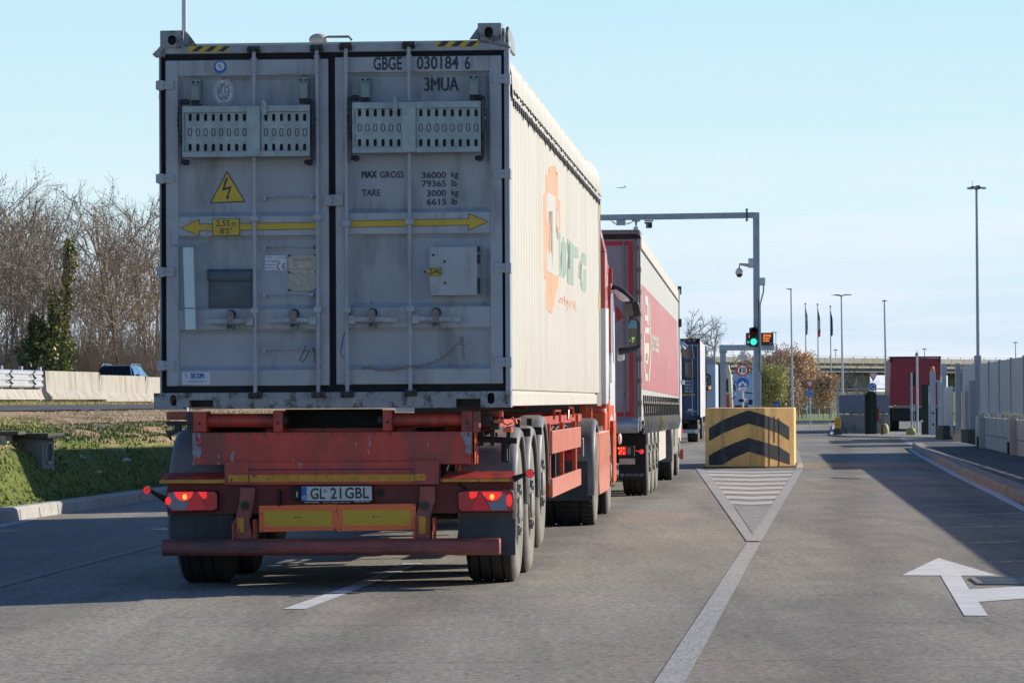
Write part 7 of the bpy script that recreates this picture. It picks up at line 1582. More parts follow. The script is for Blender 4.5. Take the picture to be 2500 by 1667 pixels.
for k_ in range(20):
    y0 = 10.6 - (k_ + 1) * 3.9; y1 = y0 + 3.85
    if y0 < L0: break
    w0 = WL.w(.12, y0); f_ = thing('fence_panel', ['grey steel fence panel on the low wall, nearest the picture edge', 'grey steel fence panel on the wall beside the light mast'][min(1, 0 if k_ > 2 else 1)], 'fence', (w0.x, w0.y, 0), -WL.yaw, FG)
    if k_ < 5: f_['label'] = ['grey steel fence panel at the far end of the low wall, by the mast', 'second grey fence panel from the far end of the low wall', 'third grey fence panel from the far end of the low wall', 'fourth grey fence panel from the far end of the low wall', 'fifth grey fence panel, cut by the right picture edge'][k_]
    else: f_['label'] = 'unseen grey fence panel nearer the viewer, lowered to shape the road shadow'
    if k_ == 5: fz -= .30  # out-of-frame panels made lower to set the shadow edge on the road
    m = MB()
    for i in range(28): yy = 0.04 + i * (3.77 / 28); m.box(-.006, .006, yy, yy + .131, ztop + .12, fz)
    for zz in [ztop + .15 + i * (fz - ztop - .2) / 9 for i in range(10)]: m.box(.007, .022, 0, 3.82, zz, zz + .02)
    for yy in (1.95,): m.box(.007, .02, yy - .02, yy + .02, ztop + .1, fz)
    m.build1('grating', M['fence_grey'], f_)
    m = MB(); m.box(-.03, .03, 3.80, 3.86, ztop, fz + .03); m.build('post', M['fence_grey'], f_)
    m = MB(); m.box(-.03, .04, .9, 1.3, ztop, ztop + .10); m.box(-.03, .04, 2.6, 3.0, ztop, ztop + .10); m.build('foot_block', M['concrete_light'], f_)
o = gsign('gate_post', 'wide dark grey steel post in front of the light mast base', 'post', 2388, 104); rect(o, 2379, 868, 2395.5, 1045, 104, -.12, .12, 'post', M['fence_grey']); rect(o, 2370, 929, 2398, 1052, 103.6, -.05, .05, 'gate_leaf', M['fence_grey'])
# fence beyond, panels turning away
def panel(x0, y0, x1, y1, D0, D1, label, zb=None, name='fence_panel', cat='fence', mt=None, grp=None):
    a_, b__ = at(x0, y0, D0), at(x1, y1, D1); o_ = thing(name, label, cat, (a_.x, a_.y, 0), 0, grp); d_ = Vector((b__.x - a_.x, b__.y - a_.y, 0)); zlo = .12 if zb is None else zb
    m_ = MB(); n_ = max(3, int(d_.length / .14)); 
    for i in range(n_):
        p_ = d_ * (i / n_); q_ = d_ * ((i + .8) / n_); zt_ = a_.z + (b__.z - a_.z) * (i + .5) / n_; nrm = Vector((-d_.y, d_.x, 0)).normalized() * .01
        m_.add([(p_ - nrm) + Vector((0, 0, zlo)), (q_ - nrm) + Vector((0, 0, zlo)), (q_ + nrm) + Vector((0, 0, zlo)), (p_ + nrm) + Vector((0, 0, zlo)), (p_ - nrm) + Vector((0, 0, zt_)), (q_ - nrm) + Vector((0, 0, zt_)), (q_ + nrm) + Vector((0, 0, zt_)), (p_ + nrm) + Vector((0, 0, zt_))], [(0, 3, 2, 1), (4, 5, 6, 7), (0, 1, 5, 4), (1, 2, 6, 5), (2, 3, 7, 6), (3, 0, 4, 7)])
    for zz in (zlo + .1, a_.z - .15): m_.obox((0, .02, zz), (d_.x, d_.y + .02, zz), .02, .03)
    m_.build1('grating', mt or M['fence_grey'], o_)
    m_ = MB(); m_.box(-.035, .035, -.035, .035, 0.0, a_.z + .04); m_.build('post', M['fence_grey'], o_); return o_
panel(2351, 893, 2380, 887, 118, 110, 'dark grey fence panel just left of the light mast post')
panel(2398, 890, 2436, 884, 106, 101, 'grey fence panel just right of the light mast')
o = gsign('gate_post', 'slim tall grey gate post with a sunlit right edge', 'post', 2338, 112); rect(o, 2332, 887, 2345, 1080, 112, -.1, .1, 'post', M['fence_grey']); rect(o, 2345, 890, 2347, 1080, 112, -.09, .09, 'edge', M['pole_pale'], 0)
o = gsign('gate_post', 'pale grey steel gate post beside the red trailer', 'post', 2305, 122); rect(o, 2298, 888, 2311, 1070, 122, -.1, .1, 'post', M['post_steel'])
panel(2303, 948, 2326, 942, 120, 114, 'lower pale grey fence panel between the two gate posts', mt=M['post_steel'])
o = gsign('concrete_plinth', 'dark mossy concrete plinth left of the slim gate post', 'concrete block', 2314, 116); rect(o, 2297, 1039, 2331, 1079, 116, -.5, 1.5, 'plinth', M['concrete_dark'], .02)
o = gsign('concrete_plinth', 'dark mossy concrete plinth where the right-hand wall begins', 'concrete block', 2375, 103); rect(o, 2359, 1048, 2391, 1093, 103, -.4, 1.2, 'plinth', M['concrete_dark'], .02)
# gate machinery and the yard
o = gsign('barrier_column', 'tall grey barrier column topped by an orange beacon', 'barrier column', 2277, 126); rect(o, 2271, 905, 2284, 1064, 126, -.12, .12, 'column', M['post_steel'], .015); m = MB(); c_ = at(2277, 899, 126) - o.location; m.lathe([(.07, -.08), (.065, .0), (.04, .06), (.0001, .07)], c_, (0, 0, 1), 12); m.build('beacon', mat('beacon', (.75, .30, .02), .3), o, smooth=True)
for yy in (1008, 1036): c_ = at(2277, yy, 126) - o.location; m = MB(); m.box(c_.x - .035, c_.x + .035, -.13, -.121, c_.z - .035, c_.z + .035); m.build('socket', M['black'], o)
rect(o, 2284, 928, 2296, 934, 126, -.08, .1, 'guide_arm', M['post_steel']); rect(o, 2286, 934, 2295, 1055, 126.4, -.08, .08, 'guide_post', M['post_steel'])
o = gsign('reader_post', 'slim grey post with white boxes left of the barrier column', 'post', 2268.5, 127); rect(o, 2266.5, 940, 2270.5, 1060, 127, -.04, .04, 'post', M['post_steel'], 0); rect(o, 2267, 960, 2272, 985, 126.9, -.07, -.04, 'box', M['pole_pale'], 0)
o = gsign('call_panel', 'small grey panel with four buttons between two thin poles', 'call panel', 2232, 130); rect(o, 2222, 988, 2240, 1003, 130, -.04, .04, 'panel', M['grey_rail'], 0); 
for x_, y_ in ((2228, 992), (2235, 992), (2228, 999), (2235, 999)): c_ = at(x_, y_, 130) - o.location; m = MB(); m.disc((c_.x, -.041, c_.z), (0, -1, 0), .02, .008, 8); m.build('button', M['black'], o)
m = MB(); m.tube([(0, .05, 0), (0, .05, loc(o, 0, 1000, 130)[2])], .02, 6); m.build('stem', M['post_steel'], o)
def dome_(px, py, r, D, label):
    o_ = gsign('bollard', label, 'bollard', px, D); m_ = MB(); rr = r * D / FPX; zb_ = max(.0, 0); h_ = (at(px, py, D)).z
    m_.lathe([(rr, 0), (rr, h_ * .45), (rr * .85, h_ * .75), (rr * .5, h_ * .95), (0.0001, h_)], (0, 0, 0), (0, 0, 1), 20); m_.build('dome', mat('dull_yellow', (.38, .40, .10), .6, var=.1, dirt=(.25, .24, .1), dirt_amt=(.5, .8), dirt_sc=(1, 1, .3)), o_, smooth=True); return o_
dome_(2223.5, 1043, 12, 128, 'round-topped yellow bollard at the foot of a thin pole'); dome_(2158, 1033, 12, 132, 'faded yellow dome bollard behind the small red posts')
o = gsign('thin_pole', 'thin grey pole standing in the yellow dome before the red trailer', 'pole', 2224, 128.5); pole(o, 2225, 909, 128.5, .035, 'pole', M['post_steel'])
o = gsign('camera_pole', 'slim pole with a small white camera on top before the red trailer', 'camera pole', 2240, 131); pole(o, 2239, 870, 131, .04, 'pole', M['pole_pale']); rect(o, 2235, 861, 2242, 870, 131, -.08, .08, 'camera', M['white_paint'], .01); rect(o, 2234, 862, 2237, 868, 131, -.1, -.08, 'lens', M['black'], 0); pole(o, 2239, 855, 131, .01, 'aerial', M['dark_steel'])
for px_, pw, yt in ((2136.5, 3, 1031), (2154, 3.2, 1036)):
    pass
o = gsign('cabinet', 'dark red cabinet on a stand beside the dark green gate leaf', 'cabinet', 2139, 133); rect(o, 2132, 995, 2146, 1029, 133, -.12, .12, 'cabinet', mat('cabinet_red', (.22, .02, .025), .5), .01); rect(o, 2134.5, 1029, 2140.5, 1060, 133, -.05, .05, 'stand', M['sign_red'], 0)
o = gsign('post', 'short dark red post in front of the faded yellow dome', 'post', 2154, 129); rect(o, 2151, 1036, 2157, 1062, 129, -.05, .05, 'post', mat('post_red', (.16, .02, .02), .5), .02)
o = gsign('bollard', 'square orange-yellow bollard on a mossy concrete foot', 'bollard', 2045, 129); rect(o, 2038.5, 1019, 2052, 1046, 129, -.12, .12, 'sleeve', mat('bollard_orange', (.62, .32, .02), .5), .01); rect(o, 2036, 1046, 2054, 1062, 129, -.14, .14, 'foot', M['concrete_dark'], .01)
o = gsign('green_screen', 'dark green rounded screen standing beside the red cabinet', 'screen', 2118, 131)
m = MB(); x0_, x1_b = loc(o, 2105, 0, 131)[0], loc(o, 2133, 0, 131)[0]; zz_ = loc(o, 0, 967, 131)[2]; random.seed(9)
n_ = 26
for i in range(n_):
    t = i / n_; u_ = x0_ + (x1_b - x0_) * t; h_ = zz_ * (.94 + .06 * math.sin(math.pi * t)) + random.uniform(-.03, .04); dd_ = .22 * math.sin(math.pi * (t + .02)); m.box(u_, u_ + (x1_b - x0_) / n_ * .8, -dd_, -dd_ + .3, .02, h_)
m.build1('slats', mat('dark_green', (.012, .03, .022), .6, var=.3), o)
o = gsign('green_screen', 'dark green slatted screen between the camera pole and the barrier column', 'screen', 2253, 128); m = MB(); x0_, x1_b = loc(o, 2242, 0, 128)[0], loc(o, 2266, 0, 128)[0]; zz_ = loc(o, 0, 952, 128)[2]
for i in range(16): u_ = x0_ + (x1_b - x0_) * i / 16; m.box(u_, u_ + (x1_b - x0_) / 22, -.03, .03, .02, zz_ + .06 * i / 16)
m.build1('slats', M['black'] if False else mat('green_slats', (.015, .035, .025), .6), o); rect(o, 2247, 1025, 2253, 1030, 128, -.06, -.03, 'sticker', M['sign_white'], 0)
# grey screen wall in front of the roundabout
o = gsign('fence_panel', 'flat blue-grey sheet fence on a low concrete wall, far across the road', 'fence', 2046, 134); rect(o, 2048, 964, 2170, 1008, 134, -.03, .03, 'sheet', mat('sheet_grey', (.15, .19, .24), .5, var=.06), 0); rect(o, 2043, 945, 2047, 1018, 134, -.05, .05, 'post', M['post_steel'], 0)
for i in range(6): rect(o, 2060 + i * 19, 1008, 2062.5 + i * 19, 1012, 134, -.03, .03, 'foot', M['dark_steel'], 0)
o = gsign('low_wall', 'low stained concrete wall under the blue-grey sheet fence', 'wall', 2046, 134); rect(o, 2050, 1012, 2172, 1058, 134, -.1, .25, 'wall', M['concrete_old'], .01)
isl = MB(); P_ = [gnd(2026, 1064), gnd(2070, 1067), gnd(2180, 1069), gnd(2310, 1071), gnd(2330, 1052), gnd(2036, 1040)]; isl.add([(p.x, p.y, .05) for p in P_] + [(p.x, p.y, -.01) for p in P_], [(0, 1, 2, 3, 4, 5)] + [(i, i + 6, (i + 1) % 6 + 6, (i + 1) % 6) for i in range(6)]); isl.build('yard_island', M['asphalt_pale'], kind='structure')
mark([[(2026, 1063.5), (2034, 1040), (2037, 1040), (2031, 1063)]], 'edge_line', M['paint_bright'], .054)
random.seed(21)
deb = MB()
for i in range(60):
    p_ = gnd(random.uniform(2052, 2108), random.uniform(1050, 1062)); s_ = random.uniform(.03, .12); deb.add([(p_.x - s_, p_.y, .055), (p_.x + s_, p_.y - s_ * .4, .055), (p_.x + s_ * .5, p_.y + s_ * .3, .06 + random.random() * .08)], [(0, 1, 2)])
deb.build('litter', M['cert_plate'], kind='stuff', label='dry leaves and litter along the foot of the low wall')
# parked red trailer
T7 = Frame(at(2234, 975, 142).x, 142, math.atan(.09)); o = T7.empty('parked_trailer', 'dark red curtain trailer parked with its back to the road', 'trailer')
zt7 = T7.rear(2234, 873)[1]; zb7 = T7.rear(2234, 990)[1]; xa7, xb7 = T7.rear(2173, 930)[0], T7.rear(2297, 930)[0]
trd = mat('trailer_red', (.30, .030, .045), .55, var=.10, scale=.9, dirt=(.26, .05, .06), dirt_amt=(.5, .9), dirt_scale=1)
m = MB(); m.prism([(xa7 - .04, zb7), (xb7, zb7), (xb7, zt7 - .02), (xa7 + .04, zt7)], fy, 0, 13); m.build('body', trd, o, bevel=.02)
m = MB(); m.box(xa7 - .02, xb7 + .02, -.03, .05, zt7 - .01, zt7 + .05); m.box(xa7, xa7 + .08, -.03, .05, zt7 - .2, zt7); m.box(xb7 - .08, xb7, -.03, .05, zt7 - .2, zt7); m.build('top_frame', M['black'], o)
m = MB(); m.box(xa7 + .1, xb7 - .1, -.03, .05, zb7 - .10, zb7 - .01); m.build('rear_sill', M['rim'], o); m = MB(); m.box(xa7 + .1, xb7 - .1, .1, 12.5, .45, zb7 - .1); m.build('frame', M['black'], o)
m = MB(); a, b_ = T7.rear(2221, 910, -.02), T7.rear(2234, 942, -.02); m.box(a[0], b_[0], -.02, -.002, b_[1], a[1]); m.build('window', M['black'], o); m = MB(); a, b_ = T7.rear(2184, 991, -.02), T7.rear(2188, 988, -.02); m.box(a[0], b_[0], -.02, -.002, a[1], b_[1]); m.build('sticker', M['sign_white'], o)
lorry_wheels(o, (1.5, 2.8), .48, .48, .82, .4)

# ================================================================== viaduct
VD = 440.0; VF = Frame(at(2000, 975, VD).x, VD, R(-52)); V = VF.empty('viaduct', 'long pale concrete road viaduct crossing the background', 'bridge')
_loc = loc
def loc(th_, px, py, D):
    if th_ is not V: return _loc(th_, px, py, D)
    return (VF.rear(px, 975)[0], 0, VF.rear(2000, py + (0 if py > 960 else 0))[1])
def vr(x0, y0, x1, y1, ya, yb_, name, mt, par=None): a_, b__ = loc(V, x0, y0, VD), loc(V, x1, y1, VD); m_ = MB(); m_.box(a_[0], b__[0], ya, yb_, b__[2], a_[2]); return m_.build(name, mt, par or V)
vr(1560, 873, 2800, 886, -.3, 14, 'parapet', M['concrete_light']); vr(1560, 886.3, 2800, 898, .0, 13.5, 'deck', M['concrete_light']); vr(1560, 898, 2800, 906, .5, 13, 'girder', mat('girder', (.16, .20, .24), .6)); vr(1560, 906, 2800, 908, .2, 13, 'girder_edge', M['concrete_light']); vr(1560, 908, 2800, 912, 1, 12, 'girder', mat('girder_dark', (.08, .10, .12), .7))
m = MB()
for i in range(60):
    a_ = loc(V, 1560 + i * 29, 873, VD); m.box(a_[0] - .05, a_[0] + .05, -.2, -.1, a_[2] - .05, a_[2] + .22)
a_, b__ = loc(V, 1560, 869, VD), loc(V, 2800, 870, VD); m.box(a_[0], b__[0], -.22, -.12, a_[2] - .02, a_[2] + .04); m.build1('railing', M['pole_pale'], V)
for i in range(40): a_ = loc(V, 1575 + i * 31, 873, VD); m = MB(); m.box(a_[0], a_[0] + .08, -.32, -.29, loc(V, 0, 898, VD)[2], a_[2]); m.build('joint', M['concrete'], V)
for x0, x1 in ((1988, 1998), (1680, 1690), (2440, 2452)): vr(x0, 912, x1, 976, 4, 8, 'pier', M['concrete_light'])
m = MB(); pts = [loc(V, x, y, VD) for x, y in ((2112, 912), (2173, 912), (2173, 960), (2140, 960), (2120, 930))]; m.prism([(p[0], p[2]) for p in pts][::-1], fy, 3, 9); m.box(pts[3][0], pts[2][0], 3, 9, 0, pts[2][2]); m.build('pier', mat('pier', (.22, .23, .24), .8, var=.1, scale=.3), V)
o = thing('embankment_rail', 'pale guard rail on the grassy bank under the viaduct', 'guard rail', (at(2100, 975, 380).x, 380, 0)); m = MB(); a_, b__ = loc(o, 2040, 951, 380), loc(o, 2600, 951, 380); m.box(a_[0], b__[0], -.05, .05, a_[2], a_[2] + .12)
for i in range(12): q_ = loc(o, 2045 + i * 46, 951, 380); m.box(q_[0], q_[0] + .12, 0, .1, q_[2] - .35, q_[2])
m.build('rail', M['pole_pale'], o)
bk = MB(); P_ = [at(1640, 959, 384), at(2040, 956, 382), at(2620, 956, 382), at(2620, 975, 360), at(1640, 975, 360)]; bk.add([tuple(p) for p in P_] + [(p.x, p.y + (0 if p.y > 370 else -20), 0) for p in P_], [(0, 1, 2, 3, 4), (3, 4, 9, 8)]); bk.build('bank', mat('bank_grass', (.18, .15, .06), .95, var=.3, scale=.5), kind='structure')
for i, px_ in enumerate((2040, 2257, 2479)): lamp_post(px_, (855, 853, 837)[i], px_ + 2, 450, ('faint lamp post on the viaduct right of the flags', 'faint lamp post on the viaduct above the red trailer', 'faint lamp post on the viaduct at the right edge')[i], 'single', .09, 5.0)
# roundabout green and the low white building
gb_ = MB(); P_ = [gnd(1900, 1031), gnd(2062, 1031), gnd(2072, 1010), gnd(1900, 1008)]; gb_.add([(p.x, p.y, .12) for p in P_] + [(p.x, p.y, -.02) for p in P_], [(0, 1, 2, 3), (0, 4, 5, 1), (1, 5, 6, 2), (3, 2, 6, 7), (0, 3, 7, 4)]); gb_.build('roundabout_green', mat('bright_grass', (.17, .22, .05), .9, var=.3, scale=2), kind='structure')
kb_ = MB(); a_, b__ = gnd(1880, 1033), gnd(2040, 1033); kb_.box(a_.x, b__.x, a_.y - .3, a_.y, 0, .14); kb_.build('kerb', M['kerb_pale'], kind='structure')
so2 = MB(); a_, b__ = gnd(1700, 1036), gnd(2040, 1036); so2.box(a_.x, b__.x, a_.y - 1.5, a_.y + 1.0, -.02, .03); so2.build('soil_strip', mat('soil', (.20, .12, .08), .95), kind='structure')
o = gsign('building', 'low white building with a pale grey roof behind the small autumn tree', 'building', 2000, 300); rect(o, 1972, 985, 2034, 1018, 300, 0, 8, 'wall', M['concrete_light'], 0); m = MB(); P_ = [loc(o, x, y, 300) for x, y in ((1968, 1000), (1975, 975), (2020, 966), (2022, 995))]; m.prism([(p[0], p[2]) for p in P_][::-1], fy, -.3, 8); m.build('roof', M['fence_grey'], o)
# ================================================================== left side: barriers, rail, car, culvert
BG = 'concrete barrier segments along the motorway'
def seg(p0, p1, name, label, prof, mt, group):
    d = (p1 - p0); d.z = 0; L = d.length; d.normalize(); nrm = Vector((d.y, -d.x, 0))
    o = thing(name, label, 'barrier', p0, 0, group); m = MB()
    m.prism(prof, lambda u, v, t: tuple(nrm * u + d * t + Vector((0, 0, v))), 0.02, L - 0.02); m.build('barrier', mt, o, bevel=.012)
    m = MB()
    for e in (0.0, L):
        c = d * e; m.obox(c + Vector((0, 0, .72)) + nrm * .02, c + Vector((0, 0, .86)) + nrm * .02, .16, .14)
    m.build('coupling', M['concrete_dark'], o); return o
JP = [(-.30, 0), (.30, 0), (.30, .08), (.12, .28), (.08, .92), (-.08, .92), (-.12, .28), (-.30, .08)]
def bpt(px, py_base, D): p = at(px, py_base, D); return p
jb = [bpt(104, 975.5, 108), bpt(237, 980.5, 114), bpt(350, 982, 120)]
d_ = jb[2] - jb[1]; jb += [jb[2] + d_ * k_ for k_ in (1, 2, 3, 4)]
sc_h = {0: (908, 108), 1: (917, 118)}
for i in range(3):
    a_, b_ = jb[i].copy(), jb[i + 1].copy()
    H_ = .86 if i else .88
    seg(a_, b_, 'concrete_barrier', ['longest visible sunlit concrete barrier segment, beside the guard rail', 'middle concrete barrier segment, directly under the blue car', 'concrete barrier segment right of the blue car, cut off by the lorry', 'concrete barrier segment hidden behind the grey container', 'concrete barrier segment hidden behind the grey container', 'concrete barrier segment hidden behind the grey container'][i],
        [(u, v * H_ / .92) for u, v in JP], M['concrete_light'], BG)
# guard rail with its posts, running off to the left
o = thing('guard_rail', 'ribbed steel guard rail ending at the first concrete barrier', 'guard rail', at(98, 975, 107))
g0, g1 = at(98, 975, 107), at(-260, 966, 92)
dd = (g1 - g0); dd.z = 0; LL = dd.length; dd.normalize(); nn = Vector((-dd.y, dd.x, 0)); nn = nn if nn.y < 0 else -nn
m = MB(); prof = [(.0, .36), (.06, .40), (.06, .46), (.0, .50), (.0, .54), (.06, .58), (.06, .64), (.0, .68), (.0, .72), (.06, .76), (.06, .82), (.0, .86)]
rows = [[tuple(dd * t + nn * (.12 + u) + Vector((0, 0, v))) for u, v in prof] for t in (0.35, LL)]
m.grid(rows); m.build('rail', M['pole_pale'], o, smooth=False, solid=.02)
m = MB(); z_ = lambda px, D: 0
for t in (0.15, 2.35, 4.6, 6.8, 9.0, 11.2, 13.4):
    c = dd * t + nn * .02; m.obox(c + Vector((0, 0, -.05)), c + Vector((0, 0, .98)), .16, .10, nn)
m.build('post', M['lavender'], o)
m = MB()
for t in (1.55, 4.2, 6.4):
    pts = [dd * t + nn * .2 + Vector((0, 0, .38)), dd * (t - .25) + nn * .2 + Vector((0, 0, .46)), dd * (t + .15) + nn * .2 + Vector((0, 0, .55)), dd * (t - .25) + nn * .2 + Vector((0, 0, .64)), dd * (t + .15) + nn * .2 + Vector((0, 0, .74)), dd * (t - .2) + nn * .2 + Vector((0, 0, .84))]; m.tube(pts, .035, 6)
m.build('spacer', M['dark_steel'], o)
m = MB(); m.prism([(-.25, 0), (.25, 0), (.12, .30), (-.12, .30)], lambda u, v, t: tuple(nn * (-u) + dd * t + Vector((0, 0, v))), .4, LL); m.build('footing', M['concrete_light'], o)
# car on the motorway
CD = 150.0; cp = at(290, 975, CD); cz = 1.44
CARF = o = thing('car', 'pale blue estate car with roof rails passing behind the concrete barrier', 'car', (cp.x, CD, cz), R(-7))
cpaint = mat('car_blue', (.11, .23, .38), .25, .2, var=.05, coat=.6)
body = [(-.88, 0.28, .0), (-.90, .70, .0), (-.86, .92, .0)]
def cslice(x0, z_lo, z_belt, z_top, hw, hwt, y):
    return [(-hw, y, z_lo), (-hw, y, z_belt), (-hwt, y, z_top), (hwt, y, z_top), (hw, y, z_belt), (hw, y, z_lo)]
st_ = [(-2.25, .35, .62, .72, .72, .66), (-2.1, .25, .72, .82, .86, .74), (-1.35, .22, .88, .96, .90, .76), (-1.05, .22, .94, 1.02, .90, .74), (-.35, .22, .96, 1.46, .90, .60), (.6, .22, .97, 1.52, .90, .60), (1.5, .22, .98, 1.46, .89, .58), (2.05, .24, .98, 1.05, .86, .70), (2.25, .35, .75, .85, .80, .70)]
m = MB(); m.grid([cslice(0, a, b_, c, h1, h2, y) for y, a, b_, c, h1, h2 in st_]); m.add(cslice(0, *st_[0][1:], st_[0][0]), [(0, 1, 2, 3, 4, 5)]); m.add(cslice(0, *st_[-1][1:], st_[-1][0]), [(0, 1, 2, 3, 4, 5)]); m.build('body', cpaint, o, smooth=True)
m = MB(); m.add([(-.80, -1.08, 1.03), (.80, -1.08, 1.03), (.58, -.40, 1.475), (-.58, -.40, 1.475)], [(0, 1, 2, 3)]); m.build('windscreen', mat('windscreen', (.006, .008, .012), .35, spec=.2), o, solid=.01)
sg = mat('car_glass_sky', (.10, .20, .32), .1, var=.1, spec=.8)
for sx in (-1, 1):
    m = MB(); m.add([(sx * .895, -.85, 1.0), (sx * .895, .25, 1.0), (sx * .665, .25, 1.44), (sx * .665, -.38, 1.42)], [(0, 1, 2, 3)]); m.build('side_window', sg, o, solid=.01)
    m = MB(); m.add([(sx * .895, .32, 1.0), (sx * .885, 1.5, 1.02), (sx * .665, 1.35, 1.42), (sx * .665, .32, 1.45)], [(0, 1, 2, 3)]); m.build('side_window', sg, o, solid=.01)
    m = MB(); m.tube([(sx * .62, -.4, 1.47), (sx * .62, -.2, 1.55), (sx * .62, 1.2, 1.55), (sx * .62, 1.45, 1.47)], .022, 6); m.build('roof_rail', M['chrome'], o)
    m = MB(); m.ball((sx * 1.0, -.75, 1.06), .10, 10, 8, (1, .8, .7)); m.build('wing_mirror', M['mirror_shell'], o, smooth=True)
    for yy in (-1.4, 1.4): m = MB(); m.lathe([(.12, 0), (.2, .02), (.33, .0), (.33, -.2), (.12, -.2)], (sx * .86, yy, .33), (sx, 0, 0), 20); m.build('wheel', M['tyre'], o, smooth=True)
    m = MB(); m.ball((sx * .62, -2.12, .66), .12, 10, 6, (1.3, .8, .7)); m.build('headlight', M['lamp_clear'], o, smooth=True)
# concrete culvert boxes in the bank
UG = None

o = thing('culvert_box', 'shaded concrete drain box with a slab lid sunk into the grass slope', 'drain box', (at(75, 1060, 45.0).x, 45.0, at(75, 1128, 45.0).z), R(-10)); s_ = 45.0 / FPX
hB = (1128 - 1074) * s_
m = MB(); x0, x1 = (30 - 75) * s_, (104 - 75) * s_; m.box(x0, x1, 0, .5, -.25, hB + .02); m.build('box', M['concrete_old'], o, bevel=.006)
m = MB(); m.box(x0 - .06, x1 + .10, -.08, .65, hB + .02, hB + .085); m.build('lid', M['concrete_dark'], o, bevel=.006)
m = MB(); m.lathe([(.0001, 0), (.11, 0), (.11, .01), (0.0001, .01)], (x1 + .001, .26, hB * .42), (1, 0, 0), 24); m.build('pipe_hole', M['concrete_dark'], o)
m = MB(); m.lathe([(.12, 0), (.145, 0), (.145, .02), (.12, .02)], (x1 + .001, .26, hB * .42), (1, 0, 0), 24); m.build('pipe_rim', M['concrete'], o)
o = thing('culvert_box', 'lighter concrete drain box cut off by the left picture edge', 'drain box', (at(0, 1060, 44.3).x, 44.3, at(0, 1095, 44.3).z)); s_ = 44.3 / FPX
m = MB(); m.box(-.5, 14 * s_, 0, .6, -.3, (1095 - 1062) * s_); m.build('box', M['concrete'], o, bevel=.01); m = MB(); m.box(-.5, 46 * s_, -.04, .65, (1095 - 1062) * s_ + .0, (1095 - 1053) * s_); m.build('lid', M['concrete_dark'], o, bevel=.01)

# grass blades on the bank (one mass)
random.seed(3)
def blades(n, ufun, Dr, hh, name, mt, label, cond=lambda p: True):
    vs, fs, mi = [], [], []
    for i in range(n):
        D = random.uniform(*Dr); u = ufun(D); x = kerbX(D) - u - .18
        if abs(x / D) > .150 or not cond(W0 / 2 + FPX * x / D + random.gauss(0, 25)): continue
        z = terr(u, D) - .01; a = random.uniform(0, math.pi); h = random.uniform(*hh); w = random.uniform(.008, .022); c, s = math.cos(a) * w, math.sin(a) * w
        lx, ly = random.uniform(-.5, .5) * h, random.uniform(-.5, .5) * h; b0 = len(vs)
        vs += [(x - c, D - s, z), (x + c, D + s, z), (x + lx, D + ly, z + h)]; fs.append((b0, b0 + 1, b0 + 2)); mi.append(random.choice((0, 0, 1)))
    me = bpy.data.meshes.new(name); me.from_pydata(vs, [], fs)
    for m_ in mt: me.materials.append(m_)
    me.polygons.foreach_set('material_index', mi); ob = bpy.data.objects.new(name, me); col.objects.link(ob); tag(ob, label, 'grass', None, 'stuff'); return ob
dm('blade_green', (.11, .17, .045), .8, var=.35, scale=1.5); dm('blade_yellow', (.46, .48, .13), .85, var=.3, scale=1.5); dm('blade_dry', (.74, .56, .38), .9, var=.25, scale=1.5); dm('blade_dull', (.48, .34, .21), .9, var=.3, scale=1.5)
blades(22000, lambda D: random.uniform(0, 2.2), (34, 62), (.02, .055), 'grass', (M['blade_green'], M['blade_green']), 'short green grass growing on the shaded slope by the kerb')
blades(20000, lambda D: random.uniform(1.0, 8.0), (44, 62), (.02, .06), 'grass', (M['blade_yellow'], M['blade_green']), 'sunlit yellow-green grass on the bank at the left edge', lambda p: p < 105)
blades(36000, lambda D: random.uniform(1.3, 8.5), (52, 100), (.015, .05), 'dry_grass', (M['blade_dry'], M['blade_dull']), 'dry brown mown grass and straw on the upper bank', lambda p: p > 75)
blades(12000, lambda D: random.uniform(12.5, 16), (75, 125), (.04, .12), 'grass', (M['blade_yellow'], M['blade_dry']), 'thin yellowed grass at the foot of the concrete barriers')
random.seed(8)
lit = MB()
for px_, py_ in ((190, 1122), (116, 1168), (120, 1175), (12, 1172), (410, 1088), (420, 1092), (238, 1006), (208, 1005), (228, 1158), (300, 1130), (236, 1045)):
    D = 46.0
    for _ in range(30):
        p = at(px_, py_, D); u = kerbX(D) - .18 - p.x
        if terr(max(u, 0), D) < p.z: D += .8
        else: break
    for k_ in range(4):
        s_ = random.uniform(.02, .06); q = p + Vector((random.uniform(-.08, .08), random.uniform(-.1, .1), .02)); lit.add([q, q + Vector((s_ * 2, 0, s_ * .5)), q + Vector((s_, 0, s_))], [(0, 1, 2)])
lit.build('litter', M['white_sticker'], kind='stuff', label='scraps of white paper scattered on the grass slope')

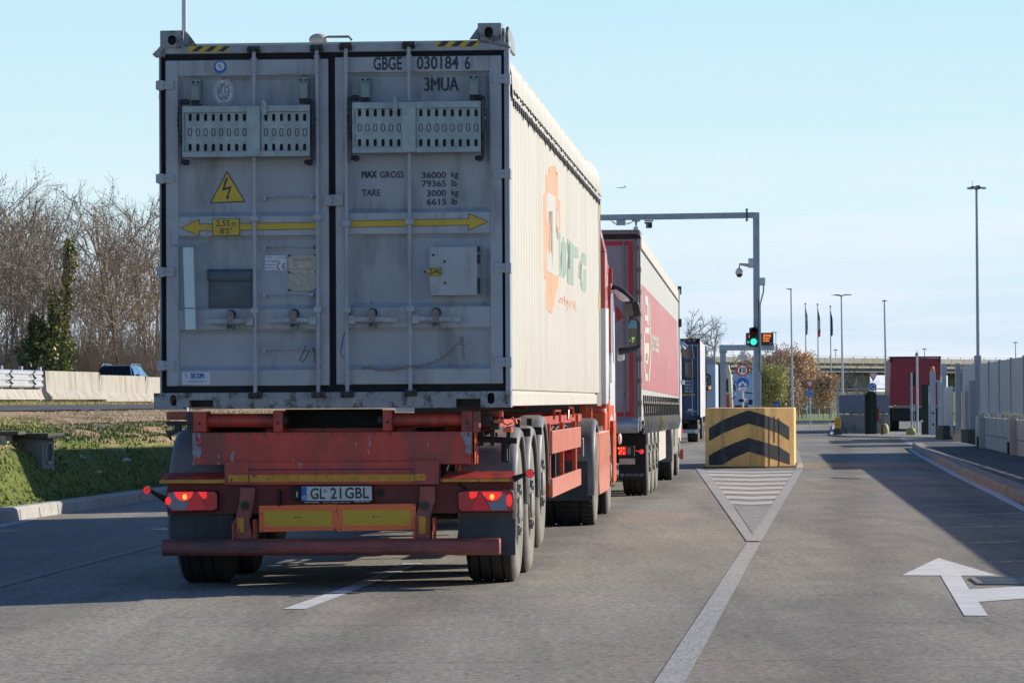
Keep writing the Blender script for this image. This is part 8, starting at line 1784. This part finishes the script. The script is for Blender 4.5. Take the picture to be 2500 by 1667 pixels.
# ================================================================== trees
dm('twig', (.35, .275, .20), .95, var=.3, scale=2); dm('bark', (.17, .13, .10), .95, var=.3, scale=4); dm('bark_warm', (.27, .20, .14), .95, var=.3, scale=3); dm('bark_grey', (.27, .235, .21), .95, var=.25, scale=4)
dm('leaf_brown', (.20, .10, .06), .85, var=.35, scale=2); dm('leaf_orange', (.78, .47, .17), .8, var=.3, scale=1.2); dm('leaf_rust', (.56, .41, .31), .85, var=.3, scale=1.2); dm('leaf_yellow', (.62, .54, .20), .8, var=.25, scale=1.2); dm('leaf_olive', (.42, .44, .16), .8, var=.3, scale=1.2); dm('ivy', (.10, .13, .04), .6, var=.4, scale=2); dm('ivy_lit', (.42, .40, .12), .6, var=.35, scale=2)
def tree_mesh(seed, H, spread, levels, counts, r0, upright=.5, first=.2, stems=1, thick=1.0):
    rnd = random.Random(seed); tr, tw = MB(), MB(); tips = []
    def grow(mb, p, d, L, r, lev):
        n_ = 5 if lev == 0 else 4 if lev == 1 else 3; pts = [p.copy()]; dirs = []; q = p.copy(); dd_ = d.copy()
        for i in range(n_):
            dd_ = (dd_ + Vector((rnd.uniform(-1, 1), rnd.uniform(-1, 1), rnd.uniform(-.4, .9) * upright)) * (.13 + .07 * lev)).normalized(); q = q + dd_ * (L / n_); pts.append(q.copy()); dirs.append(dd_.copy())
        rs = [max(.006 * thick, r * (1 - .75 * i / n_)) for i in range(n_ + 1)]
        (tr if lev < 1 else tw).tube(pts, rs, 6 if lev == 0 else 4 if lev == 1 else 3, cap=False)
        if lev >= levels: tips.append((pts[-1], pts[-2])); return
        for k_ in range(counts[lev]):
            t = first + (1 - first) * (k_ + rnd.random()) / counts[lev] if lev == 0 else .15 + .85 * (k_ + rnd.random()) / counts[lev]
            f_ = min(.999, t) * n_; i = int(f_); b = pts[i].lerp(pts[i + 1], f_ - i); a = rnd.uniform(0, 6.283); base = dirs[min(i, n_ - 1)]
            side = base.cross(Vector((math.cos(a), math.sin(a), .3))).normalized(); ang = rnd.uniform(.35, .95) * spread
            nd = (base * math.cos(ang) + side * math.sin(ang)).normalized(); grow(tw, b, nd, L * rnd.uniform(.38, .62) * (1.15 - .55 * t), r * (.5 if lev == 0 else .55), lev + 1)
    for s in range(stems):
        a = rnd.uniform(0, 6.28); off = Vector((math.cos(a), math.sin(a), 0)) * (.0 if stems == 1 else rnd.uniform(.1, .5))
        grow(tr, off, Vector((rnd.uniform(-.12, .12) + off.x * .25, rnd.uniform(-.12, .12), 1)).normalized(), H * rnd.uniform(.8, 1) * .92, r0 * (1 if s == 0 else .7), 0)
    return tr, tw, tips
def leaf_mb(tips, rnd, n, s, spr, keep=lambda p: True):
    m = MB()
    for a, b in tips:
        if not keep(a): continue
        for k_ in range(n):
            p = a.lerp(b, rnd.random()) + Vector((rnd.gauss(0, spr), rnd.gauss(0, spr), rnd.gauss(0, spr))); u = Vector((rnd.uniform(-1, 1), rnd.uniform(-1, 1), rnd.uniform(-1, 1))).normalized(); v = u.cross(Vector((rnd.uniform(-1, 1), rnd.uniform(-1, 1), rnd.uniform(-1, 1)))).normalized(); q = s * rnd.uniform(.5, 1.2)
            m.add([p - u * q, p + v * q * .6, p + u * q, p - v * q * .6], [(0, 1, 2, 3)])
    return m
def raw(mb, name, mt, parent):
    me = bpy.data.meshes.new(name); me.from_pydata(mb.v, [], mb.f); me.materials.append(mt); o_ = bpy.data.objects.new(name, me); col.objects.link(o_); o_.parent = parent; return o_
protos = []
spec = [(11, 12, .9, 10, 'bark', 1), (12, 11, 1.0, 11, 'bark_warm', 2), (13, 12.5, .75, 12, 'bark', 2), (14, 10.5, 1.0, 12, 'bark_warm', 3), (15, 12, .8, 11, 'bark_grey', 1), (16, 9, 1.1, 14, 'bark_warm', 3)]
for i, (sd_, H, sp, c0, bk_, stm) in enumerate(spec):
    tr, tw, tips = tree_mesh(sd_, H, sp, 3, (c0, 6, 5), .078, .7, .25, stm, .75)
    o = thing('bare_tree', 'x', 'tree', (0, 0, 0)); raw(tr, 'trunk', M[bk_], o); raw(tw, 'twigs', M['twig'], o)
    rr = random.Random(sd_)
    if i in (1, 3, 5): raw(leaf_mb(tips[::5], rr, 2, .055, .10), 'leaves', M['leaf_brown'], o)
    protos.append(o)
random.seed(17)
where = ['at the left picture edge', 'left of the ivy-covered trunk', 'just right of the ivy-covered trunk', 'above the guard rail', 'above the blue car', 'left of the blue car', 'beside the grey container edge', 'behind the first concrete barrier']
look = ['tall slender bare tree', 'bushy bare tree with reddish twigs', 'bare tree with several thin stems', 'brownish multi-stemmed bare tree', 'grey-barked leafless tree', 'low spreading thicket-like bare tree']
TG = 'leafless trees of the wood behind the motorway'
spots = []
for row_, (Da, n_) in enumerate(((161, 8), (171, 8), (184, 8))):
    for i in range(n_): spots.append((-60 + (i + random.uniform(-.3, .3)) * 480 / n_, Da + random.uniform(-5, 5), row_))
used = {}
cnt = {}
for j, (px_, D, row_) in enumerate(spots):
    k_ = (j * 5 + row_) % 6
    if k_ not in used: o = protos[k_]; used[k_] = 1
    else: o = copy_tree(protos[k_])
    p = at(px_, 985, D); H_ = [10.2, 11.6, 12.8][row_] * random.uniform(.82, 1.02) * (.80 + .14 * math.sin(px_ * .02 + 1) if 150 < px_ else 1.0)
    s = H_ / [12, 11, 12.5, 10.5, 12, 9][k_] * .98
    o.location = (p.x, D, 1.35); o.rotation_euler = (0, 0, random.uniform(0, 6.28)); o.scale = (s, s, s)
    w_ = 'at the left picture edge' if px_ < 25 else 'above the guard rail' if px_ < 90 else 'by the ivy-covered trunk' if px_ < 175 else 'left of the blue car' if px_ < 225 else 'above the blue car' if px_ < 330 else 'against the grey container'
    r_ = ('front of the wood', 'second row', 'back of the wood')[row_]
    key = (k_, w_, r_); cnt[key] = cnt.get(key, 0) + 1
    o['label'] = look[k_] + ' ' + w_ + ', ' + r_; o['group'] = TG
# ivy-covered trunks
def ivy(px_, py_top, D, w, mts, label, lean=0):
    p = at(px_, 985, D); top_z = at(px_, py_top, D).z; o_ = thing('ivy_tree', label, 'tree', (p.x, D, 1.3)); H_ = top_z - 1.3; m_ = MB(); m_.tube([(0, 0, 0), (lean * .5, 0, H_ * .5), (lean, 0, H_)], [.16, .12, .05], 8); m_.build('trunk', M['bark'], o_)
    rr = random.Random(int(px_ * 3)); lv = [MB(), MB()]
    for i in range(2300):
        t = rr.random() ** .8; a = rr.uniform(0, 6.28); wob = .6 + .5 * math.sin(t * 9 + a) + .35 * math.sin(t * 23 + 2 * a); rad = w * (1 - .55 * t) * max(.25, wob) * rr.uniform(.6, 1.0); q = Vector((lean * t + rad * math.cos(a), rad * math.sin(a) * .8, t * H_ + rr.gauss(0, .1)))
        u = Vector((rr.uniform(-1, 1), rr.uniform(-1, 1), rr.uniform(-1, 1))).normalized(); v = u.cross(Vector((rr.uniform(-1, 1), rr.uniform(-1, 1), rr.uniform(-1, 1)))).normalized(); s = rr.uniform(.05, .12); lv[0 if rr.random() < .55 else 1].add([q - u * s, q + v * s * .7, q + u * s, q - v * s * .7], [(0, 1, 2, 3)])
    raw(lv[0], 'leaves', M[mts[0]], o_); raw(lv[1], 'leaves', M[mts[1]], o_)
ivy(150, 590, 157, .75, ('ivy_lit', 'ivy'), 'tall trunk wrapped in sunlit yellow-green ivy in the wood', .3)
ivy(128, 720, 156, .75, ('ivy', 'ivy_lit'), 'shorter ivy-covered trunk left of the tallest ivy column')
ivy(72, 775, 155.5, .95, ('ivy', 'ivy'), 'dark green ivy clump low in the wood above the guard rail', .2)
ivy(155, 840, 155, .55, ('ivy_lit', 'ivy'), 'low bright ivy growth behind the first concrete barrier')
# brush at the foot of the wood
rr = random.Random(4); m = MB()
for i in range(9000):
    px_ = rr.uniform(-20, 460); D = rr.uniform(157, 205); p = at(px_, 985, D); h = rr.uniform(.5, 3.8); q = Vector((p.x, D, 1.35)); l_ = Vector((rr.uniform(-.7, .7), rr.uniform(-.4, .4), h)); m.tube([q, q + l_ * .5 + Vector((rr.uniform(-.15, .15), 0, 0)), q + l_], [.018, .012, .004], 3, cap=False)
me = bpy.data.meshes.new('undergrowth'); me.from_pydata(m.v, [], m.f); me.materials.append(M['twig']); ob = bpy.data.objects.new('undergrowth', me); col.objects.link(ob); tag(ob, 'dense brown undergrowth of thin stems at the foot of the wood', 'undergrowth', None, 'stuff')

# ---- trees in the middle distance on the right
def place_tree(px_, py_top, D, seed, label, sp=1.0, cnts=(12, 6, 5), bark_='bark_grey', lf=None, base=975, z0=0.0, n=3, ls=.06, spr=.12, grp=None, name='bare_tree', thick=.8, stems=1, keep=None, lf2=None):
    p = at(px_, base, D); H_ = at(px_, py_top, D).z - z0; tr, tw, tips = tree_mesh(seed, H_, sp, 3, cnts, H_ * .012, .6, .15, stems, thick)
    o_ = thing(name, label, 'tree', (p.x, D, z0), 0, grp); raw(tr, 'trunk', M[bark_], o_); raw(tw, 'twigs', M[bark_], o_)
    if lf:
        rr = random.Random(seed); raw(leaf_mb(tips, rr, n, ls, spr), 'leaves', M[lf], o_)
        if lf2: raw(leaf_mb(tips[::2], rr, n, ls, spr), 'leaves', M[lf2], o_)
    return o_
place_tree(1700, 768, 240, 31, 'spreading bare tree behind the blue container', 1.15, (13, 7, 5))
place_tree(1752, 790, 235, 32, 'smaller bare tree left of the low steel portal', 1.1, (12, 6, 5))
place_tree(1668, 800, 250, 36, 'bare tree mostly hidden by the pink curtain trailer', 1.1, (11, 6, 4))
place_tree(1875, 865, 230, 33, 'greyish brown tree just right of the gantry post', .95, (14, 7, 4), 'bark_warm', 'leaf_rust', n=4, ls=.08, spr=.2, name='autumn_tree', stems=2)
place_tree(1912, 882, 238, 34, 'dense rust-brown autumn tree left of the slim lamp post', .8, (15, 7, 4), 'bark_warm', 'leaf_rust', n=6, ls=.08, spr=.22, name='autumn_tree', stems=3)
place_tree(1938, 864, 234, 35, 'bright orange autumn tree behind the slim lamp post', .9, (15, 7, 4), 'bark_warm', 'leaf_orange', n=7, ls=.08, spr=.2, name='autumn_tree', stems=3, lf2='leaf_rust')
place_tree(1968, 900, 232, 44, 'lower orange-brown autumn tree between the first two flagpoles', .7, (14, 6, 4), 'bark_warm', 'leaf_rust', n=4, ls=.08, spr=.2, name='autumn_tree', stems=3, lf2='leaf_orange')
place_tree(1884, 903, 205, 45, 'round olive-yellow shrub at the right of the gantry post', .75, (14, 7, 4), 'bark_warm', 'leaf_olive', n=4, ls=.07, spr=.2, name='autumn_tree', stems=4, lf2='leaf_yellow')
place_tree(2016, 916, 225, 46, 'small orange-topped tree before the low white building', .9, (12, 6, 4), 'bark_warm', 'leaf_rust', n=3, ls=.10, spr=.2, name='autumn_tree', stems=2, lf2='leaf_orange')
place_tree(1925, 935, 222, 47, 'low brown hedge-like tree at the foot of the orange trees', 1.1, (14, 7, 4), 'bark_warm', 'leaf_rust', n=6, ls=.08, spr=.22, name='autumn_tree', stems=5)
place_tree(2075, 888, 215, 48, 'grey bare tree rising behind the blue-grey sheet fence', 1.2, (12, 6, 5), 'bark_grey')
place_tree(2100, 912, 205, 49, 'wide low bare tree under the viaduct, left of the blue sign', 1.5, (12, 6, 5), 'bark_grey', stems=2)
place_tree(2052, 915, 228, 50, 'thin bare tree between the two-armed lamp post and the fence', 1.1, (10, 6, 4), 'bark_grey')
m = MB(); rr = random.Random(12)
for i in range(90):
    p = at(rr.uniform(2328, 2350), 1070, rr.uniform(110, 114)); h = rr.uniform(.1, .5) ; q = Vector((p.x, p.y, 0.0)); m.tube([q, q + Vector((rr.uniform(-.2, .2), 0, h))], [.012, .004], 3, cap=False)
o = thing('weeds', 'dry yellowish weeds growing between the two dark concrete plinths', 'plant', (0, 0, 0)); raw(m, 'stems', M['blade_dry'], o)
